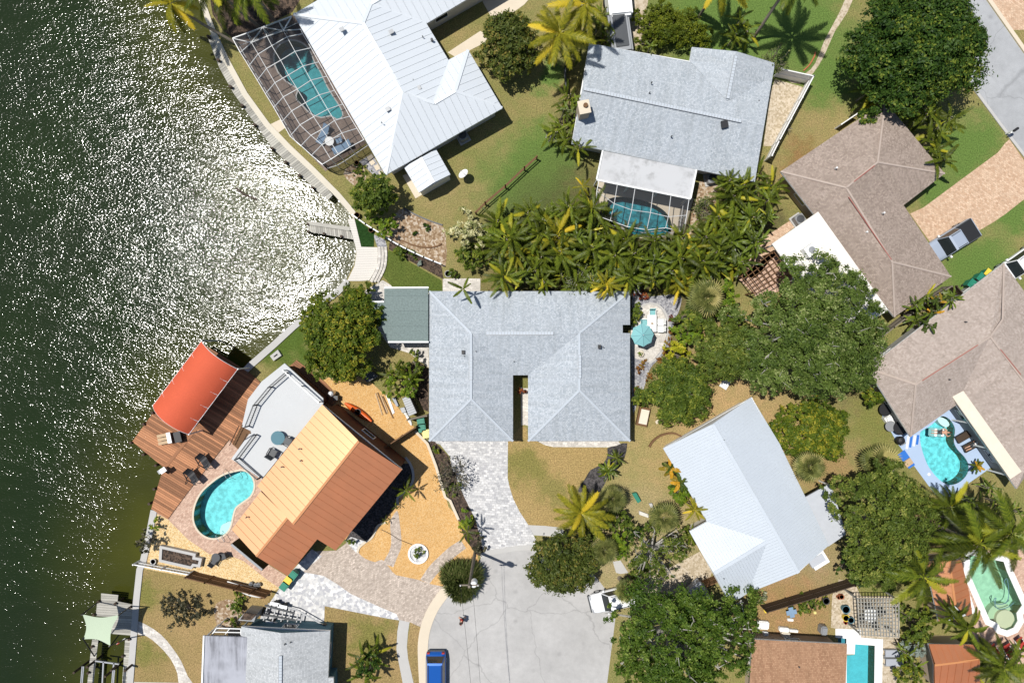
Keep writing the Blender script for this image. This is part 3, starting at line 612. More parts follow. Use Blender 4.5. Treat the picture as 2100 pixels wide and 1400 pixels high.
# far bottom right
sheet('pool_deck', q(24, -20, 980, 310, 1005, 300, 1420, 230, 1420, 235, 1062, 60, 1050, 55, 1140, -20, 1140), 6, M['white'])
sheet('pool_deck', P(1713, 1288, 1765, 1290, 1765, 1312, 1713, 1306), 7, M['white'])
sheet('patio', q(23, 1340, 620, 1400, 470, 1530, 480, 1600, 620, 1700, 640, 1750, 900, 1750, 1000, 1330, 900), 4, M['sand'])
sheet('patio', P(1757, 1222, 1845, 1222, 1845, 1310, 1757, 1306), 5, M['sand'])
sheet('patio', q(24, 300, 1000, 445, 1000, 430, 1420, 300, 1420), 5, M['sand'])
sheet('pool_deck', q(24, 960, 160, 1700, 160, 1700, 1240, 1250, 1200, 1080, 900, 1140, 770, 1040, 560), 5, M['paver_pink'])
# orange house: gravel, drive, terrace
sheet('gravel_yard', q(14, 440, 300, 560, 235, 720, 230, 900, 260, 1200, 540, 1330, 700, 1450, 850, 1520, 1000, 1600, 1200, 1680, 1490, 1790, 1600, 1860, 1750) + q(16, 1680, 700, 1760, 800, 1790, 1000, 1590, 1190, 1400, 1170, 1000, 1100, 780, 960, 600, 880, 300, 400, -200, 100), 3, M['gravel_gold'])
sheet('driveway', P(640, 1130, 690, 1128, 711, 1112, 737, 1134) + smooth(q(16, 640, 862, 690, 905, 790, 942, 860, 920, 960, 1040, 1000, 1068), 2, False) + q(16, 1210, 1112, 1310, 1150, 1470, 1180) + P(897, 1232, 875, 1270, 868, 1287, 840, 1275, 818, 1270, 813, 1258, 784, 1246, 720, 1217, 690, 1196, 664, 1180, 621, 1172), 4, M['paver_tan'])
sheet('driveway', P(590, 1180, 640, 1125, 660, 1140, 621, 1172, 664, 1180, 690, 1196, 720, 1217, 784, 1246, 813, 1258, 819, 1271, 792, 1267, 667, 1242, 664, 1280, 660, 1310, 525, 1310, 535, 1262, 560, 1225), 5, M['paver_white'])
sheet('path', smooth(q(16, 935, 540, 1000, 450, 1025, 560, 1040, 700, 1040, 800, 1000, 900, 965, 990), 3, False) + smooth(q(16, 860, 950, 925, 840, 945, 740, 935, 620), 3, False), 5, M['paver_tan'])
sheet('path', smooth(q(16, 1610, 730, 1500, 800, 1400, 890, 1310, 980, 1220, 1110), 3, False) + smooth(q(16, 1310, 1150, 1380, 1060, 1480, 960, 1580, 870, 1660, 810), 3, False), 5, M['paver_tan'])
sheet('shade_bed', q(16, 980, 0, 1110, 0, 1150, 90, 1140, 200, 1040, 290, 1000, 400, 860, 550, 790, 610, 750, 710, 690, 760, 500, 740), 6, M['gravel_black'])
band('bed_edging', smooth(q(16, 1080, -60, 1130, 10, 1155, 100, 1140, 190, 1060, 280, 1005, 330, 1010, 400), 4, False), -0.1, 0.12, 0, 0.12, M['concrete_grey'], kind='structure')
band('bed_edging', smooth(q(16, 890, 560, 820, 590, 790, 650, 755, 710, 690, 755, 640, 800, 622, 850), 4, False), -0.08, 0.1, 0, 0.12, M['concrete'], kind='structure')
sheet('pebble_bed', q(16, 510, 740, 560, 700, 700, 745, 640, 800, 615, 860), 7, M['paver_white'])
band('garden_wall', q(14, 1365, 760, 1450, 850, 1480, 880, 1560, 1090, 1650, 1390) + q(16, 1510, 350, 1590, 530), -0.12, 0.12, 0, 0.3, M['concrete'], 'low buff kerb wall between golden gravel and the silver driveway bed', 'wall')
sheet('paver_terrace', P(474, 898, 505, 925, 545, 985, 540, 1012, 476, 1086, 527, 1142, 595, 1185, 573, 1205, 548, 1188, 500, 1150, 462, 1134, 430, 1136, 385, 1105, 344, 1064, 311, 1048, 431, 950), 4, M['paver_pink'])
sheet('gravel_yard', P(313, 1047, 344, 1064, 385, 1105, 430, 1136, 462, 1134, 530, 1145, 573, 1205, 556, 1214, 283, 1163, 290, 1148, 302, 1095), 3, M['gravel_pale'])
# bottom-left lawn strip, sidewalk, verge
sheet('front_lawn', q(19, 95, 372, 900, 530, 1005, 550, 990, 680, 978, 900, 1003, 1050, 1060, 1340, -200, 1340, -200, 600, 90, 590), 6, M['lawn_dry'])
sheet('side_lawn', P(283, 1166, 400, 1178, 560, 1215, 535, 1262, 525, 1310, 500, 1500, 258, 1500, 264, 1400, 272, 1300, 277, 1230), 2, M['lawn_dry'])
sheet('verge', q(19, 1150, 570, 1305, 650, 1285, 850, 1300, 1000, 1340, 1180, 1330, 1340, 1200, 1340, 1120, 1020, 1110, 870), 5, M['lawn_dry'])
sheet('sidewalk', q(19, 1015, 540, 1140, 570, 1120, 700, 1107, 870, 1122, 1020, 1195, 1340, 1060, 1340, 1002, 1040, 977, 900, 990, 680), 6, M['concrete_grey'])
sheet('path', smooth(P(277, 1273, 300, 1280, 330, 1300, 352, 1325, 372, 1355, 385, 1385, 400, 1410, 370, 1410, 364, 1380, 350, 1350, 325, 1322, 300, 1303, 277, 1298), 2), 4, M['paver_grey2'])
sheet('path', P(270, 1397, 370, 1399, 370, 1420, 268, 1420), 5, M['concrete_grey'])
sheet('garden_bed', smooth(q(18, 250, 420, 330, 330, 500, 310, 640, 420, 620, 600, 420, 700, 290, 660), 2), 4, M['bed_tan'])
sheet('driveway', q(22, 1130, 470, 1400, 350, 1640, 220, 1750, 400, 1700, 560, 1300, 640, 1050, 560), 4, M['sand'])
sheet('path', q(22, 860, 310, 930, 300, 1000, 410, 930, 420, 890, 410), 4, M['concrete_grey'])
sheet('planting_bed', P(425, -40, 640, -40, 600, 25, 540, 55, 476, 78, 455, 60, 436, 30), 3, M['mulch'])  # mulch bed, its dark colour also standing in for dense palm shade
# ------------------------------------------------------------------ roofs and houses
def V3(p): return W((p[0], p[1]), p[2])
def frame_of(pts):
    n = Vector((0, 0, 0))
    for i in range(len(pts)):
        a, b = pts[i], pts[(i + 1) % len(pts)]; n += Vector(((a.y - b.y) * (a.z + b.z), (a.z - b.z) * (a.x + b.x), (a.x - b.x) * (a.y + b.y)))
    n.normalize()
    if n.z < 0: n = -n
    u = Vector((0, 0, 1)).cross(n)
    u = u.normalized() if u.length > 1e-4 else Vector((1, 0, 0))
    v = n.cross(u); return u, v, n
def tri2(poly):
    t = tessellate_polygon([[Vector((p[0], p[1], 0)) for p in poly]])
    return [tuple(i) for i in t]
def shingle_face(mb, pts, lift=0.0):
    u, v, n = frame_of(pts); o = pts[0]; b = len(mb.v)
    P2 = [((p - o).dot(u), (p - o).dot(v)) for p in pts]
    for p in pts: mb.v.append(tuple(p + Vector((0, 0, lift))))
    if mb.uv is None: mb.uv = []
    mb.uv += [(p.dot(u), p.dot(v)) for p in pts]
    for t in tri2(P2):
        a, bb, c = (Vector((*P2[i], 0)) for i in t)
        s = (bb - a).cross(c - a).z
        if abs(s) < 1e-8: continue
        mb.f.append(tuple(b + i for i in (t if s > 0 else t[::-1])))
def metal_face(part, pts, spacing, mat, joined=False, ribh=0.028, gap=0.012, name='roof_panel', ribw=0.035):
    if joined: ribh, gap, ribw = 0.024, 0.006, 0.05
    u, v, n = frame_of(pts); o = pts[0]
    P2 = ccw([((p - o).dot(u), (p - o).dot(v)) for p in pts]); u0 = min(p[0] for p in P2); u1 = max(p[0] for p in P2)
    k = max(1, round((u1 - u0) / spacing)); sp = (u1 - u0) / k; big = MB()
    for i in range(k):
        a, b = u0 + i * sp, u0 + (i + 1) * sp
        st_ = clip(clip(P2, 1, 0, a + gap / 2), -1, 0, -(b - gap / 2))
        st_ = [p for j, p in enumerate(st_) if (Vector(p) - Vector(st_[j - 1])).length > 1e-4]
        if len(st_) < 3 or abs(area(st_)) < 0.01: continue
        mb = big if joined else MB(); m = len(st_); base = len(mb.v)
        top = [o + u * p[0] + v * p[1] + n * 0.03 for p in st_]; bot = [p - n * 0.03 for p in top]
        mb.v += [tuple(p) for p in top + bot]
        for t in tri2(st_):
            aa, bb, cc = (Vector((*st_[x], 0)) for x in t); s = (bb - aa).cross(cc - aa).z
            if abs(s) > 1e-9: mb.f.append(tuple(base + x for x in (t if s > 0 else t[::-1])))
        for j in range(m): mb.f.append((base + j, base + m + j, base + m + (j + 1) % m, base + (j + 1) % m))
        edge = [p[1] for p in st_ if abs(p[0] - (a + gap / 2)) < 1e-3]
        if len(edge) >= 2 and i > 0:
            uu = a + gap / 2 + ribw / 2 + 0.002
            mb.bar(o + u * uu + v * (min(edge) + 0.02) + n * (0.03 + ribh / 2), o + u * uu + v * (max(edge) - 0.05) + n * (0.03 + ribh / 2), ribw, ribh, n)
        if not joined: mb.build(name, mat, part)
    if joined: big.build(name if not joined else 'corrugated_sheet', mat, part)
def windows(root, outline, z0, z1, mw, every=4.2, w=1.3, h=1.1, zs=1.5, off=0.03, frame=None, only=None):
    pl = ccw(outline); n = len(pl)
    for i in range(n):
        if only is not None and i not in only: continue
        a, b = Vector(pl[i]), Vector(pl[(i + 1) % n]); L = (b - a).length
        if L < 2.6: continue
        d = (b - a) / L; nn = Vector((d.y, -d.x)); k = max(1, int(L / every)); ang = math.atan2(d.y, d.x)
        for j in range(k):
            c = a + d * (L * (j + 0.5) / k) + nn * off; mb = MB(); fw = 0.08
            for sx in (-1, 1): mb.box((c.x + d.x * sx * w / 2, c.y + d.y * sx * w / 2, z0 + zs), (fw, 0.08, h + fw), ang)
            for sz in (-1, 1): mb.box((c.x, c.y, z0 + zs + sz * h / 2), (w - fw, 0.08, fw), ang)
            f = mb.build('window', frame or M['white'], root)
            g = MB().box((c.x - nn.x * 0.01, c.y - nn.y * 0.01, z0 + zs), (w - 0.09, 0.03, h - 0.09), ang).build('pane', M['glass'], f)
def house(name, label, faces, outline, ze, kind, roofmat, wallmat, spacing=0.62, caps=(), gables=(), over=0.5, capm=None, zb=0.0, under=None, joined=False, win=True, capw=0.28):
    ow = Wp(outline, ze); c = (sum(p[0] for p in ow) / len(ow), sum(p[1] for p in ow) / len(ow), zb)
    t = thing(name, label, 'house', c)
    wl = inset(ow, over)
    MB().prism(wl, zb, ze - 0.12).build('wall', wallmat, t)
    MB().prism(ow, ze - 0.22, ze - 0.012, bottom=True).build('fascia', M['white'] if kind != 'orange' else M['alu'], t)
    fs = [[V3(p) for p in f] for f in faces]
    if kind == 'shingle':
        mb = MB()
        for f in fs: shingle_face(mb, f, 0.02)
        roof = mb.build('roof', roofmat, t)
    else:
        mb = MB()
        for f in fs: shingle_face(mb, f, -0.13)
        mb.uv = None; roof = mb.build('roof', under or M['underlay'], t)
        for f in fs: metal_face(roof, f, spacing, roofmat, joined)
    for g in gables:
        pts = [V3(p) for p in g]; MB().add(pts, [tuple(range(len(pts)))]).build('gable', wallmat, t)
    for cp in caps:
        pts = [V3(p) for p in cp]
        for a, b in zip(pts[:-1], pts[1:]):
            up = Vector((0, 0, 0.055)); MB().bar(a + up, b + up, capw, 0.03).build('ridge_cap', capm or roofmat, roof)
    if win: windows(t, wl, zb, ze, M['glass'])
    return t, roof
def vent(roof, p, z, r=0.07, h=0.35, mat=None):
    c = W(p, z); MB().tube([c + Vector((0, 0, -0.1)), c + Vector((0, 0, h))], r, 8).build('vent_pipe', mat or M['dark'], roof)
def boxvent(roof, p, z, s=(0.35, 0.3, 0.22), rz=0.4, mat=None):
    c = W(p, z); MB().box(c + Vector((0, 0, 0.08)), s, rz).box(c + Vector((0, 0, 0.08 + s[2] / 2 + 0.012)), (s[0] * 1.2, s[1] * 1.2, 0.02), rz).build('roof_vent', mat or M['grey'], roof)
def roofplane(pts): 
    u, v, n = frame_of([V3(p) for p in pts]); o = V3(pts[0]); return o, n

# A: white standing-seam house at the top
e, r1, r2 = 2.7, 4.45, 3.9
A_f = [[(602, 30, e), (791, 359, e), (826, 190, r1), (745, 48, r1)],
       [(745, 48, r1), (826, 190, r1), (891, 212, r2), (919, 124, e), (874, 49, e), (761, 8.5, r2)],
       [(791, 359, e), (1030, 222, e), (934, 187, r2), (891, 212, r2), (826, 190, r1)],
       [(919, 124, e), (891, 212, r2), (934, 187, r2), (960, 103, e)],
       [(960, 103, e), (934, 187, r2), (1030, 222, e)],
       [(602, 30, e), (745, 48, r1), (761, 8.5, r2), (880, -62, r2), (760, -62, e)],
       [(761, 8.5, r2), (874, 49, e), (1060, -62, e), (880, -62, r2)]]
A_o = P(602, 30, 791, 359, 1030, 222, 960, 103, 919, 124, 874, 49, 1060, -62, 760, -62)
tA, rA = house('metal_roof_house', 'sprawling house with white standing seam metal hip roof beside the screened pool', A_f, A_o, e, 'metal', M['white_metal'], M['offwhite'], 0.64,
               [[(602, 30, e), (745, 48, r1), (826, 190, r1), (791, 359, e)], [(745, 48, r1), (761, 8.5, r2), (874, 49, e)], [(826, 190, r1), (891, 212, r2), (934, 187, r2), (1030, 222, e)],
                [(934, 187, r2), (960, 103, e)], [(919, 124, e), (891, 212, r2)], [(761, 8.5, r2), (880, -62, r2)]], under=M['white_metal'])
for p, z in (((702, 62), 4.2), ((803, 67), 4.0), ((859, 182), 3.9), ((796, 225), 3.9)): boxvent(rA, p, z, rz=0.5)
for p, z in (((783, 252), 3.9), ((867, 76), 3.3), ((848, 165), 3.9)): vent(rA, p, z, 0.05, 0.2)
vent(rA, (886, 83), 3.1, 0.12, 0.25)
# garden shed
sA, rS = house('garden_shed', 'small white metal gable shed standing on a pale slab', [[(828.6, 343, 2.2), (859.6, 395, 2.2), (889.6, 375, 2.75), (862.9, 323.5, 2.75)], [(862.9, 323.5, 2.75), (889.6, 375, 2.75), (923.5, 358, 2.2), (893.9, 306.4, 2.2)]],
               P(828.6, 343, 859.6, 395, 923.5, 358, 893.9, 306.4), 2.2, 'metal', M['white_metal'], M['alu'], 0.55, [[(862.9, 323.5, 2.75), (889.6, 375, 2.75)]], [[(859.6, 394, 2.1), (923.5, 357, 2.1), (889.6, 374, 2.72)], [(828.6, 344, 2.1), (893.9, 307.4, 2.1), (862.9, 324.5, 2.72)]], over=0.12, under=M['white_metal'], win=False)
sA['category'] = 'shed'

# B: grey shingle gable house, top centre
zr = 4.35
B_f = [[(1208, 89, e), (1194, 182, zr), (1567, 258, zr), (1584, 158, e)], [(1419, 97, e), (1414, 125, e), (1491, 207, 3.85), (1511, 106, 3.8)], [(1511, 106, 3.8), (1491, 207, 3.85), (1582, 172, e), (1589, 130, e)],
       [(1194, 182, zr), (1172, 295, e), (1428, 348, e), (1548, 373, e), (1567, 258, zr)]]
B_o = P(1208, 89, 1172, 295, 1428, 348, 1548, 373, 1582, 172, 1589, 130, 1419, 97, 1414, 125)
tB, rB = house('shingle_roof_house', 'silver grey shingle house with a small chimney and a flat-roofed pool patio', B_f, B_o, e, 'shingle', M['shingle_grey'], M['offwhite'])
def ridge_vent(roof, a, b, mat, tooth=True, w=0.26):
    a, b = V3(a), V3(b); d = (b - a); L = d.length; d.normalize(); s = d.cross(Vector((0, 0, 1))).normalized(); up = Vector((0, 0, 0.085))
    p = MB().bar(a + up, b + up, w, 0.05).build('ridge_vent', M['cap_grey'], roof)
    mb = MB(); mb.bar(a + up + s * (w / 2 + 0.02), b + up + s * (w / 2 + 0.02), 0.035, 0.05)
    k = int(L / 0.26)
    for i in range(k + 1): c = a + d * (L * i / max(1, k)) + Vector((0, 0, 0.115)); mb.bar(c - s * w * 0.48, c + s * w * 0.48, 0.028, 0.012)
    mb.build('vent_slots', M['grey'], roof)
ridge_vent(rB, (1197, 182.5, zr), (1520, 249, zr), M['flat_grey'])
ridge_vent(rB, (1509, 115, 3.8), (1492, 203, 3.85), M['flat_grey'])
c = W((1485, 256), 4.2); MB().box(c + Vector((0, 0, 0.1)), (0.55, 0.6, 0.35), 0.2).build('skylight_vent', M['black'], rB)
for p, z in (((1336, 170), 4.1), ((1377, 280), 3.8), ((1332, 191), 4.2), ((1555, 208), 3.4), ((1537, 231), 3.7)): vent(rB, p, z, 0.06, 0.22)
ch = thing('chimney_stack', 'tan stucco chimney with a rusty flue at the grey shingle roof edge', 'chimney', W((1187, 262)))
c = W((1186, 259), 0); MB().box(c + Vector((0, 0, 2.6)), (0.85, 1.0, 5.2), 0.2).build('stack', M['stucco_tan'], ch); MB().box(c + Vector((0, 0, 5.24)), (1.0, 1.15, 0.1), 0.2).build('cap', M['concrete'], ch)
MB().tube([c + Vector((0.1, 0.1, 5.2)), c + Vector((0.1, 0.1, 5.5))], 0.2, 10).build('flue', M['wood'], ch)

# C: taupe shingle house, right
J = (1735, 385, 4.25); K1 = (1799, 333, 4.25); K2 = (1829, 537, 4.25)
C_f = [[(1601, 352, e), (1815, 208, e), K1, J], [(1815, 208, e), (1937, 356, e), K1], [(1937, 356, e), (1853, 421, e), J, K1], [(1853, 421, e), (1950, 567, e), K2, J], [(1950, 567, e), (1834, 650, e), K2], [(1834, 650, e), (1601, 352, e), J, K2]]
tC, rC = house('shingle_roof_house', 'L-shaped house with taupe shingles and red ridge lines by the peach paver driveway', C_f, P(1601, 352, 1815, 208, 1937, 356, 1853, 421, 1950, 567, 1834, 650), e, 'shingle', M['shingle_brown'], M['stucco_tan'],
               caps=[[(1601, 352, e), J], [(1815, 208, e), K1, J, K2], [K1, (1937, 356, e)], [K2, (1950, 567, e)], [K2, (1834, 650, e)]], capm=M['cap_taupe'], capw=0.16)
def redline(roof, a, b): 
    a, b = V3(a), V3(b); MB().bar(a + Vector((0, 0, 0.1)), b + Vector((0, 0, 0.1)), 0.07, 0.03).build('ridge_trim', M['ridge_red'], roof)
redline(rC, (1750, 373, 4.25), (1793, 340, 4.25)); redline(rC, (1739, 404, 4.25), (1827, 533, 4.25))
for p, z in (((1714, 345), 3.9), ((1776, 476), 4.0), ((1811, 437), 3.9)): vent(rC, p, z, 0.08, 0.25, M['white'])
# E: pinkish taupe shingle house, right edge
J2 = (2030, 690, 4.5); L1 = (1877, 788, 4.2); L2 = (2150, 850, 4.5)
E_f = [[(2058, 540, e), (1778, 755, e), L1, J2], [(2058, 540, e), J2, L2, (2235, 780, e)], [(1778, 755, e), (1867, 895, e), L1], [(1867, 895, e), (1961, 830, e), J2, L1], [(1961, 830, e), (2085, 1002, e), L2, J2], [(2085, 1002, e), (2235, 780, e), L2]]
tE, rE = house('shingle_roof_house', 'house with pinkish taupe shingles and red ridge lines by the pale blue pool deck', E_f, P(2058, 540, 1778, 755, 1867, 895, 1961, 830, 2085, 1002, 2235, 780), e, 'shingle', M['shingle_pink'], M['stucco_grey'],
               caps=[[(2058, 540, e), (2055, 655, 4.1), J2, L1, (1778, 755, e)], [L1, (1867, 895, e)], [J2, L2]], capm=M['cap_taupe'], capw=0.16)
redline(rE, (2004, 707, 4.45), (1890, 780, 4.25)); redline(rE, (2050, 716, 4.5), (2092, 768, 4.5))
for p, z in (((1946, 778), 3.8), ((1980, 660), 3.7)): vent(rE, p, z, 0.06, 0.2)

# F: central U-shaped house
a1, a2 = 4.05, 4.35
F_f = [[(880, 597, e), (1292, 597, e), (1188, 683, a2), (966, 683, a1)], [(880, 597, e), (966, 683, a1), (966, 818, a1), (880, 904, e)], [(880, 904, e), (966, 818, a1), (1052, 904, e)],
       [(1052, 904, e), (966, 818, a1), (966, 683, a1), (1052, 769, e)], [(1052, 769, e), (966, 683, a1), (1188, 683, a2), (1083, 769, e)], [(1083, 769, e), (1188, 683, a2), (1188, 800, a2), (1083, 904, e)],
       [(1083, 904, e), (1188, 800, a2), (1292, 904, e)], [(1292, 904, e), (1188, 800, a2), (1188, 683, a2), (1292, 597, e), (1292, 666, e), (1277, 666, 2.94), (1277, 682.5, 2.94), (1292, 683, e)]]
tF, rF = house('shingle_roof_house', 'U-shaped house with silver blue shingle hip roof above the silver driveway', F_f, P(880, 597, 1292, 597, 1292, 666, 1277, 666, 1277, 682.5, 1292, 683, 1292, 904, 1083, 904, 1083, 769, 1052, 769, 1052, 904, 880, 904), e, 'shingle', M['shingle_grey'], M['offwhite'],
               caps=[[(880, 597, e), (966, 683, a1), (966, 818, a1), (880, 904, e)], [(966, 818, a1), (1052, 904, e)], [(1292, 597, e), (1188, 683, a2), (1188, 800, a2), (1292, 904, e)], [(1188, 800, a2), (1083, 904, e)]], capm=M['cap_grey'], capw=0.2)
ridge_vent(rF, (997, 683, a1), (1135, 683, 4.28), M['flat_grey']); ridge_vent(rF, (966, 728, a1), (966, 778, a1), M['flat_grey']); ridge_vent(rF, (1189, 728, a2), (1189, 775, a2), M['flat_grey'])
for p in ((950, 722), (1229, 711)):
    boxvent(rF, p, 3.9, (0.22, 0.3, 0.25), 0, M['black'])
for p, z in (((952, 730), 3.9), ((976, 720), 3.95), ((1054, 741), 3.2), ((1237, 712), 3.8), ((1069, 795), 3.0)): vent(rF, p, z, 0.05, 0.15)
# sage patio roof
def patio_roof(name, label, px, z, mat, thick=0.16, edges=(), posts=(), edgem=None, ribs=None):
    t = thing(name, label, 'patio roof', W((sum(p[0] for p in px) / len(px), sum(p[1] for p in px) / len(px)), 0))
    d = MB().prism(Wp(px, z), z - thick, z, bottom=True).build('roof_deck', mat, t)
    for a, b in edges: a, b = W(a, z + 0.02), W(b, z + 0.02); MB().bar(a, b, 0.14, 0.16).build('gutter', edgem or M['white'], t)
    for p in posts: a = W(p, z - thick); MB().box((a.x, a.y, (z - thick) / 2), (0.12, 0.12, z - thick)).build('post', M['white'], t)
    return t
patio_roof('patio_roof', 'flat sage green patio roof with white gutters joined to the U-shaped house', P(788, 592, 878, 591, 878, 700, 796, 700, 763, 620.5, 788, 619), 3.0, M['flat_green'], edges=[((788, 590), (879, 589.5)), ((796, 701), (879, 701)), ((762.5, 619), (788, 618.5))], posts=[(766, 624), (792, 597), (800, 694)])
patio_roof('patio_roof', 'stained white flat patio roof above the mottled teal pool', P(1236, 309, 1428, 348, 1416, 407, 1223.5, 368.5), 3.0, M['flat_stained'], edges=[((1223.5, 369), (1416, 408)), ((1428, 348), (1416, 407)), ((1236, 309), (1223.5, 368))], posts=[(1226, 366), (1290, 380), (1350, 392), (1413, 404)])
patio_roof('patio_roof', 'white flat roof against the taupe shingles, partly under the big oak', P(1678, 434, 1583, 500, 1722, 697, 1822, 636), 3.05, M['flat_white'], posts=[(1588, 502), (1640, 572), (1720, 690)])
patio_roof('patio_roof', 'long cream flat patio roof over the pale blue pool deck', P(1953, 813, 2005, 774, 2128, 945, 2072, 982), 3.1, M['flat_cream'], posts=[(1960, 816), (1995, 868), (2032, 920), (2070, 975)])
acb = thing('rooftop_unit', 'white box air conditioner on the white flat roof', 'air conditioner', W((1656, 515), 3.05)); c = W((1656, 515), 3.05)
MB().box(c + Vector((0, 0, 0.45)), (1.1, 0.9, 0.9), 0.6).build('cabinet', M['white'], acb); MB().lathe(c + Vector((0, 0, 0.9)), [(0.3, 0), (0.3, 0.03), (0.05, 0.05)], 16).build('fan_grille', M['grey'], acb)

# G: two-storey orange metal house with roof terrace
g5, g6, h2, h3 = 5.0, 6.45, 2.7, 3.75
G_f = [[(661, 829, g5), (528, 996, g5), (601, 1074, g6), (736, 904, g6)], [(736, 904, g6), (601, 1074, g6), (688, 1128, g5), (825, 962, g5)]]
tG, rG = house('orange_roof_house', 'two-storey house with glossy orange metal gable roof above the golden gravel', G_f, P(661, 829, 528, 996, 688, 1128, 825, 962), g5, 'orange', M['roof_orange'], M['stucco_brown'], 0.60,
               [[(736, 904, g6), (601, 1074, g6)]], [[(661, 830, g5 - .1), (825, 963, g5 - .1), (737, 905, g6 - .05)], [(529, 995, g5 - .1), (687, 1127, g5 - .1), (601, 1073, g6 - .05)]], over=0.3, under=M['underlay_brown'], capm=M['cap_orange'], capw=0.2)
G2_f = [[(535, 1007, h2), (476, 1085, h2), (526, 1140, h3), (590, 1061, h3)], [(590, 1061, h3), (526, 1140, h3), (590, 1180, h2), (652, 1103, h2)]]
tG2, rG2 = house('orange_roof_wing', 'single-storey garage wing with orange metal gable roof facing the greige pavers', G2_f, P(535, 1007, 476, 1085, 590, 1180, 652, 1103), h2, 'orange', M['roof_orange'], M['stucco_brown'], 0.60,
                 [[(590, 1061, h3), (526, 1140, h3)]], [[(477, 1085, h2 - .1), (590, 1179, h2 - .1), (526, 1139, h3 - .05)]], over=0.3, under=M['underlay_brown'], capm=M['cap_orange'], capw=0.2, win=False)
for p, z in (((614, 920), 5.6), ((617, 944), 5.7), ((578, 957), 5.5)): vent(rG, p, z, 0.06, 0.2)
vent(rG2, (506, 1060), 3.2, 0.06, 0.2)
te = thing('roof_terrace', 'grey roof terrace with dark railings joined to the orange roof', 'terrace', W((570, 880)))
TZ = 2.75; TO = q(13, 1510, 255, 1290, 430, 1160, 600, 1100, 860, 1190, 905, 1000, 1170, 1290, 1365, 1880, 640, 1880, 590)
MB().prism(inset(Wp(TO, TZ), 0.25), 0, TZ - 0.2).build('wall', M['stucco_brown'], te)
MB().prism(Wp(TO, TZ), TZ - 0.2, TZ, bottom=True).build('terrace_floor', M['terrace'], te)
TI = [q(13, 1545, 345, 1390, 480, 1250, 650, 1170, 855), q(13, 1245, 935, 1075, 1160, 1285, 1345), q(13, 1530, 320, 1865, 620)]
for li, ln in enumerate(TI):
    rl = thing('terrace_railing', ['dark cable railing along the curved edge of the roof terrace', 'dark railing on the pool side corner of the roof terrace', 'white rail on the gravel side of the roof terrace'][li], 'railing', W(ln[0], TZ))
    rm = M['black'] if li < 2 else M['alu']
    pts = [W(p, TZ) for p in ln]
    for a, b in zip(pts[:-1], pts[1:]):
        MB().bar(a + Vector((0, 0, 1.0)), b + Vector((0, 0, 1.0)), 0.09, 0.06).build('top_rail', M['alu'] if li == 2 else M['dark'], rl)
        MB().bar(a + Vector((0, 0, 0.06)), b + Vector((0, 0, 0.06)), 0.05, 0.06).build('bottom_rail', rm, rl)
        k = max(1, int((b - a).length / 0.16)); mb = MB()
        for i in range(k): c_ = a.lerp(b, (i + 0.5) / k); mb.box(c_ + Vector((0, 0, 0.52)), (0.018, 0.018, 0.9))
        mb.build('baluster_infill', M['grey'], rl)['kind'] = 'stuff'
        n_ = max(1, int((b - a).length / 1.6))
        for i in range(n_ + 1): c_ = a.lerp(b, i / n_); MB().box(c_ + Vector((0, 0, 0.52)), (0.09, 0.09, 1.04)).build('post', rm, rl)
MB().prism(strip(q(13, 1505, 262, 1285, 437, 1157, 605, 1100, 855), 0.03, 0.35), 0, 0.01)
st_ = thing('deck_stair', 'steep timber stair with cable sides from deck up to the roof terrace', 'stairs', W(q(13, 1090, 950)[0]))
a, b = W(q(13, 1060, 1060)[0], 0.1), W(q(13, 1150, 880)[0], TZ)
sd = (b - a).cross(Vector((0, 0, 1))).normalized()
for s in (-0.5, 0.5): MB().bar(a + sd * s, b + sd * s, 0.06, 0.25).build('stringer', M['wood'], st_); MB().bar(a + sd * s + Vector((0, 0, 0.9)), b + sd * s + Vector((0, 0, 0.9)), 0.06, 0.06).build('handrail', M['wood_dark'], st_)
for i in range(13): c_ = a.lerp(b, (i + 0.5) / 13); MB().box(c_ + Vector((0, 0, 0.05)), (0.28, 0.95, 0.05), math.atan2(b.y - a.y, b.x - a.x)).build('tread', M['wood'], st_)

# H: grey house bottom left with teal wall
H_f = [[(495, 1284, e), (486, 1500, e), (574, 1500, 4.1), (577, 1297, 4.1)], [(577, 1297, 4.1), (574, 1500, 4.1), (686, 1500, e), (684, 1389, e), (673, 1389, e), (677, 1293, e)]]
tH, rH = house('shingle_roof_house', 'pale grey shingle gable house with teal end wall behind the boat trailer', H_f, P(495, 1284, 486, 1500, 686, 1500, 684, 1389, 673, 1389, 677, 1293), e, 'shingle', M['shingle_grey2'], M['stucco_blue'],
               gables=[[(496, 1286, e - .1), (676, 1295, e - .1), (577, 1299, 4.05)]], over=0.35)
ridge_vent(rH, (576, 1343, 4.1), (575, 1480, 4.1), M['flat_grey'])
vent(rH, (585, 1319), 4.0, 0.07, 0.2); vent(rH, (596, 1316), 3.9, 0.05, 0.15)
patio_roof('patio_roof', 'streaky dark grey flat porch roof beside the teal-walled house', P(419, 1303, 510, 1306, 503, 1500, 412, 1500), 2.95, M['flat_dark'], edges=[((418.5, 1302), (411, 1500))], posts=[(422, 1306), (418, 1400)])

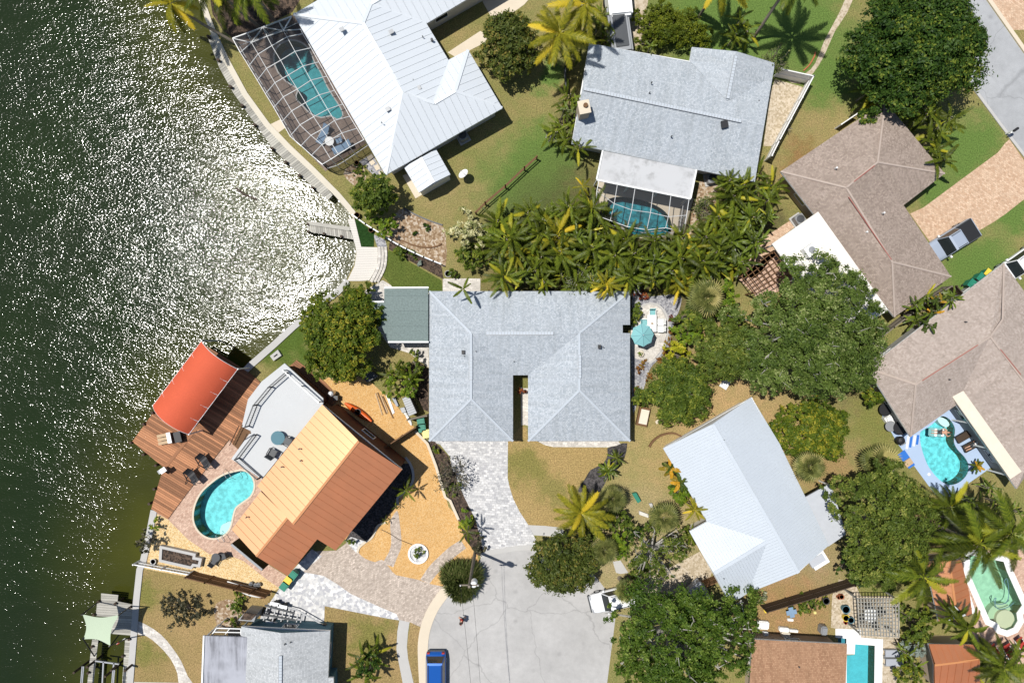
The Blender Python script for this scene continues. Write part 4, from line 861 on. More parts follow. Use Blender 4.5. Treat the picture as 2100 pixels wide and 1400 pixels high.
# D: white metal house, lower right
d1, d2 = 4.2, 3.9
D_f = [[(1360, 919, e), (1450, 1069, e), (1574, 1109, d2), (1534, 1215, e), (1637, 1174, d1), (1461, 870, d1)], [(1461, 870, d1), (1637, 1174, d1), (1699, 1117, e), (1600, 910, e), (1542, 814, e)],
       [(1414, 1089, e), (1464, 1175, d2), (1574, 1109, d2), (1450, 1069, e)], [(1464, 1175, d2), (1497, 1238, e), (1534, 1215, e), (1574, 1109, d2)]]
tD, rD = house('metal_roof_house', 'house with pale corrugated metal cross gable roof beside the wood chip yard', D_f, P(1360, 919, 1450, 1069, 1414, 1089, 1497, 1238, 1534, 1215, 1637, 1174, 1699, 1117, 1542, 814), e, 'metal', M['white_metal2'], M['offwhite'], 0.26,
               [[(1461, 870, d1), (1637, 1174, d1)], [(1464, 1175, d2), (1574, 1109, d2)]], [[(1361, 918, e - .1), (1541, 815, e - .1), (1461, 871, d1 - .05)], [(1415, 1089, e - .1), (1496, 1237, e - .1), (1464, 1174, d2 - .05)]], under=M['white_metal2'], joined=True)
for p, z in (((1484, 901), 4.0), ((1541, 1067), 3.6), ((1484, 1185), 3.6)): vent(rD, p, z, 0.04, 0.2)
pd = patio_roof('patio_roof', 'grey flat porch roof on the side of the corrugated metal house', P(1650, 1020, 1704, 990, 1735, 1095, 1699, 1120), 2.6, M['flat_grey'], posts=[(1704, 996), (1731, 1092)])
ac = thing('roof_dormer_box', 'white skylight box with grey panel on the lower edge of corrugated roof', 'roof box', W((1672, 1140)))
c = W((1672, 1140), 2.4); MB().box(c + Vector((0, 0, 0)), (1.5, 1.7, 1.0), 0.55).build('box', M['white'], ac); MB().box(W((1676, 1149), 2.93), (1.4, 0.7, 0.05), 0.55).build('panel', M['flat_grey'], ac); MB().box(W((1672, 1140), 0.95), (0.2, 0.2, 1.9), 0.55).build('support', M['white'], ac)
# J: tan roof bottom, K: orange metal roof bottom right
J_f = [[(1543, 1310, e), (1737, 1320, e), (1733, 1432, 4.4), (1535, 1428, 4.4)], [(1535, 1428, 4.4), (1733, 1432, 4.4), (1735, 1560, e), (1530, 1560, e)]]
tJ, rJ = house('shingle_roof_house', 'house with orange tan shingle roof beside the straight-sided pool', J_f, P(1543, 1310, 1737, 1320, 1735, 1560, 1530, 1560), e, 'shingle', M['shingle_tan'], M['stucco_tan'])
vent(rJ, (1638, 1366), 3.5, 0.06, 0.2)
k1 = q(24, 720, 1050, 1110, 1060, 1172, 1185, 770, 1236, 770, 1480, 1185, 1480)
K_f = [[(*k1[0], e), (*k1[3], 3.6), (*k1[2], 3.6), (*k1[1], e)], [(*k1[3], 3.6), (*k1[4], e), (*k1[5], e), (*k1[2], 3.6)]]
tK, rK = house('orange_roof_house', 'low house with orange metal gable roof among palms next to straight-sided pool', K_f, [k1[0], k1[3], k1[4], k1[5], k1[2], k1[1]], e, 'orange', M['roof_orange'], M['stucco_tan'], 0.6, [[(*k1[3], 3.6), (*k1[2], 3.6)]], over=0.3, under=M['underlay_brown'], capm=M['cap_orange'], capw=0.2, win=False)
k2 = q(24, 690, 300, 900, 300, 955, 700, 815, 860, 985, 290, 1145, 770, 1050, 800)
K2_f = [[(*k2[0], e), (*k2[3], e), (*k2[2], 3.6), (*k2[1], 3.6)], [(*k2[1], 3.6), (*k2[2], 3.6), (*k2[6], e), (*k2[5], e), (*k2[4], e)]]
tK2, rK2 = house('orange_roof_cabana', 'brown and orange metal roofed cabana beside the milky green pool', K2_f, [k2[0], k2[3], k2[6], k2[5], k2[4]], e, 'orange', M['roof_orange'], M['stucco_tan'], 0.6, [[(*k2[1], 3.6), (*k2[2], 3.6)]], over=0.3, under=M['underlay_brown'], capm=M['cap_orange'], capw=0.2, win=False)

# ------------------------------------------------------------------ pool cages
def cage(name, label, rows, zs, front=None, posts=True, c0=None, wallcols=(0,), bar=0.054):
    t = thing(name, label, 'screen enclosure', W(c0))
    n = len(rows); m = len(rows[0]); G3 = [[W(rows[i][j], zs[j]) for j in range(m)] for i in range(n)]
    for i in range(n):
        for j in range(m - 1): MB().bar(G3[i][j], G3[i][j + 1], bar, bar * 1.3).build('roof_beam', M['alu'], t)
    for i in range(n - 1):
        for j in range(m): MB().bar(G3[i][j] + Vector((0, 0, 0.003)), G3[i + 1][j] + Vector((0, 0, 0.003)), bar * 0.85, bar).build('purlin', M['alu'], t)
        for j in range(m - 1):
            qd = [G3[i][j], G3[i + 1][j], G3[i + 1][j + 1], G3[i][j + 1]]; MB().add([p + Vector((0, 0, 0.06)) for p in qd], [(0, 1, 2, 3)]).build('screen_panel', M['screen'], t)
    def wall(line):
        for i, p in enumerate(line):
            MB().box((p.x, p.y, p.z / 2), (0.06, 0.06, p.z)).build('post', M['alu'], t)
            if i + 1 < len(line):
                b = line[i + 1]; MB().add([(p.x, p.y, 0.02), (b.x, b.y, 0.02), tuple(b), tuple(p)], [(0, 1, 2, 3)]).build('screen_panel', M['screen_dark'], t)
                MB().bar((p.x, p.y, 1.0), (b.x, b.y, 1.0), 0.05, 0.06).build('chair_rail', M['alu'], t)
    wall([G3[i][0] for i in range(n)])
    if front: wall([W(p, z) for p, z in front])
    wall(G3[-1][:])
    return t, G3
rowsA = [q(1, 435, 505, 540, 410, 690, 350, 845, 295, 1010, 283), q(1, 515, 635, 605, 520, 735, 440, 880, 355, 1030, 325), q(1, 597, 770, 685, 658, 820, 580, 957, 495, 1110, 460), q(1, 675, 900, 765, 795, 895, 720, 1035, 635, 1185, 595),
         q(1, 755, 1030, 845, 930, 980, 855, 1110, 770, 1262, 732), q(1, 832, 1165, 925, 1065, 1058, 985, 1190, 910, 1335, 868), q(1, 910, 1305, 1005, 1197, 1135, 1120, 1270, 1048, 1415, 998), q(1, 1015, 1395, 1110, 1297, 1215, 1240, 1335, 1155, 1480, 1115),
         q(1, 1115, 1487, 1215, 1387, 1290, 1345, 1405, 1275, 1550, 1230), q(1, 1220, 1572, 1300, 1525, 1372, 1478, 1480, 1410, 1615, 1338)]
tCa, GA = cage('pool_screen_enclosure', 'white aluminium screen enclosure arching over the long teal pool', rowsA, [2.5, 3.15, 3.25, 3.15, 2.75], [(p, 2.5) for p in q(1, 435, 505, 360, 370, 500, 320, 650, 262, 800, 205, 945, 140)], c0=(600, 200))
fr = [W(p, 2.5) for p in q(1, 360, 370, 500, 320, 650, 262, 800, 205, 925, 160)]
for a, b in zip(fr[:-1], fr[1:]): MB().bar(a, b, 0.085, 0.11).build('roof_beam', M['alu'], tCa)
for a, b in ((fr[0], GA[0][1]), (fr[1], GA[0][1]), (fr[2], GA[0][2]), (fr[3], GA[0][3]), (fr[2], GA[0][1]), (fr[2], GA[0][3]), (fr[4], GA[0][3]), (fr[0], GA[0][0])): MB().bar(a, b, 0.07, 0.09).build('brace', M['alu'], tCa)
for qd in ((fr[0], fr[1], GA[0][1], GA[0][0]), (fr[1], fr[2], GA[0][2], GA[0][1]), (fr[2], fr[3], GA[0][3], GA[0][2]), (fr[3], fr[4], GA[0][4], GA[0][3])): MB().add([p + Vector((0, 0, 0.06)) for p in qd], [(0, 1, 2, 3)]).build('screen_panel', M['screen'], tCa)
rowsB = [q(8, 660, 800, 672, 570, 690, 470), q(8, 800, 850, 838, 690, 868, 505), q(8, 965, 910, 1005, 750, 1037, 540), q(8, 1150, 940, 1185, 775, 1210, 578), q(8, 1330, 920, 1355, 815, 1380, 612), q(8, 1500, 960, 1530, 800, 1553, 650)]
cage('pool_screen_enclosure', 'small white screen enclosure below the stained flat patio roof', rowsB, [2.6, 3.0, 2.95], c0=(1310, 440))
# ------------------------------------------------------------------ vegetation
LM = {
 'dark': leafmat('dark_green_leaves', (0.018, 0.048, 0.008), (0.075, 0.135, 0.020), (0.18, 0.22, 0.03), 0.10),
 'oak': leafmat('oak_leaves', (0.050, 0.085, 0.015), (0.150, 0.210, 0.042), (0.27, 0.31, 0.11), 0.06, 0.25),
 'oak2': leafmat('oak_leaves_deep', (0.034, 0.072, 0.008), (0.115, 0.180, 0.022), (0.20, 0.26, 0.05), 0.06, 0.25),
 'olive': leafmat('olive_leaves', (0.055, 0.085, 0.013), (0.155, 0.200, 0.032), (0.27, 0.28, 0.06), 0.08, 0.25),
 'brown': leafmat('bronze_green_leaves', (0.038, 0.056, 0.010), (0.120, 0.145, 0.026), (0.22, 0.18, 0.04), 0.12, 0.2),
 'mid': leafmat('mid_green_leaves', (0.050, 0.085, 0.012), (0.145, 0.195, 0.026), (0.26, 0.28, 0.04), 0.12),
 'lime': leafmat('lime_leaves', (0.09, 0.16, 0.015), (0.19, 0.27, 0.022), (0.28, 0.32, 0.03), 0.15),
 'yellow': leafmat('yellow_leaves', (0.22, 0.24, 0.012), (0.42, 0.40, 0.02), (0.55, 0.48, 0.05), 0.2),
 'yellowgreen': leafmat('yellow_green_leaves', (0.052, 0.090, 0.010), (0.160, 0.205, 0.020), (0.32, 0.29, 0.03), 0.14),
 'hedge': leafmat('clipped_hedge_leaves', (0.055, 0.085, 0.008), (0.165, 0.195, 0.016), (0.22, 0.24, 0.02), 0.1),
 'cream': leafmat('cream_variegated_leaves', (0.17, 0.20, 0.06), (0.52, 0.48, 0.22), (0.70, 0.66, 0.40), 0.35, 0.2),
 'purple': leafmat('purple_brown_leaves', (0.025, 0.028, 0.014), (0.085, 0.080, 0.045), (0.16, 0.14, 0.08), 0.2, 0.15),
 'red': leafmat('red_croton_leaves', (0.10, 0.02, 0.012), (0.30, 0.05, 0.025), (0.36, 0.16, 0.05), 0.25, 0.2),
 'orange': leafmat('orange_croton_leaves', (0.14, 0.06, 0.015), (0.36, 0.16, 0.05), (0.30, 0.24, 0.04), 0.25, 0.2),
 'pale': leafmat('pale_grey_green_leaves', (0.10, 0.12, 0.05), (0.24, 0.26, 0.13), (0.42, 0.42, 0.32), 0.2, 0.2),
 'silver': leafmat('silver_leaves', (0.16, 0.20, 0.17), (0.32, 0.37, 0.33), None, 0.2, 0.15),
 'grass': leafmat('ornamental_grass_blades', (0.05, 0.075, 0.018), (0.15, 0.175, 0.05), (0.26, 0.25, 0.10), 0.1, 0.2),
 'frond': leafmat('palm_fronds', (0.040, 0.068, 0.007), (0.165, 0.195, 0.018), (0.30, 0.27, 0.02), 0.06, 0.28, 0.4, 0.55),
 'frond_y': leafmat('yellow_palm_fronds', (0.110, 0.125, 0.010), (0.34, 0.30, 0.022), (0.55, 0.40, 0.03), 0.18, 0.3, 0.4, 0.3),
 'paddle': leafmat('paddle_leaves', (0.050, 0.085, 0.010), (0.130, 0.170, 0.016), (0.28, 0.25, 0.02), 0.05, 0.25, 0.4, 0.55, 0.35),
 'fan': leafmat('fan_palm_leaves', (0.080, 0.098, 0.024), (0.220, 0.225, 0.065), (0.34, 0.29, 0.11), 0.15, 0.2, 0.5, 0.3),
 'croton': leafmat('green_orange_fronds', (0.035, 0.065, 0.012), (0.085, 0.12, 0.02), (0.45, 0.24, 0.02), 0.25, 0.25, 0.4, 0.3),
}
def leafquads(C, D, size, g, aspect=0.5, upbias=0.6):     # diamond leaf at each centre
    n = len(C); r = g.normal(size=(n, 3)); nrm = D * 0.7 + r * 0.55 + np.array([0, 0, upbias]); nrm /= np.linalg.norm(nrm, axis=1)[:, None]
    t = g.normal(size=(n, 3)); t -= (t * nrm).sum(1)[:, None] * nrm; t /= np.linalg.norm(t, axis=1)[:, None]
    b = np.cross(nrm, t); s = (size * g.uniform(0.6, 1.35, n))[:, None]
    V = np.stack([C - t * s, C - b * s * aspect, C + t * s, C + b * s * aspect], 1).reshape(-1, 3)
    F = np.arange(4 * n).reshape(n, 4); return V, F
def lobes_of(cx, cy, rx, ry, z0, z1, k, g, shape=None, lr=(0.26, 0.42)):
    L = []; tries = 0; ph = g.uniform(0, 6.28, 3)
    while len(L) < k and tries < k * 60:
        tries += 1; a = g.uniform(0, 2 * math.pi); d = math.sqrt(g.uniform(0, 1)) * 0.86 * (1 + 0.13 * math.sin(2 * a + ph[0]) + 0.11 * math.sin(3 * a + ph[1]) + 0.09 * math.sin(5 * a + ph[2]))
        r = g.uniform(*lr) * (1.0 - 0.35 * d)
        x, y = d * math.cos(a), d * math.sin(a)
        if any((x - m[0]) ** 2 + (y - m[1]) ** 2 < (0.55 * min(r, m[2])) ** 2 for m in L): continue
        L.append((x, y, r, d))
    out = []
    for x, y, r, d in L:
        R_ = r * (rx + ry) / 2; top = z0 + (z1 - z0) * (1 - 0.62 * d * d) * g.uniform(0.72, 1.08)
        zc = max(z0 + 0.1, top - R_ * 0.8); out.append((cx + x * rx, cy + y * ry, zc, R_))
    return out
def crown(name, lobes, per, size, mat, parent, g, flat=0.8, aspect=0.5, sub=True, cl=36):
    Cs, Ds, vs = [], [], []
    for (x, y, z, r) in lobes:
        n = max(20, int(per * r * r * 2.6))
        d = g.normal(size=(n, 3)); d /= np.linalg.norm(d, axis=1)[:, None]; d[:, 2] = np.where(d[:, 2] < -0.25, -d[:, 2], d[:, 2])
        if sub:                       # small clumps inside each lobe give ragged light and dark groups
            kc = max(5, int(n / cl)); cd = g.normal(size=(kc, 3)); cd /= np.linalg.norm(cd, axis=1)[:, None]; cd[:, 2] = np.abs(cd[:, 2]) * 1.0 - 0.15
            pick = g.integers(0, kc, n); d = cd[pick] + g.normal(size=(n, 3)) * 0.15; tint = g.uniform(-0.3, 0.3, kc)[pick]; rad = g.uniform(0.72, 1.18, kc)[pick] * g.uniform(0.82, 1.04, n)
        else: tint = 0; rad = g.uniform(0.7, 1.03, n)
        C = np.array([x, y, z]) + d * (r * rad)[:, None] * np.array([1, 1, flat])
        Cs.append(C); Ds.append(d); vs.append(np.clip(g.uniform(0, 1, n) * 0.8 + 0.1 + tint + g.uniform(-0.22, 0.22), 0, 1))
    C = np.concatenate(Cs); D = np.concatenate(Ds); v = np.concatenate(vs)
    V, F = leafquads(C, D, size, g, aspect); return fast(name, V, F, mat, parent, np.repeat(v, 4))
def tree(label, px, rpx, h, mat, name='tree', cat='tree', size=0.16, per=150, k=None, z0=None, bark='bark', seed=0, ry=None, group=None, flat=0.8, twigs=0, aspect=0.5, lr=(0.26, 0.42), extra=None, cl=36):
    g = np.random.default_rng(seed + 100); rr = random.Random(seed + 5)
    zc = h * 0.7; c = W(px, zc); kf = (H - zc) / H / S; rx_, ry_ = rpx * kf, (ry or rpx) * kf
    z0 = z0 if z0 is not None else h * 0.38
    k = k or max(7, int(rx_ * ry_ * 1.5))
    t = thing(name, label, cat, (c.x, c.y, 0), group)
    L = lobes_of(c.x, c.y, rx_, ry_, z0, h, k, g, lr=lr)
    if extra:
        for (ex, ey, er, ez) in extra: e_ = W((ex, ey), ez); L.append((e_.x, e_.y, ez, er / S))
    crown('crown', L, per, size, LM[mat], t, g, flat, aspect, True, cl)
    tr = 0.035 * h + 0.02 * rx_
    MB().tube([(c.x, c.y, -0.1), (c.x + rr.uniform(-.15, .15), c.y + rr.uniform(-.15, .15), z0 * 0.6), (c.x, c.y, z0 * 1.05)], [tr * 1.2, tr, tr * 0.75], 8).build('trunk', M[bark], t)
    mb = MB()
    for (x, y, z, r) in rr.sample(L, min(len(L), 9 + twigs)):
        m_ = Vector((c.x, c.y, z0)).lerp(Vector((x, y, z)), 0.55) + Vector((0, 0, -0.2)); mb.tube([(c.x, c.y, z0 * 0.9), m_, (x, y, z + r * 0.35)], [tr * 0.5, tr * 0.3, tr * 0.1], 5, False)
        for _ in range(2 if twigs else 0):
            e_ = Vector((x, y, z)) + Vector((rr.uniform(-1, 1), rr.uniform(-1, 1), rr.uniform(0.5, 0.95))).normalized() * r * 1.0; mb.tube([(x, y, z), e_], [tr * 0.12, 0.012], 4, False)
    mb.build('limb', M[bark], t)
    return t
def shrub(label, px, rpx, h, mat, name='shrub', cat='shrub', seed=0, size=0.13, per=190, ry=None, group=None, k=None, **kw):
    if (k or 9) <= 12: kw.setdefault('lr', (0.42, 0.62))
    return tree(label, px, rpx, h, mat, name, cat, size, per, k, 0.15 * h, 'bark', seed, ry, group, **kw)
def bare(label, px, rpx, h, seed, mat='bark', leaves=None, n=26, name='bare_shrub'):
    rr = random.Random(seed); c = W(px, h * 0.6); t = thing(name, label, 'shrub', (c.x, c.y, 0)); R_ = rpx / S; mb = MB(); tips = []
    for i in range(n):
        a = rr.uniform(0, 6.28); d = rr.uniform(0.5, 1.0) * R_; p0 = Vector((c.x, c.y, 0.1)); p2 = Vector((c.x + d * math.cos(a), c.y + d * math.sin(a), h * rr.uniform(0.5, 1.0)))
        p1 = p0.lerp(p2, 0.5) + Vector((rr.uniform(-.2, .2), rr.uniform(-.2, .2), 0.25)); mb.tube([p0, p1, p2], [0.035, 0.022, 0.012], 4, False); tips.append(p2)
        for _ in range(3):
            b = p1.lerp(p2, rr.uniform(0.1, 0.9)); e_ = b + Vector((rr.uniform(-1, 1), rr.uniform(-1, 1), rr.uniform(-.2, .6))) * R_ * 0.3; mb.tube([b, e_], [0.016, 0.008], 4, False); tips.append(e_)
    mb.build('stem', M[mat], t)
    if leaves:
        g = np.random.default_rng(seed); C = np.repeat(np.array([tuple(p) for p in tips]), 5, 0) + g.normal(size=(len(tips) * 5, 3)) * 0.12
        V, F = leafquads(C, np.tile([0, 0, 1.0], (len(C), 1)), 0.09, g); fast('foliage', V, F, LM[leaves], t, np.repeat(g.uniform(0, 1, len(C)), 4))
    return t

# fronds (local: base at origin, growing along +x, z up)
def feather(L, nl, ll, lw, droop, g, base=0.12, sweep=0.5, vshape=0.25):
    V = []; F = []; A = []
    def sp(t): return np.array([L * (t - 0.16 * droop * t * t), 0.0, L * (0.10 * t - 0.42 * droop * t * t)])
    ts = np.linspace(0, 1, 9)
    for i in range(8):
        a, b = sp(ts[i]), sp(ts[i + 1]); w0, w1 = 0.05 * (1 - ts[i] * 0.85), 0.05 * (1 - ts[i + 1] * 0.85); n = len(V)
        V += [a + [0, -w0, 0], a + [0, w0, 0], b + [0, w1, 0], b + [0, -w1, 0]]; F.append((n, n + 3, n + 2, n + 1)); A += [0.85] * 4
    for t in np.linspace(base, 1.0, nl):
        p = sp(t); tg = sp(min(1, t + 0.02)) - sp(max(0, t - 0.02)); tg /= np.linalg.norm(tg)
        le = ll * (math.sin(math.pi * (0.10 + 0.80 * t)) ** 0.7) * g.uniform(0.85, 1.1)
        for s in (-1, 1):
            d = tg * (sweep + 0.35 * t) + np.array([0, s * (1.0 - 0.25 * t), 0]) + np.array([0, 0, vshape - 0.55 * g.uniform(0.5, 1.2) * droop]); d /= np.linalg.norm(d)
            q1 = p + d * le * 0.5; q2 = p + d * le + np.array([0, 0, -0.22 * le * droop]); w = tg * lw * 0.5
            n = len(V); V += [p - w, p + w, q1 + w * 1.1, q1 - w * 1.1, q2]; c = g.uniform(0.05, 0.95); A += [c * 0.7, c * 0.7, c, c, min(1, c * 1.1)]
            F += [(n, n + 1, n + 2, n + 3), (n + 3, n + 2, n + 4, n + 4)]
    return np.array(V), F, A
def mesh_from(name, V, F, A, mat):
    me = bpy.data.meshes.new(name); me.from_pydata([tuple(v) for v in V], [], [tuple(dict.fromkeys(f)) for f in F])
    a = me.attributes.new('v', 'FLOAT', 'POINT'); a.data.foreach_set('value', np.asarray(A, np.float32)); me.materials.append(mat); me.update(); return me
def paddle(L, pet, w, droop, g):
    V = []; F = []; A = []; ns = 9
    def sp(t): return np.array([L * (t - 0.15 * droop * t * t), 0, L * (0.12 * t - 0.36 * droop * t * t)])
    a, b = np.array([-pet, 0, -pet * 0.15]), sp(0.0); n = len(V); V += [a + [0, -.03, 0], a + [0, .03, 0], b + [0, .03, 0], b + [0, -.03, 0]]; F.append((n, n + 3, n + 2, n + 1)); A += [0.6] * 4
    for i in range(ns + 1):
        t = i / ns; ww = w * (math.sin(math.pi * (0.06 + 0.90 * t)) ** 0.6) * (1.0 if i % 3 else 0.82) * g.uniform(0.9, 1.08)
        p = sp(t); z = 0.16 * ww + 0.04 * math.sin(t * 14)
        V += [p + [0, -ww, z], p, p + [0, ww, z + 0.02 * math.sin(t * 11)]]; A += [0.45 + 0.3 * g.uniform(-1, 1), 0.8, 0.45 + 0.3 * g.uniform(-1, 1)]
        if i: n = 4 + 3 * (i - 1); F += [(n, n + 3, n + 4, n + 1), (n + 1, n + 4, n + 5, n + 2)]
    return np.array(V), F, A
def fan(R_, pet, nb, g):
    V = []; F = []; A = []
    V += [np.array([0, -.025, 0]), np.array([0, .025, 0]), np.array([pet, .02, pet * .1]), np.array([pet, -.02, pet * .1])]; F.append((0, 3, 2, 1)); A += [.7] * 4
    for i in range(nb):
        a = R(-110) + R(220) * i / (nb - 1); l = R_ * (1 - 0.25 * (abs(a) / R(125)) ** 2) * g.uniform(.9, 1.05); d = np.array([math.cos(a), math.sin(a), 0.0]); s = np.array([-d[1], d[0], 0]); p = np.array([pet, 0, pet * .1])
        n = len(V); V += [p, p + d * l * .55 - s * .032 * l / .6 + [0, 0, .03], p + d * l + [0, 0, -.16 * l], p + d * l * .55 + s * .032 * l / .6 + [0, 0, .03]]; c = g.uniform(.1, .9); A += [c * .6, c, min(1, c * 1.2), c]; F.append((n, n + 1, n + 2, n + 3))
    return np.array(V), F, A
g0 = np.random.default_rng(3)
FR = {'coco': [mesh_from('frond', *feather(3.6, 30, 0.60, 0.085, d, g0), LM['frond']) for d in (0.55, 0.8, 1.05)],
      'coco_y': [mesh_from('frond', *feather(3.5, 30, 0.58, 0.085, d, g0), LM['frond_y']) for d in (0.55, 0.8, 1.05)],
      'areca': [mesh_from('frond', *feather(2.2, 22, 0.33, 0.065, d, g0, 0.2, 0.7, 0.35), LM['frond']) for d in (0.6, 0.85, 1.1)],
      'areca_y': [mesh_from('frond', *feather(2.1, 22, 0.33, 0.065, d, g0, 0.2, 0.7, 0.35), LM['frond_y']) for d in (0.6, 0.9, 1.1)],
      'foxtail': [mesh_from('frond', *feather(2.4, 34, 0.34, 0.075, d, g0, 0.08, 0.45, 0.3), LM['frond']) for d in (0.7, 0.95, 1.15)],
      'paddle': [mesh_from('leaf', *paddle(1.7, 0.7, w, d, g0), LM['paddle']) for w, d in ((0.14, 0.7), (0.17, 1.0), (0.125, 0.45))],
      'croton': [mesh_from('leaf', *paddle(1.1, 0.3, 0.17, d, g0), LM['croton']) for d in (0.6, 0.9, 1.1)],
      'fan': [mesh_from('leaf', *fan(0.85, 0.62, 17, g0), LM['fan']) for _ in range(3)]}
def palm(label, px, kind, h, n, sc_=1.0, seed=0, name='palm', group=None, tr=0.13, lean=(0, 0), lo=-35, hi=62, trunk=True, cat='palm', zspread=0.0, stems=1, rad=0.0):
    rr = random.Random(seed + 900); top = W(px, h); base = Vector((top.x - lean[0], top.y - lean[1], 0))
    t = thing(name, label, cat, base, group)
    if trunk:
        for s in range(stems):
            o = Vector((rr.uniform(-.3, .3), rr.uniform(-.3, .3), 0)) if stems > 1 else Vector((0, 0, 0))
            mid = base.lerp(top, 0.5) + Vector((lean[0] * 0.12, lean[1] * 0.12, 0)); MB().tube([base + o + Vector((0, 0, -.05)), base + o + Vector((0, 0, .3)), mid + o * 0.8, top + o * 0.5], [tr * 1.5, tr * 1.1, tr, tr * 0.8], 8).build('trunk', M['palm_bark'], t)
    y0 = rr.uniform(0, 6.28)
    for i in range(n):
        f = (i + 0.5) / n; pitch = R(hi + (lo - hi) * f ** 0.75 + rr.uniform(-9, 9)); yaw = y0 + i * 2.39996 + rr.uniform(-.2, .2)
        me = rr.choice(FR[kind]); o = link(bpy.data.objects.new('frond' if 'frond' in me.name else 'leaf', me)); o.parent = t
        d = rad * math.sqrt(rr.random()); q_ = rr.uniform(0, 6.28)
        o.location = (top - base) + Vector((d * math.cos(q_), d * math.sin(q_), -zspread * rr.random() - 0.02 * i * 0.2))
        o.rotation_euler = Euler((rr.uniform(-.25, .25), -pitch, yaw), 'XYZ'); s = sc_ * rr.uniform(0.85, 1.12) * (0.8 if f < 0.15 else 1.0); o.scale = (s, s, s)
    return t

# --- broad trees
tree('huge dense dark green tree overhanging the street and taupe roof', (1893, 95), 152, 8.0, 'dark', size=0.14, per=260, seed=1, ry=132, k=70, z0=2.0, lr=(0.2, 0.34))
tree('big airy live oak spreading over the white flat roof', (1672, 678), 160, 9.0, 'oak', size=0.115, per=250, seed=2, ry=172, k=96, z0=2.6, bark='bark_pale', twigs=50, lr=(0.15, 0.27), flat=0.75, cl=60)
tree('wide live oak at the cul-de-sac edge over the sunken car port yard', (1402, 1324), 158, 9.0, 'oak2', size=0.12, per=240, seed=3, ry=120, k=78, z0=2.2, bark='bark_pale', twigs=30, lr=(0.15, 0.27), cl=55, extra=[(1330, 1235, 40, 5), (1420, 1240, 38, 5), (1470, 1260, 30, 4), (1520, 1230, 32, 3.5)])
tree('round bronze green tree standing over the cul-de-sac kerb', (1162, 1158), 78, 5.0, 'brown', size=0.115, per=280, seed=4, ry=62, k=44, z0=1.4, lr=(0.3, 0.44))
tree('tall olive green tree by the weathered lattice pergola', (1820, 1080), 112, 8.0, 'olive', size=0.11, per=270, seed=5, ry=140, k=76, z0=2.4, lr=(0.16, 0.27), cl=50)
tree('big round yellow-green tree on the seawall lawn', (695, 682), 90, 6.0, 'yellowgreen', size=0.13, per=240, seed=6, ry=96, k=60, z0=1.2, lr=(0.22, 0.36))
tree('dark round tree on the lawn next to white metal roof', (1043, 84), 58, 5.0, 'brown', size=0.13, per=260, seed=7, ry=64, k=30, z0=1.2, lr=(0.34, 0.5), extra=[(1043, 60, 30, 3.5)])
tree('leafy green tree at the corner of the white metal roof', (766, 392), 46, 4.6, 'mid', size=0.13, per=240, seed=8, k=20, z0=1.2, lr=(0.38, 0.55))
shrub('yellow-green bush by the low white fence and lawn corner', (782, 455), 30, 2.6, 'lime', seed=9, k=9)
tree('rounded mid green tree beside the oval patio and wood chips', (1390, 806), 74, 5.0, 'mid', size=0.12, per=260, seed=10, ry=66, k=40, z0=1.2, lr=(0.3, 0.44))
tree('dark bushy tree between yellow shrubs and the live oak', (1492, 716), 58, 6.0, 'olive', size=0.12, per=260, seed=11, ry=74, k=40, z0=1.5, lr=(0.3, 0.44))
tree('dense green tree above the yellow shrubs by the oval patio', (1420, 650), 42, 4.5, 'mid', size=0.15, per=180, seed=12, ry=38, k=14, z0=1.2)
shrub('lime green bush behind the oval patio gravel', (1487, 612), 34, 4.2, 'lime', seed=13, ry=44, k=14, lr=(0.3, 0.45), per=260)
shrub('bright lime yellow shrub edging the oval patio', (1408, 688), 40, 3.6, 'lime', seed=14, k=16, lr=(0.28, 0.42), per=260, ry=26)
shrub('golden yellow shrub edging the oval patio', (1385, 721), 34, 3.2, 'yellow', seed=15, k=15, ry=24, lr=(0.28, 0.42), per=260)
shrub('sprawling green and orange sea grape shrub below the live oak', (1668, 884), 84, 3.4, 'yellowgreen', seed=16, ry=68, k=42, size=0.13, per=230, lr=(0.26, 0.4))
tree('airy grey-green tree with bare white branches by the sandy drive', (1348, 1140), 74, 5.5, 'olive', size=0.10, per=75, seed=17, ry=64, k=30, z0=1.6, bark='bark_pale', twigs=14)
HM = ('beside the sandy path and motorhome', 'in the middle of the hedge', 'below the leaning coconut palm', 'at the step in the grey roof', 'beside the small palm at the eave', 'farthest back from the grey roof')
for i, (x, y, r_) in enumerate([(1338, 40, 36), (1375, 55, 40), (1415, 55, 38), (1440, 75, 26), (1330, 75, 26), (1360, 20, 24)]):
    shrub('clipped rounded green hedge mound ' + HM[i], (x, y), r_, 2.6, 'hedge', 'hedge_mound', 'hedge', seed=30 + i, k=12, per=330, size=0.085, group='clipped hedge mounds north of the grey roof', flat=0.9)
shrub('cream variegated bush beside the palm thicket', (955, 470), 46, 3.6, 'cream', seed=40, ry=40, k=16, size=0.2, per=95, aspect=0.3)
shrub('small cream variegated bush below the larger cream one', (1000, 485), 20, 2.6, 'cream', seed=41, k=5, size=0.2, per=95, aspect=0.3)
shrub('green bush under the cream variegated bush', (965, 525), 34, 2.6, 'mid', seed=42, k=9)
shrub('purple-brown leafy shrub on the dry lawn near shade sail', (368, 1256), 46, 2.6, 'purple', seed=43, ry=30, k=12, per=90, size=0.12)
shrub('low green shrub in the round sandy bed by the teal-walled house', (480, 1252), 26, 1.2, 'mid', seed=44, ry=32, k=9, per=110)
shrub('small green bush beside the timber deck corner', (317, 1077), 13, 1.1, 'lime', seed=45, k=5)
shrub('dark rounded bush beside the pale raised planter wall', (298, 1117), 22, 2.2, 'purple', seed=46, k=7, ry=26, per=120)
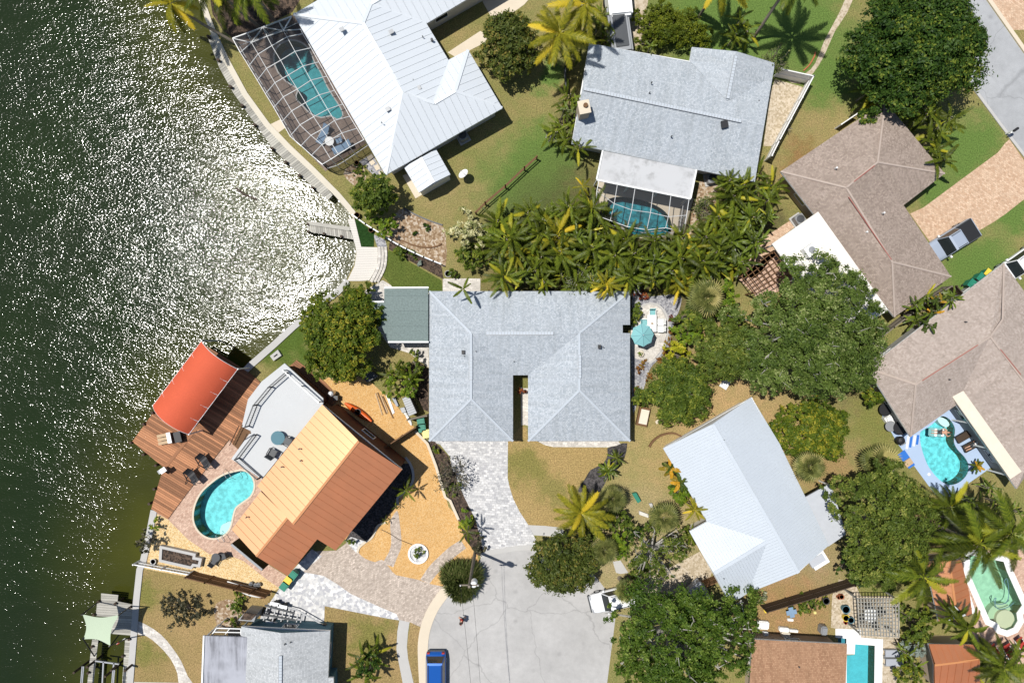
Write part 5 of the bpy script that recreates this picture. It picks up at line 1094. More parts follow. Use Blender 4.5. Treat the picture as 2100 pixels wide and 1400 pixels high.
shrub('bushy green shrub in the driveway bed', (928, 1004), 16, 1.4, 'mid', seed=47, k=6)
shrub('yellow-green shrub in the driveway bed by the dwarf palm', (952, 1068), 17, 2.0, 'lime', seed=48, k=6, ry=20)
shrub('dark green shrub at the driveway mouth', (983, 1122), 14, 1.6, 'purple', seed=49, k=6, ry=20)
shrub('small yellow shrub at the top of the driveway bed', (893, 922), 9, 0.8, 'yellowgreen', seed=50, k=4)
shrub('green shrub inside the round white stone ring', (858, 1134), 12, 0.9, 'mid', seed=51, k=5)
shrub('green shrub in pebbles beside the orange roof corner', (722, 1108), 12, 0.9, 'mid', seed=52, k=5, ry=8)
shrub('leafy lime shrub beside the grey storage shed', (818, 788), 38, 3.4, 'lime', seed=53, k=14, size=0.17, ry=34)
shrub('dark leafy shrub in the mulch by U-shaped house', (845, 745), 24, 2.6, 'mid', seed=54, k=8)
shrub('small lime shrub alone on the dark mulch', (861, 765), 7, 0.7, 'lime', seed=55, k=4)
shrub('small dark tree at seawall beside white boardwalk', (725, 605), 34, 3.2, 'olive', seed=56, k=10, ry=28)
shrub('bright red croton at the patio corner', (1316, 607), 13, 1.0, 'red', seed=57, k=5, aspect=0.35)
shrub('red croton in the blue-grey gravel by dining set', (1381, 653), 8, 0.8, 'red', seed=58, k=4, aspect=0.35)
for i, (x, y, r_) in enumerate([(1378, 680, 7), (1374, 700, 10), (1362, 722, 9), (1352, 738, 8), (1310, 755, 11), (1328, 770, 10), (1307, 800, 7), (1322, 745, 7)]):
    shrub('orange-red croton along the oval patio edge', (x, y), r_, 0.8, 'orange', 'croton_shrub', seed=60 + i, k=4, aspect=0.35, group='orange-red crotons round the oval patio')
shrub('green vine hedge along the right wall of U-shaped house', (1305, 640), 9, 1.6, 'mid', seed=70, ry=26, k=8)
shrub('green bush at the south end of oval patio bed', (1310, 820), 13, 1.6, 'mid', seed=71, k=6, ry=18)
shrub('rounded topiary ball in a pot on the oval patio', (1313, 725), 6, 0.9, 'lime', 'topiary', seed=72, k=5, size=0.07, per=500)
shrub('round red flowering shrub in the entry courtyard', (1069, 800), 9, 1.2, 'red', seed=73, k=4)
shrub('lime shrub beside the corrugated metal roof', (1393, 1015), 24, 2.4, 'lime', seed=74, k=12, ry=26, per=250)
shrub('yellow-green bush among fan palms near cul-de-sac', (1268, 1070), 30, 2.8, 'mid', seed=75, k=15, lr=(0.3, 0.45), per=250)
shrub('vivid green bush behind the bronze green tree', (1268, 1116), 28, 2.6, 'lime', seed=76, k=15, ry=34, lr=(0.3, 0.45), per=250)
shrub('dense green bush below the tall olive tree', (1760, 1170), 40, 4.0, 'dark', seed=77, k=14, ry=36)
shrub('green bush beside the lattice pergola', (1855, 1260), 16, 2.0, 'mid', seed=78, k=6)
shrub('fluffy green shrub between pergola and orange roof', (1888, 1290), 34, 3.0, 'mid', seed=79, k=12, ry=36)
shrub('silver-leaved shrub between straight-sided pool and orange roof', (1880, 1335), 30, 2.2, 'silver', seed=80, k=10, ry=18, aspect=0.25, size=0.2, per=110)
shrub('yellow-green bush at lower edge beside straight-sided pool deck', (1873, 1380), 32, 2.4, 'yellowgreen', seed=81, k=10, ry=26)
shrub('glossy green round tree at the corner of pale blue deck', (1796, 815), 25, 2.8, 'yellowgreen', seed=82, k=9, ry=18, size=0.2)
shrub('white-blotched ground cover on the stepping path by corrugated roof', (1555, 1226), 20, 0.8, 'pale', seed=83, k=7, ry=10)
shrub('green garden patch of low vegetables beside the timber walk', (1660, 1240), 48, 0.7, 'mid', seed=84, ry=22, k=22, per=60)
shrub('low green ground cover at the lower brown fence', (490, 1208), 14, 0.5, 'silver', seed=85, ry=6, k=5, per=80)
shrub('olive bush beside the small bare beds below the palm thicket', (925, 560), 16, 1.2, 'mid', seed=86, k=6, ry=8)
shrub('dark shrub strip in bed beside low white fence', (825, 520), 26, 0.9, 'mid', seed=87, k=10, ry=10)
shrub('small pale agave clump in fence bed', (863, 537), 8, 0.5, 'silver', seed=88, k=4)
shrub('dark low bush in tan garden bed', (877, 466), 9, 0.5, 'dark', seed=89, k=4)
shrub('lone dark bush in tan garden bed nearer the fence', (851, 477), 5, 0.4, 'dark', seed=90, k=3)
shrub('sparse green weeds in the tan bed beside the gravel path', (738, 345), 15, 0.5, 'mid', seed=91, k=7, per=60)
tree('small dark palm-like tree at the bottom by grey gable house', (755, 1372), 30, 4.2, 'dark', size=0.15, per=150, seed=92, k=12, z0=1.0, ry=30)
bare('bare twiggy shrub over the driveway bed and golden gravel', (930, 978), 38, 3.0, 5, leaves='purple')
bare('bare branching bush beside the grey shingle roof corner', (1588, 125), 30, 3.0, 6, leaves='grass')
bare('dry grey twig pile bush between pool enclosure and palms', (1445, 430), 26, 1.6, 7, leaves='grass', n=34)
bare('pale bare shrub beside the palm at chain fence end', (1130, 285), 14, 1.4, 8, 'bark_pale')
bare('bare grey vine thicket over palms beside the U-shaped house', (1190, 580), 34, 3.4, 9, 'bark_pale', leaves='grass')
bare('leafless twig bush on the dry lawn beside white fence', (1617, 262), 11, 1.0, 10, n=12)
# ornamental grass mound (blades)
def grassmound(label, px, rpx, h, n, seed, mat='grass'):
    g = np.random.default_rng(seed); c = W(px, 0); t = thing('ornamental_grass', label, 'grass clump', (c.x, c.y, 0)); R_ = rpx / S
    V = []; F = []; A = []
    for i in range(n):
        a = g.uniform(0, 6.28); d = np.array([math.cos(a), math.sin(a)]); b0 = np.array([c.x, c.y]) + d * math.sqrt(g.uniform(0, 1)) * .78 * R_ * (1 + .15 * math.sin(3 * a)) + g.normal(size=2) * .1; L = R_ * g.uniform(.2, .5)
        s = np.array([-d[1], d[0]]) * .03; p1 = b0 + d * L * .45; p2 = b0 + d * L; hh = h * g.uniform(.6, 1.05); k = len(V)
        V += [(*(b0 - s), .1), (*(b0 + s), .1), (*(p1 + s), hh), (*(p1 - s), hh), (*p2, hh * g.uniform(.35, .8))]; F += [(k, k + 1, k + 2, k + 3), (k + 3, k + 2, k + 4)]; v = g.uniform(0, 1); A += [v * .5, v * .5, v, v, v]
    me = mesh_from('blades', [np.array(v) - np.array([c.x, c.y, 0]) for v in V], F, A, LM[mat]); o = link(bpy.data.objects.new('blades', me)); o.parent = t; return t
grassmound('large feathery ornamental grass mound beside the utility pole', (948, 1180), 40, 1.8, 4200, 1)
# --- palms
palm('tall coconut palm with yellow fronds beside the dark round tree', (1148, 68), 'coco_y', 6.5, 22, 0.95, 1, 'coconut_palm')
palm('coconut palm rising behind the parked grey camper', (1200, 8), 'coco_y', 7.0, 18, 0.9, 2, 'coconut_palm')
palm('coconut palm leaning over the water at the top seawall', (350, 6), 'coco_y', 5.5, 16, 0.75, 3, 'coconut_palm', lean=(-3.5, 1.2))
palm('coconut palm off the seawall corner shading the screened pool', (435, -30), 'coco', 6.5, 20, 1.0, 4, 'coconut_palm', lean=(-1.5, 0.5))
palm('coconut palm behind the seawall throwing shade on the deck boards', (500, -42), 'coco', 7.5, 20, 1.0, 5, 'coconut_palm')
palm('coconut palm rooted in the sandy ring on green lawn', (1640, -60), 'coco', 9.0, 20, 1.05, 6, 'coconut_palm', lean=(0.6, 1.5))
palm('coconut palm leaning from the lawn above clipped hedge', (1480, -45), 'coco_y', 7.0, 18, 0.9, 7, 'coconut_palm')
palm('big yellow-green coconut palm standing over the golden front lawn', (1192, 1052), 'coco_y', 5.0, 24, 0.85, 8, 'coconut_palm')
palm('coconut palm arching over the cabana beside the milky pool', (1895, 1183), 'coco', 7.0, 20, 0.95, 9, 'coconut_palm')
palm('coconut palm bending over the milky green pool from above', (2010, 1115), 'coco', 7.5, 22, 1.05, 10, 'coconut_palm')
palm('coconut palm at the corner of the milky green pool deck', (2075, 1095), 'coco', 8.0, 20, 1.0, 11, 'coconut_palm')
palm('dark leafy palm at the border below the cream patio roof', (1950, 1040), 'coco', 4.5, 18, 0.7, 12, 'coconut_palm')
palm('palm behind the red loungers by the pool deck', (2060, 1370), 'coco', 5.5, 20, 0.85, 13, 'coconut_palm')
palm('feathery foxtail palm leaning over the orange roof', (1985, 1290), 'foxtail', 6.0, 14, 0.95, 14, 'foxtail_palm')
palm('feathery foxtail palm beside the orange roof gable', (1955, 1262), 'foxtail', 5.0, 12, 0.8, 15, 'foxtail_palm')
palm('small fishtail palm shading the golden gravel by the bed edging', (833, 1005), 'areca', 2.2, 9, 0.62, 16, 'dwarf_palm', tr=0.06)
palm('dwarf palm in the driveway bed casting a star shadow', (958, 1090), 'areca', 3.2, 9, 0.62, 17, 'dwarf_palm', tr=0.07)
palm('tiny palm by the end of the bed edging', (812, 1037), 'areca', 0.9, 6, 0.3, 18, 'dwarf_palm', tr=0.04)
palm('tiny palm at the path edge near the black gravel', (790, 1066), 'areca', 0.9, 6, 0.3, 19, 'dwarf_palm', tr=0.04)
palm('small palm poking above the eave of the grey shingle roof', (1334, 95), 'paddle', 2.9, 7, 0.5, 20, 'dwarf_palm', tr=0.06)
palm('yellow bromeliad-like palm beside the small screen enclosure', (1195, 382), 'areca_y', 2.6, 9, 0.55, 21, 'dwarf_palm', tr=0.06)
palm('tall thin palm arching over the edge of the U-shaped roof', (950, 592), 'foxtail', 5.2, 5, 0.6, 22, 'foxtail_palm', tr=0.07, lo=-15)
for i, (x, y, h, s_, l) in enumerate([(1257, 1022, 2.4, 0.95, 'round fan palm near the dark planting bed'), (1362, 1062, 2.6, 1.1, 'wide fan palm beside the corrugated metal roof corner'), (1240, 1128, 3.0, 1.0, 'fan palm squeezed behind the bronze green tree'), (1660, 955, 3.0, 1.1, 'fan palm against the corrugated roof eave'),
                                      (1806, 950, 2.6, 1.35, 'broad fan palm beside the blue tarp and blue deck'), (1448, 612, 4.0, 1.3, 'grey-green fan palm behind the oval patio'), (1283, 1212, 3.4, 0.8, 'small yellowish fan palm drooping over the white car'), (1905, 1030, 2.6, 0.9, 'fan palm behind the olive tree near blue deck corner')]):
    palm(l, (x, y), 'fan', h, 34, s_, 30 + i, 'fan_palm', lo=-55, hi=75, tr=0.16)
for i, (x, y, h, k_, n, s_, l) in enumerate([(1375, 960, 2.6, 'croton', 12, 1.0, 'orange-tipped leafy palm beside the white corrugated eave'), (1395, 990, 2.8, 'croton', 14, 1.0, 'banded orange and green palm over the white corrugated eave'), (1425, 1045, 3.0, 'areca_y', 14, 0.6, 'yellow palm clump touching corrugated roof valley'),
                                             (1246, 966, 1.6, 'paddle', 18, 0.75, 'dark glossy palm in the black gravel bed'), (1264, 938, 1.0, 'areca', 12, 0.45, 'small dark spiky palm in the black gravel bed'), (1415, 1100, 1.8, 'areca', 10, 0.55, 'small green palm at the corrugated porch corner')]):
    palm(l, (x, y), k_, h, n, s_, 50 + i, 'leafy_palm', trunk=k_ != 'paddle' or True, tr=0.05)
# palm thickets
def thicket(label, group, spots, seed, kinds=('paddle', 'areca', 'areca_y'), wts=(2.4, 6, 0.7), hr=(2.0, 4.6), n=(18, 25), sc_=(0.6, 1.15), marks=None):
    rr = random.Random(seed); KN = {'paddle': 'broad paddle-leaved plant', 'areca': 'green feather-leaved palm', 'areca_y': 'yellowing feather-leaved palm', 'foxtail': 'bushy plume-leaved palm', 'croton': 'orange-flecked leafy plant'}
    for i, (x, y) in enumerate(spots):
        k_ = rr.choices(kinds, wts)[0]; h = rr.uniform(*hr); s_ = rr.uniform(*sc_); lab, grp = label, group
        if marks:
            ph = min(marks, key=lambda m: (m[0] - x) ** 2 + (m[1] - y) ** 2)[2]; lab = ('large ' if s_ > sum(sc_) / 2 else 'small ') + KN[k_] + ' ' + ph; grp = lab + ' group'
        palm(lab, (x, y), k_, h, rr.randint(*n), s_, seed * 100 + i, 'paddle_leaf_plant' if k_ == 'paddle' else 'areca_palm', grp, tr=0.05, lo=-30, hi=72, stems=2, zspread=0.9, rad=0.35, cat='palm')
def scatter(poly, d, seed):
    rr = random.Random(seed); xs_ = [p[0] for p in poly]; ys_ = [p[1] for p in poly]; out = []
    for _ in range(4000):
        p = (rr.uniform(min(xs_), max(xs_)), rr.uniform(min(ys_), max(ys_)))
        if inside(p, poly) and all((p[0] - o[0]) ** 2 + (p[1] - o[1]) ** 2 > d * d for o in out): out.append(p)
    return out
MK = [(1005, 470, 'beside the cream variegated bush'), (1090, 430, 'at the wire fence lawn edge'), (1185, 415, 'beside the yellow bromeliad palm'), (1245, 455, 'against the small screen enclosure side'), (1330, 490, 'over the mottled pool end'), (990, 575, 'against the roof by pale pavers'),
      (1080, 580, 'against the U-shaped roof above its ridge vent'), (1190, 580, 'tangled with the bare grey vine'), (1270, 580, 'at the U-shaped roof patio corner'), (1345, 580, 'behind the red croton and oval patio'), (1440, 570, 'beside the grey-green fan palm'), (1130, 500, 'in the middle of the thicket'), (1230, 520, 'between mottled pool and U-shaped roof'), (1420, 480, 'beside the dry twig bush')]
thicket(None, None, scatter(P(1005, 505, 1020, 450, 1080, 435, 1150, 425, 1190, 410, 1230, 430, 1262, 470, 1300, 490, 1370, 480, 1420, 470, 1470, 490, 1480, 560, 1400, 585, 1320, 585, 1230, 588, 1120, 580, 1010, 575), 29, 1), 3, marks=MK)
MK2 = [(1510, 355, 'under the grey shingle eave'), (1592, 380, 'against the taupe roof corner'), (1570, 460, 'by the peach paver path'), (1530, 540, 'near the dark brown pergola'), (1455, 520, 'between twig bush and lime bush'), (1510, 430, 'in the grove by the taupe roof')]
thicket(None, None, scatter(P(1500, 365, 1545, 345, 1585, 370, 1590, 420, 1570, 470, 1525, 545, 1440, 555, 1450, 480, 1480, 440, 1495, 400), 28, 2), 4, marks=MK2)
for i, (x, y) in enumerate([(1040, 470), (1100, 470), (1060, 530), (1120, 545), (1180, 470), (1200, 530), (1270, 540), (1340, 530), (1400, 520), (1450, 530), (1520, 400), (1550, 440), (1500, 480)]):
    shrub('leafy green undergrowth bush among the palm thicket', (x, y), 30, 2.2, 'mid', 'undergrowth_bush', seed=200 + i, k=9, group='undergrowth bushes of the palm thickets', size=0.17, per=120, aspect=0.35)
thicket('green palm clump crowding the chimney side of grey shingle roof', 'palm clumps along the chimney wall', [(1168, 195), (1160, 222), (1188, 212), (1152, 255), (1165, 285), (1190, 300), (1140, 270)], 5, ('areca', 'paddle'), (3, 1), (2.4, 3.6), (10, 13), (0.65, 0.85), marks=[(1175, 185, 'beside the grey roof ridge end'), (1160, 228, 'beside the tan chimney'), (1150, 265, 'at the bare pale shrub'), (1180, 300, 'at the grey roof front corner')])
thicket('green palm clump between the camper and the tall coconut palm', 'palm clumps beside the camper', [(1205, 40), (1232, 25), (1225, 62), (1240, 45), (1190, 95), (1250, 80)], 6, ('areca', 'paddle'), (3, 1), (2.0, 3.2), (9, 12), (0.6, 0.8), marks=[(1215, 30, 'beside the motorhome'), (1235, 60, 'beside the grey camper'), (1195, 95, 'at the dark fence by the grey roof')])
thicket('feathery palm in the row along the taupe roof and lawn', 'feathery palms along the taupe roof', [(1795, 185), (1822, 190), (1850, 205), (1878, 215), (1905, 235), (1928, 262), (1925, 300), (1935, 325), (1955, 240)], 7, ('areca', 'foxtail'), (2, 2), (2.6, 3.8), (13, 16), (0.85, 1.1), marks=[(1800, 185, 'at the taupe roof top corner'), (1860, 205, 'under the huge dark tree'), (1915, 245, 'on the street lawn by taupe roof'), (1930, 320, 'at the taupe roof driveway corner')])
thicket('dark leafy palm in the gap between taupe and pinkish roofs', 'leafy palms between the two shingle roofs', [(1880, 625), (1905, 610), (1890, 655), (1920, 640), (1930, 615), (1910, 668), (1955, 610)], 8, ('paddle', 'croton', 'areca'), (3, 2, 2), (2.6, 3.6), (11, 14), (0.65, 0.85), marks=[(1880, 620, 'touching the taupe eave'), (1905, 665, 'touching the pinkish eave'), (1945, 610, 'near the green bins by pinkish roof')])
thicket('green palm clump on the lawn beside clipped hedge', 'palm clumps on the green lawn', [(1522, 40), (1535, 62), (1510, 70)], 9, ('areca', 'paddle'), (3, 1), (2.0, 3.0), (10, 13), (0.7, 0.85))
thicket('lush leafy plant in the border between blue deck and milky pool', 'lush plants between the two right-hand pools', [(1975, 1025), (2005, 1035), (2040, 1050), (1985, 1060), (2060, 1030), (1945, 1065), (1930, 1090), (1960, 1130), (2085, 1050), (2030, 1000)], 10, ('areca', 'paddle'), (1, 2), (1.4, 2.8), (10, 13), (0.6, 0.85), marks=[(1940, 1075, 'beside the olive tree border'), (1985, 1030, 'at the blue deck corner'), (2040, 1020, 'beside the spiky agave'), (2075, 1045, 'under the cream patio roof end'), (1960, 1130, 'above the cabana roof')])
thicket('lush leafy plant at the lower border by the red loungers', 'lush plants by the red loungers', [(2035, 1355), (2055, 1390), (2085, 1370), (2015, 1390), (2095, 1340)], 11, ('areca', 'paddle'), (2, 2), (1.4, 2.8), (10, 13), (0.65, 0.9), marks=[(2025, 1385, 'against the orange metal roof'), (2085, 1350, 'behind the red deck chairs')])
thicket('leafy green palm under the olive tree by the orange roof', 'leafy palms beside the orange roof', [(1925, 1200), (1900, 1225), (1880, 1365), (1860, 1340), (1935, 1235)], 12, ('areca', 'paddle'), (2, 1), (1.6, 2.8), (10, 13), (0.6, 0.85), marks=[(1910, 1215, 'between olive tree and cabana'), (1870, 1350, 'between the loungers and orange roof')])
thicket('leafy green palm beside the grey gable house lawn', 'leafy palms on the bottom lawn', [(738, 1352), (745, 1385), (765, 1350)], 13, ('areca', 'foxtail'), (1, 2), (2.0, 3.4), (10, 12), (0.6, 0.8))
thicket('broad-leaved palm at the seawall tree edge', 'broad-leaved palms by the seawall tree', [(735, 632), (752, 640)], 14, ('paddle',), (1,), (2.0, 2.6), (9, 11), (0.5, 0.65))
thicket('bushy green palm beside the storage shed', 'bushy palms beside the storage shed', [(800, 775), (815, 760), (838, 775)], 15, ('foxtail', 'areca'), (2, 1), (2.0, 3.0), (11, 13), (0.55, 0.7))
for i, (x, y, r_, m_, l) in enumerate([(1225, 1075, 22, 'mid', 'leafy green bush under the big coconut palm'), (1300, 1090, 22, 'dark', 'dark green bush between the fan palms and airy tree'), (1335, 1080, 16, 'mid', 'small green bush below the wide fan palm'), (1225, 1100, 20, 'olive', 'olive bush behind the bronze green tree'), (1420, 1100, 20, 'olive', 'olive bush at the corrugated porch valley'), (1310, 1165, 26, 'olive', 'grey-green bush at the sandy drive edge'), (1215, 925, 0, None, None)]):
    if m_: shrub(l, (x, y), r_, 1.8, m_, seed=240 + i, k=12, lr=(0.3, 0.45), per=220)
# ------------------------------------------------------------------ docks, decks, fences
def planks(t, px, ang_px, spacing, z, th, mat, gap=0.018, name='plank', zz=None):
    w = ccw(Wp(px, z)); d = Vector((ang_px[0], -ang_px[1])).normalized(); n = Vector((-d.y, d.x))
    s = [Vector(p).dot(n) for p in w]; k = max(1, round((max(s) - min(s)) / spacing)); sp = (max(s) - min(s)) / k
    for i in range(k):
        a = min(s) + i * sp + gap / 2; b = min(s) + (i + 1) * sp - gap / 2
        pl = clip(clip(w, n.x, n.y, a), -n.x, -n.y, -b)
        pl = [p for j, p in enumerate(pl) if (Vector(p) - Vector(pl[j - 1])).length > 1e-4]
        if len(pl) < 3 or abs(area(pl)) < 0.01: continue
        dz = rng.uniform(-0.006, 0.006); MB().prism(pl, z - th, z + dz).build(name, mat, t)
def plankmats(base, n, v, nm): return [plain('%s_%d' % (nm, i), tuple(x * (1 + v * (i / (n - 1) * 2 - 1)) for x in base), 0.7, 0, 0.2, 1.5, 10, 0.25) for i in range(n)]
class Pick:                            # a few board tones, picked at random board by board
    pass
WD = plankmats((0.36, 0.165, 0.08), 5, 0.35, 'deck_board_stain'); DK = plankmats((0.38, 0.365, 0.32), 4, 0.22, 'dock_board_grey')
def planks_mixed(t, px, ang, sp, z, th, mats, gap=0.02):
    before = set(t.children); planks(t, px, ang, sp, z, th, mats[0], gap)
    for o in t.children:
        if o not in before and o.name.startswith('plank'): o.data.materials[0] = rng.choice(mats)
# main boardwalk of the white-roofed house
bw = thing('boardwalk', 'long weathered grey boardwalk along the seawall beside the screened pool', 'dock', W((560, 260), -0.4))
BWp = P(425, 75, 438, 68, 470, 128, 505, 196, 550, 256, 592, 300, 640, 346, 682, 400, 673, 410, 655, 396, 600, 345, 560, 305, 520, 250, 478, 190, 450, 140)
planks_mixed(bw, BWp, (1, -0.75), 0.22, 0.02, 0.05, DK)
for p in q(1, 165, 385, 260, 608, 375, 860, 485, 1038, 605, 1222) + q(6, 770, 280, 900, 408, 1030, 535, 1155, 652):
    c = W((p[0] - 3, p[1] - 2), -0.2); MB().tube([(c.x, c.y, -2.5), (c.x, c.y, 0.45)], 0.14, 8).build('piling', M['wood_dark'], bw)
dk = thing('finger_dock', 'narrow weathered finger dock reaching into the water from white boardwalk', 'dock', W((675, 473), -0.4))
planks_mixed(dk, q(6, 1080, 985, 1485, 1040, 1515, 1125, 1080, 1050), (0.12, 1), 0.2, 0.0, 0.05, DK)
MB().bar(W(q(6, 1075, 965)[0], 0.12), W(q(6, 1480, 1025)[0], 0.12), 0.35, 0.08).build('bench_board', DK[2], dk)
for p in q(6, 1095, 1055, 1245, 1075, 1410, 1100, 1090, 985): c = W(p, -0.2); MB().tube([(c.x, c.y, -2.5), (c.x, c.y, 0.25)], 0.12, 8).build('piling', M['wood_dark'], dk)
wb = thing('composite_boardwalk', 'curved white composite boardwalk between bright turf and the water', 'deck', W((745, 530)))
planks(wb, q(6, 1460, 930, 1525, 925, 1590, 1196, 1745, 1200) + P(775, 522, 773, 545, 765, 562, 757, 575, 740, 576, 712, 576, 727, 545, 731, 520, 729, 505), (1, 0.02), 0.16, 0.09, 0.06, plain('white_composite', (0.62, 0.585, 0.53), 0.7, 0, 0.06, 1, 12), 0.012)
for i in range(3):
    s_ = smooth(P(776 + i * 6, 507, 777 + i * 6, 524, 775 + i * 6, 545, 768 + i * 6, 562, 760 + i * 6, 577), 3, False)
    o = MB().prism(strip(s_, -0.02, 0.25), 0, 0.35 - i * 0.1).build('step', M['paver_grey2']); tag(o, 'curved grey paver step beside the white composite boardwalk', 'step', 'curved steps from boardwalk to patio')
# stained deck of the orange house
gd = thing('timber_deck', 'reddish brown timber deck over the water around the coral canopy', 'deck', W((400, 900), -0.2))
Dk1 = P(271, 905, 317, 842, 416, 705, 470, 738, 517, 768, 534, 784, 510, 820, 497, 875, 478, 912, 470, 900, 431, 950, 384, 1010, 344, 1064, 310, 1043, 331, 971, 340, 962)
planks_mixed(gd, Dk1, (1, 0.60), 0.2, 0.13, 0.05, WD)
MB().bar(W(q(13, 365, 1255)[0], 0.15), W(q(13, 675, 865)[0], 0.15), 0.28, 0.03).build('border_board', WD[1], gd)
for p in P(274, 906, 300, 868, 318, 845, 345, 808, 372, 770, 300, 930, 325, 952, 312, 1030, 322, 1000, 410, 715): c = W(p, -0.2); MB().tube([(c.x, c.y, -2.6), (c.x, c.y, 0.4)], 0.13, 8).build('piling', M['wood_dark'], gd)
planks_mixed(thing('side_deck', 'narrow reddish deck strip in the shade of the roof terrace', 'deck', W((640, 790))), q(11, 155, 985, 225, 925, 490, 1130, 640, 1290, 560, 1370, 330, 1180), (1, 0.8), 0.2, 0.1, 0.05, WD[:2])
# coral canopy over the boat slip
cn = thing('boat_canopy', 'arched coral orange canvas boat canopy above the timber deck', 'canopy', W((400, 795)))
A4 = [W(p, 2.9) for p in q(13, 715, 40, 1060, 310, 590, 935, 248, 660)]
nu, nv = 14, 10; vs = []; 
for i in range(nu + 1):
    for j in range(nv + 1):
        s, t_ = i / nu, j / nv; p = A4[0].lerp(A4[1], s).lerp(A4[3].lerp(A4[2], s), t_); vs.append(p + Vector((0, 0, 1.15 * math.sin(math.pi * s) ** 0.8 - 0.04 * abs(math.sin(math.pi * t_ * 5)))))
fs = [(i * (nv + 1) + j, (i + 1) * (nv + 1) + j, (i + 1) * (nv + 1) + j + 1, i * (nv + 1) + j + 1) for i in range(nu) for j in range(nv)]
MB().add(vs, fs).build('canvas', M['canvas_orange'], cn, smooth_=True)
for j in (0, 2, 4, 6, 8, 10): MB().tube([vs[i * (nv + 1) + j] + Vector((0, 0, -0.04)) for i in range(nu + 1)], 0.035, 6).build('hoop', M['alu'], cn)
for i in (0, nu): MB().tube([vs[i * (nv + 1) + j] + Vector((0, 0, -0.04)) for j in range(nv + 1)], 0.04, 6).build('edge_rail', M['alu'], cn)
for k in (0, nv):
    for i in (0, nu): p = vs[i * (nv + 1) + k]; MB().tube([(p.x, p.y, -1.5), tuple(p)], 0.07, 8).build('post', M['alu'], cn)
ml = thing('moored_motorboat', 'dark motorboat bow in the shade beneath the coral canopy', 'boat', W((425, 850), 0.2)); c = W(q(13, 690, 640)[0], 0.3)
hull = [(2.2, 0, .55), (1.2, .7, .5), (-1.6, .85, .45), (-2.4, .8, .4), (-2.4, -.8, .4), (-1.6, -.85, .45), (1.2, -.7, .5)]; ra = R(52)
mb = MB(); rot = Matrix.Rotation(ra, 3, 'Z'); mb.add([c + rot @ Vector(p) for p in hull] + [c + rot @ Vector((p[0] * .9, p[1] * .7, -.3)) for p in hull], [tuple(range(7))] + [(i, 7 + i, 7 + (i + 1) % 7, (i + 1) % 7) for i in range(7)]); mb.build('hull', M['dark'], ml)
MB().box(c + rot @ Vector((0.2, 0, .75)), (.9, 1.1, .45), ra).build('console', M['cushion_blue'], ml)

# shade-sail dock and boat lift, bottom left
sdk = thing('sail_dock', 'grey L-shaped dock under the pale green shade sail', 'dock', W((225, 1280), -0.5))
planks_mixed(sdk, q(17, 300, 345, 485, 365, 478, 432, 660, 470, 640, 800, 400, 780, 390, 600, 245, 590, 258, 432, 300, 430), (1, 0.06), 0.22, 0.02, 0.05, DK)
planks_mixed(sdk, q(17, 205, 840, 270, 850, 205, 1420, 140, 1420), (1, 0.06), 0.22, 0.021, 0.05, DK); planks_mixed(sdk, q(17, 560, 830, 640, 830, 630, 1420, 520, 1420), (1, 0.06), 0.22, 0.021, 0.05, DK)
for p in q(17, 300, 420, 480, 440, 250, 560, 640, 480, 230, 900, 190, 1180, 560, 1000, 630, 820): c = W(p, -0.2); MB().tube([(c.x, c.y, -2.6), (c.x, c.y, 0.3)], 0.12, 8).build('piling', M['wood_dark'], sdk)
sl = thing('shade_sail', 'pale sage green shade sail stretched over the dock', 'shade sail', W((215, 1290)))
sc4 = [W(p, z) for p, z in zip(q(17, 100, 570, 495, 578, 400, 910, 110, 840), (3.3, 3.0, 3.4, 3.0))]
ns_ = 12; vs = []
for i in range(ns_ + 1):
    for j in range(ns_ + 1):
        s, t_ = i / ns_, j / ns_; p = sc4[0].lerp(sc4[1], s).lerp(sc4[3].lerp(sc4[2], s), t_); cen = (sc4[0] + sc4[1] + sc4[2] + sc4[3]) / 4
        k = 0.42 * ((4 * s * (1 - s)) * (2 * t_ - 1) ** 4 + (4 * t_ * (1 - t_)) * (2 * s - 1) ** 4); vs.append(p.lerp(cen, k * 0.5))
MB().add(vs, [(i * (ns_ + 1) + j, (i + 1) * (ns_ + 1) + j, (i + 1) * (ns_ + 1) + j + 1, i * (ns_ + 1) + j + 1) for i in range(ns_) for j in range(ns_)]).build('sail_cloth', M['sail'], sl, smooth_=True)
for pz, pb in zip(sc4, q(17, 290, 425, 640, 470, 610, 820, 240, 1040)): b = W(pb, -0.3); MB().tube([b, b.lerp(pz, 1.06)], 0.055, 8).build('support_pole', M['black'], sl)
bl = thing('boat_lift', 'galvanised boat lift frame with beams in the water at bottom edge', 'boat lift', W((230, 1370), -1))
for a, b in (((240, 1070), (495, 1105)), ((330, 1080), (312, 1420)), ((445, 1090), (430, 1180))): MB().bar(W(q(17, *a)[0], 0.4), W(q(17, *b)[0], 0.4), 0.12, 0.16).build('beam', M['steel'], bl)
for a, b in (((100, 1130), (75, 1420)), ((430, 1170), (410, 1420))):
    for d in (0, 3): p0, p1 = q(17, *a)[0], q(17, *b)[0]; MB().bar(W((p0[0] + d, p0[1]), 1.2), W((p1[0] + d, p1[1]), 1.2), 0.08, 0.1).build('guide_rail', M['steel'], bl)
for p in ((240, 1070), (495, 1105), (100, 1130), (430, 1170), (640, 1110)): c = W(q(17, *p)[0], 0); MB().tube([(c.x, c.y, -2.5), (c.x, c.y, 1.3)], 0.11, 8).build('piling', M['wood_dark'], bl)
oar = thing('kayak_paddle', 'red-bladed paddle lying at the dock edge', 'paddle', W(q(17, 500, 860)[0], 0)); a, b = W(q(17, 465, 890)[0], 0.08), W(q(17, 560, 830)[0], 0.08)
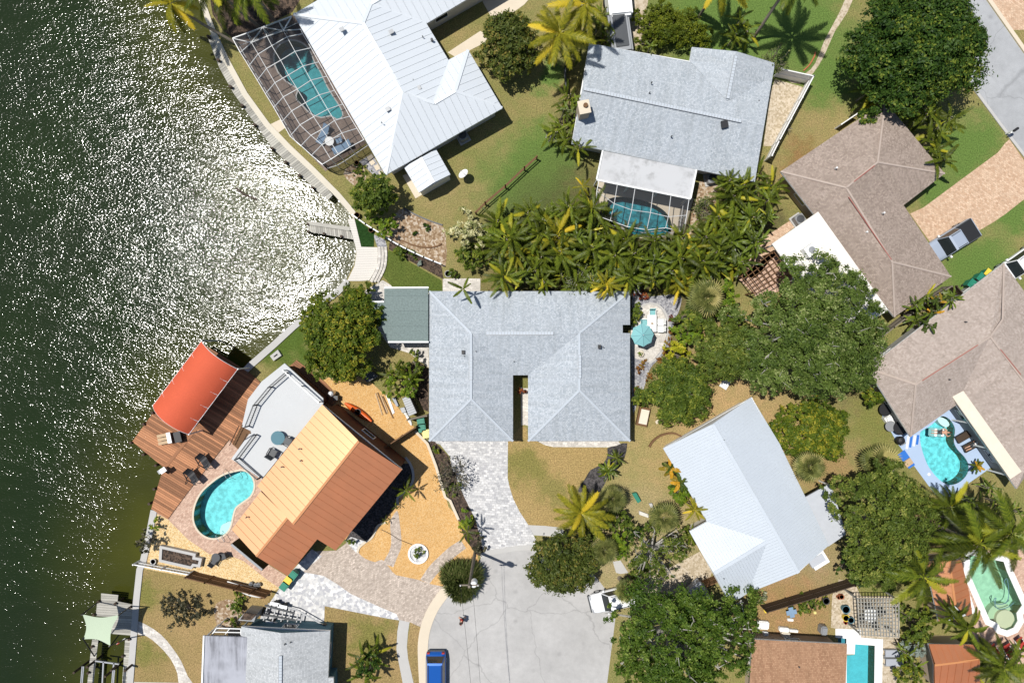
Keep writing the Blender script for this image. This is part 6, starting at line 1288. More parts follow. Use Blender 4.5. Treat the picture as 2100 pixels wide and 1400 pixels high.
MB().bar(a, b, 0.04, 0.03).build('shaft', M['alu'], oar); MB().bar(a, a.lerp(b, 0.3), 0.2, 0.02).build('blade', M['red'], oar)

# fences
def fence(name, label, px, h, mat, picket=0.15, gap=0.012, post=2.2, capm=None, group=None, solid=True, cat='fence', rails=2):
    pts = [W(p) for p in px]; t = thing(name, label, cat, pts[0], group)
    for a, b in zip(pts[:-1], pts[1:]):
        L = (b - a).length
        if L < 0.05: continue
        d = (b - a) / L; ang = math.atan2(d.y, d.x); k = max(1, int(L / picket)); mb = MB()
        if solid:
            for i in range(k): c = a + d * (L * (i + .5) / k); mb.box(c + Vector((0, 0, h / 2 + 0.03)), (L / k - gap, 0.025, h - 0.06), ang)
            mb.build('board_infill', mat, t)['kind'] = 'stuff'
        n = max(1, round(L / post))
        for i in range(n + 1): c = a + d * (L * i / n); MB().box(c + Vector((0, 0, h / 2 + 0.05)), (0.12, 0.12, h + 0.1), ang).build('post', capm or mat, t)
        for z in [h * (i + 1) / rails for i in range(rails)]: MB().bar(a + Vector((0, 0, z)), b + Vector((0, 0, z)), 0.09, 0.05).build('rail', capm or mat, t)
    return t
fence('vinyl_fence', 'tall white vinyl fence bent around the sandy side yard', q(4, 640, 735, 940, 800) + q(4, 940, 800, 620, 1400) + P(1568, 330), 1.8, M['white'], 0.2)
fence('louvre_fence', 'pale grey louvre fence behind the raised planter', q(15, 125, 930, 640, 1025), 1.1, M['steel'], 0.3, 0.05, 2.5, M['white'])
fence('timber_fence', 'brown timber fence along the pale gravel with clutter behind', q(15, 645, 1030, 830, 1075, 1100, 1140, 1385, 1215), 1.8, M['wood'], 0.15, 0.012, 1.9)
fence('timber_fence', 'short brown timber fence closing the gravel yard by the U-shaped house', q(14, 1390, 705, 1090, 900), 1.8, M['wood'], 0.15)
fence('timber_fence', 'brown timber fence between corrugated roof yard and vegetable garden', P(1790, 1172, 1735, 1187, 1660, 1210, 1560, 1240), 1.7, M['wood_dark'], 0.15)
fence('timber_fence', 'grey-brown fence in the narrow gap below taupe roof', P(1930, 590, 1890, 615, 1815, 672, 1780, 700), 1.5, M['bark'], 0.15)
fence('timber_fence', 'dark fence along the chimney wall of grey shingle house', P(1160, 105, 1157, 150, 1158, 190), 1.4, M['dark'], 0.15)
fence('lawn_fence', 'thin rusty wire fence crossing the lawn toward the cream bush', q(7, 1867, 265, 1750, 370, 1570, 540, 1380, 700, 1290, 790), 1.1, M['bark'], 0.2, 0, 3.6, M['wood'], solid=False)
wfn = fence('wire_fence', 'low white rail fence curving along the garden bed', smooth(q(7, 130, 815, 250, 900, 380, 980, 500, 1060, 640, 1135, 800, 1210, 960, 1275), 2, False), 0.9, M['alu'], 0.2, 0, 2.0, M['alu'], solid=False)
fence('corner_fence', 'white stub fence at the end of the taupe roof', q(4, 1225, 1230, 1375, 1130), 1.2, M['white'], 0.2)
fence('gate_fence', 'dark gate panel beside the golden gravel shed', q(14, 1310, 640, 1490, 600), 1.6, M['bark'], 0.15)
fence('timber_fence', 'short fence behind the dark roofed carts near E driveway'.replace('E driveway', 'pinkish roof'), q(27, 880, 480, 950, 560), 1.3, M['wood_dark'], 0.15)
fence('timber_fence', 'brown fence corner beside the covered boat', q(23, 170, 480, 280, 435), 1.6, M['wood'], 0.15)
# raised planter
rp = thing('raised_planter', 'raised block planter of dark soil behind the louvre fence', 'planter', W(q(15, 500, 890)[0])); RPp = Wp(q(15, 315, 785, 660, 862, 655, 895, 720, 908, 700, 995, 640, 985, 620, 1012, 305, 940), 0.5)
MB().prism(RPp, 0, 0.5, [inset(RPp, 0.25)]).build('block_wall', M['concrete_grey'], rp); MB().prism(inset(RPp, 0.24), 0, 0.4).build('soil', M['mulch'], rp)
ring = thing('stone_ring', 'round white stone ring planter in the golden gravel', 'planter', W((858, 1134)))
MB().lathe(W((858, 1134)), [(0.95, 0), (0.95, 0.2), (0.78, 0.2), (0.78, 0.05)], 28).build('kerb', M['white'], ring); MB().lathe(W((858, 1134)), [(0.77, 0.0), (0.77, 0.07)], 24).build('pebbles', M['paver_white'], ring)
for i, (p, m, l) in enumerate(((q(7, 600, 735, 720, 800, 860, 860, 970, 895), 'dark', 'thin dark border edging along the top of the tan garden bed'), (q(7, 575, 1040, 700, 1090, 830, 1110, 920, 1095, 960, 1070), 'wood', 'curved timber border edging in the tan garden bed'))):
    tag(MB().prism(strip(smooth(p, 4, False), -0.06, 0.06), 0, 0.15).build('bed_border', M[m]), l, 'garden edging')
tag(MB().prism(strip(smooth(q(21, 610, 540, 640, 490, 700, 440, 780, 412, 850, 410, 920, 440), 4, False), -0.08, 0.08), 0, 0.25).build('timber_edging', M['wood']), 'curved rusty timber edging on the lawn by corrugated roof', 'garden edging')
tag(MB().prism(strip(smooth(q(4, 920, 680, 980, 620, 1025, 540, 1035, 500), 4, False), -0.05, 0.05), 0, 0.1).build('brick_edging', M['terracotta']), 'thin red brick edging along the green lawn path', 'garden edging')

# pergolas
def pergola(name, label, px, z, mat, n1, n2, w=0.07):
    c4_ = [W(p, z) for p in px]; t = thing(name, label, 'pergola', Vector((c4_[0].x, c4_[0].y, 0)))
    for i in range(n1): s = i / (n1 - 1); MB().bar(c4_[0].lerp(c4_[1], s) + Vector((0, 0, .1)), c4_[3].lerp(c4_[2], s) + Vector((0, 0, .1)), w, 0.12).build('rafter', mat, t)
    for i in range(n2): s = i / (n2 - 1); MB().bar(c4_[0].lerp(c4_[3], s), c4_[1].lerp(c4_[2], s), w, 0.08).build('slat', mat, t)
    for p in c4_: q_ = p.lerp(sum(c4_, Vector()) / 4, 0.06); MB().box((q_.x, q_.y, (z - .05) / 2), (0.12, 0.12, z - .05)).build('post', mat, t)
pergola('lattice_pergola', 'weathered grey lattice pergola above a patio table near the pool', q(24, 75, 640, 445, 640, 445, 985, 95, 965), 2.5, M['wood_dock'], 14, 11, 0.055)
pergola('brown_pergola', 'dark brown lattice pergola against the white flat roof', q(26, 90, 310, 400, 75, 560, 300, 215, 480), 2.4, M['wood'], 8, 7, 0.055)

# ------------------------------------------------------------------ vehicles
PAINT = lambda nm, c, r=0.25, metal=0.3: plain(nm, c, r, metal, 0.03, spec=0.6)
def vehicle(name, label, cat, px, z, ang, L, Wd, hh, paint, style='suv'):
    t = thing(name, label, cat, W(px, z) * 1.0, None, ang); t.location.z = 0
    hb = hh * 0.56; hw = Wd / 2
    st = {'suv': [(-.5, .82, .50), (-.485, .94, .9), (-.40, 1, 1), (-.1, 1, 1), (.25, 1, .98), (.38, .97, .92), (.46, .9, .82), (.5, .76, .6)],
          'truck': [(-.5, .95, .95), (-.48, .98, 1), (-.1, 1, 1), (.2, 1, 1), (.36, .98, .97), (.46, .93, .9), (.5, .8, .65)]}['suv' if style == 'suv' else 'truck']
    vs = []; fs = []; m = 10
    for (x, w, h_) in st:
        w_, h1 = hw * w, hb * h_; sec = [(-w_ * .92, .25), (-w_, .42), (-w_, h1 * .8), (-w_ * .93, h1 * .96), (-w_ * .6, h1), (w_ * .6, h1), (w_ * .93, h1 * .96), (w_, h1 * .8), (w_, .42), (w_ * .92, .25)]
        vs += [(x * L, y, zz) for y, zz in sec]
    for i in range(len(st) - 1):
        for k in range(m): fs.append((i * m + k, (i + 1) * m + k, (i + 1) * m + (k + 1) % m, i * m + (k + 1) % m))
    fs += [tuple(range(m)), tuple(range((len(st) - 1) * m, len(st) * m))[::-1]]
    MB().add(vs, fs).build('body', paint, t, True, True)
    if style == 'suv': xb, xbt, xft, xf = -.44, -.36, .12, .25
    else: xb, xbt, xft, xf = -.19, -.165, .05, .165
    zt = hh; wi, wt = hw * .93, hw * .74; zb_ = hb * .97
    B = [(xb * L, -wi, zb_), (xf * L, -wi, zb_), (xf * L, wi, zb_), (xb * L, wi, zb_)]; T = [(xbt * L, -wt, zt - .06), (xft * L, -wt, zt - .06), (xft * L, wt, zt - .06), (xbt * L, wt, zt - .06)]
    def pane(nm, ids, sh=.06):
        P_ = [Vector(B[ids[0]]), Vector(B[ids[1]]), Vector(T[ids[1]]), Vector(T[ids[0]])]; n = (P_[1] - P_[0]).cross(P_[3] - P_[0]).normalized(); cen = sum(P_, Vector()) / 4
        MB().add([p.lerp(cen, sh) + n * .012 for p in P_], [(0, 1, 2, 3)]).build(nm, M['glass'], t, True)
    cb = MB().add(B + T, [(0, 1, 5, 4), (1, 2, 6, 5), (2, 3, 7, 6), (3, 0, 4, 7)]).build('cabin', paint, t, True)
    pane('side_window', (0, 1)); pane('windshield', (1, 2), .05); pane('side_window', (2, 3)); pane('rear_window', (3, 0))
    rv = [(xbt * L - .04, -wt, zt - .06), (xbt * L + .15, -wt * .96, zt - .01), (xft * L - .15, -wt * .96, zt), (xft * L + .04, -wt, zt - .06), (xft * L + .04, wt, zt - .06), (xft * L - .15, wt * .96, zt), (xbt * L + .15, wt * .96, zt - .01), (xbt * L - .04, wt, zt - .06)]
    ro = MB().add(rv, [(1, 2, 5, 6), (0, 1, 6, 7), (2, 3, 4, 5), (0, 3, 2, 1), (7, 6, 5, 4), (0, 7, 4, 3)]).build('roof', paint, t, True)
    for s in (-1, 1):
        MB().bar((xbt * L + .1, s * wt * .86, zt + .015), (xft * L - .15, s * wt * .86, zt + .02), .05, .04).build('roof_rail', M['black'], t, True)
        MB().box((xf * L - .28, s * (hw + .09), hb * 1.02), (.16, .22, .16)).build('mirror', paint if style == 'suv' else M['white'], t, True)
        MB().box((.472 * L, s * hw * .66, hb * .70), (.14, hw * .42, .14)).build('headlight', M['steel'], t, True)
        MB().box((-.487 * L, s * hw * .74, hb * .78), (.12, hw * .26, .26)).build('taillight', M['red'], t, True)
        for x in (-.31, .31):
            wq = MB(); wq.tube([(x * L, s * (hw - .22), .34), (x * L, s * (hw + .005), .34)], .34, 16); w_ = wq.build('wheel', M['rubber'], t, True)
            MB().tube([(x * L, s * (hw - .05), .34), (x * L, s * (hw + .02), .34)], .2, 12).build('rim', M['steel'], w_, True)
    if style == 'truck':
        MB().box(((-.345) * L, 0, hb * 1.015), (L * .28, hw * 1.75, .04)).build('bed_cover', M['black'], t, True)
        for s in (-1, 1): MB().box((-.345 * L, s * hw * .93, hb * 1.02), (L * .29, .08, .07)).build('bed_rail', M['dark'], t, True)
        MB().box((-.492 * L, 0, hb * .99), (.06, hw * 1.8, .12)).build('tailgate', paint, t, True)
    MB().box((.515 * L, 0, .42), (.12, hw * 1.7, .2)).build('bumper', M['dark'] if style == 'suv' else M['steel'], t, True)
    MB().box((-.505 * L, 0, .42), (.1, hw * 1.7, .2)).build('bumper', M['dark'], t, True)
    return t
BL = PAINT('metallic_blue_paint', (0.012, 0.105, 0.42)); WH = PAINT('white_car_paint', (0.78, 0.79, 0.80), 0.25, 0.0); SV = PAINT('silver_blue_paint', (0.42, 0.48, 0.57), 0.3, 0.3)
vehicle('parked_suv', 'bright blue car parked along the cul-de-sac kerb', 'car', (893, 1392), 1.0, R(-90), 4.7, 1.85, 1.65, BL)
vehicle('parked_suv', 'white car parked partly under the small fan palm', 'car', (1262, 1230), 1.0, R(194), 4.6, 1.85, 1.6, WH)
vehicle('pickup_truck', 'silver blue pickup truck with black bed cover on the peach driveway', 'truck', (1949, 498), 1.0, R(212), 5.6, 2.0, 1.85, SV, 'truck')
vehicle('parked_suv', 'white car cut off beside the pinkish shingle roof', 'car', (2096, 540), 1.0, R(215), 4.8, 1.85, 1.65, WH)
# camper, RV, covered boat
cp = thing('camper_trailer', 'long slate grey camper trailer parked beside the palms', 'trailer', W((1272, 58), 1.5)); cp.location.z = 0; ORG[cp] = Vector(cp.location)
def rounded(c, s, rz, name, mat, t, b=0.15):
    me = bpy.data.meshes.new(name); bm = bmesh.new(); bmesh.ops.create_cube(bm, size=1.0); bmesh.ops.scale(bm, vec=s, verts=bm.verts); bmesh.ops.bevel(bm, geom=bm.edges[:], offset=b, segments=3, affect='EDGES')
    bm.to_mesh(me); bm.free(); me.materials.append(mat); o = link(bpy.data.objects.new(name, me)); o.parent = t; o.location = Vector(c) - ORG[t]; o.rotation_euler = (0, 0, rz); ORG[o] = ORG[t]; me.polygons.foreach_set('use_smooth', [False] * len(me.polygons)); return o
c = W((1272, 58), 2.4); rounded((c.x, c.y, 1.5), (1.9, 4.4, 1.9), R(8), 'shell', M['grey'], cp, 0.2); rounded((c.x, c.y, 2.46), (1.2, 3.4, 0.12), R(8), 'roof_pod', M['dark'], cp, 0.05)
for s in (-1, 1): MB().tube([(c.x + s * .8, c.y - .3, .35), (c.x + s * 1.0, c.y - .3, .35)], .35, 14).build('wheel', M['rubber'], cp)
rv = thing('motorhome', 'white motorhome roof at the top edge behind the grey camper', 'motorhome', W((1272, 5), 2)); rv.location.z = 0; ORG[rv] = Vector(rv.location); c = W((1270, -22), 2.7); rounded((c.x, c.y, 1.6), (2.1, 4.6, 2.2), R(6), 'shell', M['white'], rv, 0.2)
MB().box((c.x, c.y, 2.85), (.8, .9, .3), R(6)).build('roof_unit', M['alu'], rv)
for s in (-1, 1): MB().tube([(c.x + s * .9, c.y, .4), (c.x + s * 1.1, c.y, .4)], .4, 14).build('wheel', M['rubber'], rv)
cb = thing('covered_boat', 'boat under a grey cover on a trailer beside corrugated roof', 'boat', W((1428, 1218), 1)); cb.location.z = 0; ORG[cb] = Vector(cb.location)
kk = [W(p, z) for p, z in zip(q(23, -30, 590, 10, 610, 150, 485, 215, 540, 255, 660, 170, 710, 20, 660), (1.4, 1.3, 1.3, 1.3, 1.2, 1.2, 1.3))]; rd = [W(p, 1.9) for p in q(23, 20, 630, 200, 560)]
mb = MB(); vs = kk + rd + [Vector((p.x, p.y, .45)) for p in kk]; n = 7
mb.add(vs, [(0, 1, 7), (1, 2, 8, 7), (2, 3, 8), (3, 4, 8), (4, 5, 8), (5, 6, 7, 8), (6, 0, 7)] + [(i, 9 + i, 9 + (i + 1) % n, (i + 1) % n) for i in range(n)]); mb.build('cover', M['grey_tarp'], cb)
for p in ((1410, 1215), (1440, 1235)): c = W(p, .3); MB().box((c.x, c.y, .25), (.25, .6, .5)).build('wheel', M['rubber'], cb)
# boat trailer
bt = thing('boat_trailer', 'empty silver boat trailer on the white stone drive', 'trailer', W((590, 1262)))
def zt(x, y, z): return W(q(18, x, y)[0], z)
fr_ = [((980, 350), (1330, 445)), ((1330, 445), (1690, 650)), ((890, 590), (1260, 635)), ((1260, 635), (1690, 650)), ((960, 355), (890, 590)), ((1060, 400), (1010, 590)), ((1160, 420), (1120, 600)), ((1250, 450), (1200, 620)), ((1340, 500), (1320, 640)), ((1400, 500), (1370, 640))]
for a, b in fr_: MB().bar(zt(*a, .6), zt(*b, .6), .1, .12).build('frame_beam', M['steel'], bt)
for a, b in (((910, 385), (1300, 490)), ((875, 500), (1310, 580))): MB().bar(zt(*a, .85), zt(*b, .85), .16, .08).build('bunk', M['dark'], bt)
for p in ((1060, 345), (1160, 380), (1000, 590), (1100, 615)):
    c = zt(*p, .35); w_ = MB().tube([c + Vector((-.02, .1, -.02)), c + Vector((.04, -.1, -.02))], .34, 14).build('wheel', M['rubber'], bt); MB().box(c + Vector((0, 0, .42)), (.85, .3, .06), R(-12)).build('fender', M['alu'], bt)
MB().box(zt(1690, 640, .7), (.3, .2, .4), R(-20)).build('winch', M['dark'], bt)
MB().tube([zt(880, 660, .9), zt(930, 590, .6)], .03, 6).build('guide_pole', M['alu'], bt)
for p in ((1690, 645), (960, 470)): c = zt(*p, .3); MB().tube([(c.x, c.y, 0), (c.x, c.y, .6)], .05, 6).build('jack_stand', M['steel'], bt)

# ------------------------------------------------------------------ furniture and small things
def cart(px, body, lid, label, group, ang, s=1.0):
    c = W(px, .9); c.z = 0; t = thing('wheeled_bin', label, 'trash cart', c, group, ang)
    vs = [(-.26, -.28, .08), (.26, -.28, .08), (.26, .28, .08), (-.26, .28, .08), (-.31, -.36, .95), (.31, -.36, .95), (.31, .36, .95), (-.31, .36, .95)]
    MB().add(vs, [(0, 1, 5, 4), (1, 2, 6, 5), (2, 3, 7, 6), (3, 0, 4, 7), (3, 2, 1, 0)]).build('bin_body', body, t, True)
    MB().box((0, 0, .985), (.68, .78, .05)).box((0, .05, 1.02), (.5, .5, .04)).build('lid', lid, t, True); MB().tube([(-.3, -.4, .9), (.3, -.4, .9)], .03, 6).build('handle', M['black'], t, True)
    for x in (-.25, .25): MB().tube([(x - .04, -.3, .12), (x + .04, -.3, .12)], .12, 10).build('wheel', M['rubber'], t, True)
gb, yb, cbn = M['green_bin'], M['yellow_bin'], M['cream_bin']
for p, b, l, lab, grp in (((863, 863), gb, gb, 'green wheeled bin beside the U-shaped house corner', 'green bins by the U-shaped house'), ((865.5, 877), gb, gb, 'green wheeled bin beside the U-shaped house corner', 'green bins by the U-shaped house'), ((874, 889), gb, cbn, 'bin with a pale yellow lid beside the U-shaped house', None),
                          ((601, 1179), gb, gb, 'green wheeled bin at the orange garage wing corner', 'green bins by the orange garage wing'), ((583, 1201), gb, gb, 'green wheeled bin at the orange garage wing corner', 'green bins by the orange garage wing'), ((591, 1189), gb, yb, 'bin with a golden yellow lid by the orange garage wing', None),
                          ((1993, 582), gb, gb, 'green wheeled bin against the pinkish shingle eave', 'green bins by the pinkish roof'), ((2012, 569), gb, gb, 'green wheeled bin against the pinkish shingle eave', 'green bins by the pinkish roof'), ((2026, 561), gb, yb, 'yellow-lidded bin against the pinkish shingle eave', None)):
    cart(p, b, l, lab, grp, R(-38) if p[0] > 1500 or p[0] < 620 else R(8))
def lounger(px, ang, frame, cloth, label, group=None, z=0.0, L=1.9, name='sun_lounger', back=35):
    c = W(px, z + .4); c.z = z; t = thing(name, label, 'lounger', c, group, ang); w = .62
    MB().box((-.25, 0, .36), (L * .66, w, .08)).build('seat', cloth, t, True)
    bx = L * .66 / 2 - .25; d = Vector((math.cos(R(back)), 0, math.sin(R(back)))); MB().bar(Vector((bx, 0, .38)), Vector((bx, 0, .38)) + d * L * .38, w, .08, (0, 0, 1)).build('backrest', cloth, t, True)
    for x in (-.8, .3):
        for s in (-1, 1): MB().box((x, s * w * .45, .16), (.06, .06, .32)).build('leg', frame, t, True)
    for s in (-1, 1): MB().bar((-.88, s * (w / 2 + .03), .34), (bx + .1, s * (w / 2 + .03), .34), .05, .06).build('side_rail', frame, t, True)
def chair(px, ang, frame, cloth, label, group=None, z=0.0, s=1.0, name='patio_chair'):
    c = W(px, z + .45); c.z = z; t = thing(name, label, 'chair', c, group, ang); t.scale = (s, s, s)
    MB().box((0, 0, .43), (.5, .52, .07)).build('seat', cloth, t, True); MB().bar((-.25, 0, .45), (-.36, 0, .92), .52, .06, (1, 0, 0)).build('backrest', cloth, t, True)
    for sx in (-1, 1):
        for sy in (-1, 1): MB().box((sx * .22, sy * .24, .2), (.05, .05, .4)).build('leg', frame, t, True)
    for sy in (-1, 1): MB().box((0, sy * .28, .64), (.5, .06, .04)).build('armrest', frame, t, True); MB().box((.2, sy * .28, .53), (.05, .05, .2)).build('arm_post', frame, t, True)
def rtable(px, r, h, top, leg, label, z=0.0, name='round_table', cat='table', n=24):
    c = W(px, z + h); c.z = z; t = thing(name, label, cat, c); MB().lathe((0, 0, h - .05), [(r * .97, 0), (r, .02), (r, .05)], n).build('table_top', top, t, True); MB().tube([(0, 0, .03), (0, 0, h - .05)], .06, 8).build('pedestal', leg, t, True); MB().lathe((0, 0, 0), [(r * .45, 0), (r * .45, .03), (.06, .06)], 16).build('base', leg, t, True); return t
# oval patio set
dt = thing('dining_table', 'long white dining table on the oval patio', 'table', W((1337, 663), .75)); dt.location.z = 0; ORG[dt] = Vector(dt.location); c = W((1337, 663), .75)
MB().box((c.x, c.y, .73), (.85, 1.55, .05)).build('table_top', M['white'], dt)
for sx in (-1, 1):
    for sy in (-1, 1): MB().box((c.x + sx * .36, c.y + sy * .7, .35), (.07, .07, .7)).build('leg', M['white'], dt)
pz = tag(MB().lathe(c + Vector((0, 0.0, .0)), [(.07, 0), (.11, .1), (.09, .16)], 14).build('flower_pot', M['stucco_tan']), 'small planted pot on the white dining table', 'pot')
for p, a, l in (((1337.5, 642), -90, 'white armchair with teal seat at the head of the dining table'), ((1321, 661), 0, 'white armchair with teal seat on the house side of dining table'), ((1354, 660), 180, 'white armchair with grey seat, gravel side of dining table, nearer its head'), ((1354, 674), 180, 'white armchair with grey seat, gravel side of dining table, nearer umbrella')):
    chair(p, R(a), M['white'], M['white'] if 'grey' in l else M['teal_cloth'], l, None, 0, 1.05)
um = thing('patio_umbrella', 'teal octagonal patio umbrella open over the oval patio', 'umbrella', W((1318, 690), 0)); c = W((1318, 687), 2.5); c0 = Vector((c.x, c.y, 0)); ORG[um] = c0; um.location = c0
vs = [Vector((c.x, c.y, 2.75))]; m_ = 16
for i in range(m_):
    a = 2 * math.pi * i / m_ + .1; r_ = 1.05 if i % 2 == 0 else .93; vs.append(Vector((c.x + r_ * math.cos(a), c.y + r_ * math.sin(a), 2.28 if i % 2 == 0 else 2.31)))
MB().add(vs, [(0, 1 + i, 1 + (i + 1) % m_) for i in range(m_)]).build('canopy', M['teal_cloth'], um); MB().tube([c0, (c.x, c.y, 2.85)], .03, 8).build('pole', M['alu'], um); MB().lathe(c0, [(.35, 0), (.35, .08), (.08, .12)], 18).build('base', M['grey'], um)
for i in range(0, m_, 2): MB().bar(vs[0] + Vector((0, 0, .012)), vs[1 + i] + Vector((0, 0, .012)), .025, .012).build('rib', M['stucco_blue'], um)
tp = thing('topiary_pot', 'round pot under the topiary ball on the patio', 'pot', W((1313, 725))); MB().lathe(W((1313, 725)), [(.18, 0), (.26, .4), (.28, .42), (.24, .42)], 18).build('pot', M['concrete'], tp)
bbq = tag(MB().box(W((1392, 745), .9) + Vector((0, 0, -.45)), (.75, 1.1, 1.0), .7).box(W((1392, 745), .98), (.8, 1.15, .08), .7).build('grill', M['black']), 'black covered grill between yellow shrub and wood chips', 'grill')
lounger(q(12, 1365, 1115)[0], R(58), M['white'], M['white'], 'white sun lounger on the wood chips under the oak', back=15)
bn = thing('wicker_bench', 'wicker daybed with pale cushion against the house side gravel', 'bench', W((1317, 853))); c = W((1317, 853))
MB().box(c + Vector((0, 0, .3)), (1.0, 1.75, .5), R(-12)).build('base', M['wood'], bn); MB().box(c + Vector((.05, 0, .6)), (.75, 1.35, .12), R(-12)).build('cushion', M['flat_cream'], bn)
# timber deck: lounge, zero-gravity swings
dl = thing('deck_lounge', 'teak double lounger with white headrest on the timber deck', 'lounger', W((343, 896), .2)); c = W(q(13, 370, 975)[0], .5)
for i in range(3): d = Matrix.Rotation(R(12), 3, 'Z'); MB().box(c + d @ Vector((-.1, (i - 1) * .34, 0)), (1.25, .28, .08), R(12)).build('slat', M['wood_light'], dl)
MB().box(c + Vector((.42, .09, .16)), (.38, 1.0, .12), R(12)).build('headrest', M['white'], dl)
for s in (-.4, .4): MB().box(c + Vector((0, s, -.17)), (1.1, .08, .3), R(12)).build('leg', M['wood'], dl)
fb = tag(rounded if False else MB().box(W(q(13, 490, 960)[0], .55) + Vector((0, 0, -.1)), (.5, .95, .7), R(14)).box(W(q(13, 490, 960)[0], .8), (.54, .98, .05), R(14)).build('deck_box', M['black']), 'black storage box beside the teak double lounger', 'box')
for i, p in enumerate(q(13, 735, 1190, 620, 1335)):
    c = W(p, 1.0); c0 = Vector((c.x, c.y, 0.13)); t = thing('hanging_lounger', ['black hanging lounge chair on the deck, nearer the coral canopy', 'black hanging lounge chair on the deck, further from the canopy'][i], 'lounger', c0, None, R(-48))
    vs = []
    for k in range(9):
        u = k / 8; x = -.75 + 1.5 * u; z = .75 + .35 * (u - .5) ** 2 * 4 * (1 if u < .5 else .7) - .1 * math.sin(u * 6); vs += [(x, -.33, z), (x, .33, z), (x, .33, z - .08), (x, -.33, z - .08)]
    MB().add(vs, [f for k in range(8) for f in ((4 * k, 4 * k + 4, 4 * k + 5, 4 * k + 1), (4 * k + 1, 4 * k + 5, 4 * k + 6, 4 * k + 2), (4 * k + 2, 4 * k + 6, 4 * k + 7, 4 * k + 3), (4 * k + 3, 4 * k + 7, 4 * k + 4, 4 * k))] + [(0, 1, 2, 3), (32, 35, 34, 33)]).build('sling', M['black'], t, True)
    MB().tube([(-.2, -.95, 0), (.0, -.9, .6), (.3, -.6, 1.5), (.3, -.1, 1.9), (.2, 0, 1.9)], .035, 7).build('arc_frame', M['black'], t, True)
    MB().tube([(-.9, -.8, .03), (-.2, -.95, .03), (.7, -.7, .03)], .04, 7).build('foot_bar', M['black'], t, True); MB().tube([(-.3, -.95, .03), (-.6, .2, .03)], .04, 7).build('foot_bar', M['black'], t, True)
    MB().tube([(.2, 0, 1.9), (0, 0, 1.0)], .012, 5).build('cable', M['grey'], t, True)
br = thing('deck_bracket_bin', 'small grey bait station at the deck edge', 'bait station', W((333, 968), .2)); MB().box(W(q(13, 345, 1280)[0], .7), (.5, .35, .9), .6).build('cabinet', M['grey'], br); MB().box(W(q(13, 345, 1280)[0], 1.2), (.6, .45, .06), .6).build('top', M['alu'], br)
for l, p in (('pair of steel handrail hoops at the shallow end of kidney pool', q(15, 930, 700)), ('steel ladder rails at the deep end of kidney pool', q(15, 1000, 100))):
    t = thing('pool_rail', l, 'handrail', W(p[0])); c = W(p[0])
    for s in (-.25, .25): MB().tube([c + Vector((s - .3, .5, .0)), c + Vector((s - .2, .3, .8)), c + Vector((s + .1, -.2, .8)), c + Vector((s + .25, -.5, .1))], .025, 7).build('rail', M['steel'], t)
rtable(q(13, 1445, 970)[0], .62, .5, M['stucco_blue'], M['dark'], 'round slate-topped table on the roof terrace', 2.75)
for p, a, l in ((q(13, 1400, 1110)[0], R(60), 'black wire bench glider on the roof terrace beside the roof'), (q(13, 1545, 1000)[0], R(150), 'black wire chair tucked between slate table and orange roof')):
    chair(p, a, M['black'], M['dark'], l, None, 2.75, 1.3, 'wire_chair')
rtable(q(15, 850, 900)[0], .4, .7, M['dark'], M['black'], 'round dark bistro table on the pale gravel')
chair(q(15, 925, 885)[0], R(200), M['black'], M['dark'], 'dark bistro chair on the house side of bistro table'); chair(q(15, 830, 940)[0], R(60), M['black'], M['dark'], 'dark bistro chair on the fence side of bistro table')
# screened pool furniture
lounger(q(6, 1225, 125)[0], R(62), M['grey'], M['cushion_blue'], 'slate blue lounger under screen enclosure, pool side of white table'); lounger(q(6, 1400, 245)[0], R(25), M['grey'], M['cushion_blue'], 'slate blue lounger under screen enclosure, at enclosure corner')
rtable(q(6, 1285, 185)[0], .42, .6, M['white'], M['white'], 'round white table under screen enclosure'); chair(q(6, 1375, 180)[0], R(200), M['grey'], M['cushion_blue'], 'slate blue armchair under screen enclosure')
# blue deck furniture, people
lounger(q(25, 1050, 670)[0], R(30), M['black'], M['wood_dark'], 'dark brown sun lounger by the aqua kidney pool', z=.03); lounger(q(25, 1115, 755)[0], R(28), M['black'], M['wood_dark'], 'dark brown sun lounger with a person lying on it', z=.03)
rtable(q(25, 380, 585)[0], .5, .7, M['grey'], M['dark'], 'grey round table on the narrow blue deck'); rtable(q(25, 335, 435)[0], .6, .8, M['black'], M['dark'], 'black round fire table beside the yellow-green corner tree')
rtable(q(25, 470, 600)[0], .65, .9, M['black'], M['dark'], 'large black round table against the pinkish roof eave')
gr = thing('kettle_grill', 'black barbecue grill at the edge of blue deck', 'grill', W(q(25, 420, 700)[0])); c = W(q(25, 420, 700)[0]); MB().lathe(c + Vector((0, 0, .55)), [(.1, 0), (.38, .2), (.4, .35), (.3, .55), (.05, .62)], 18).build('kettle', M['black'], gr); MB().box(c + Vector((.35, -.25, .6)), (.5, .4, .06), .5).build('shelf', M['grey'], gr)
for s in (-.25, .25): MB().tube([c + Vector((s, s * .5, 0)), c + Vector((s * .5, 0, .7))], .03, 6).build('leg', M['dark'], gr)
tag(MB().box(W(q(25, 380, 520)[0], .35) + Vector((0, 0, -.1)), (1.1, .9, .5), .6).box(W(q(25, 370, 515)[0], .62), (.5, .4, .12), .4).build('supply_crate', M['white']), 'white crate of pool supplies on the narrow deck', 'crate')
for i in range(4): c = W(q(25, 530 + i * 30, 730 - i * 8)[0], .04); tag(MB().box(c, (.2, 1.2 - .1 * i, .04), R(-8)).build('pool_noodle', M['blue_tarp'] if i % 2 else M['white']), ['blue', 'white'][1 - i % 2] + ' foam strip laid out on the blue deck', 'pool toy', ['blue', 'white'][1 - i % 2] + ' foam strips on the blue deck')
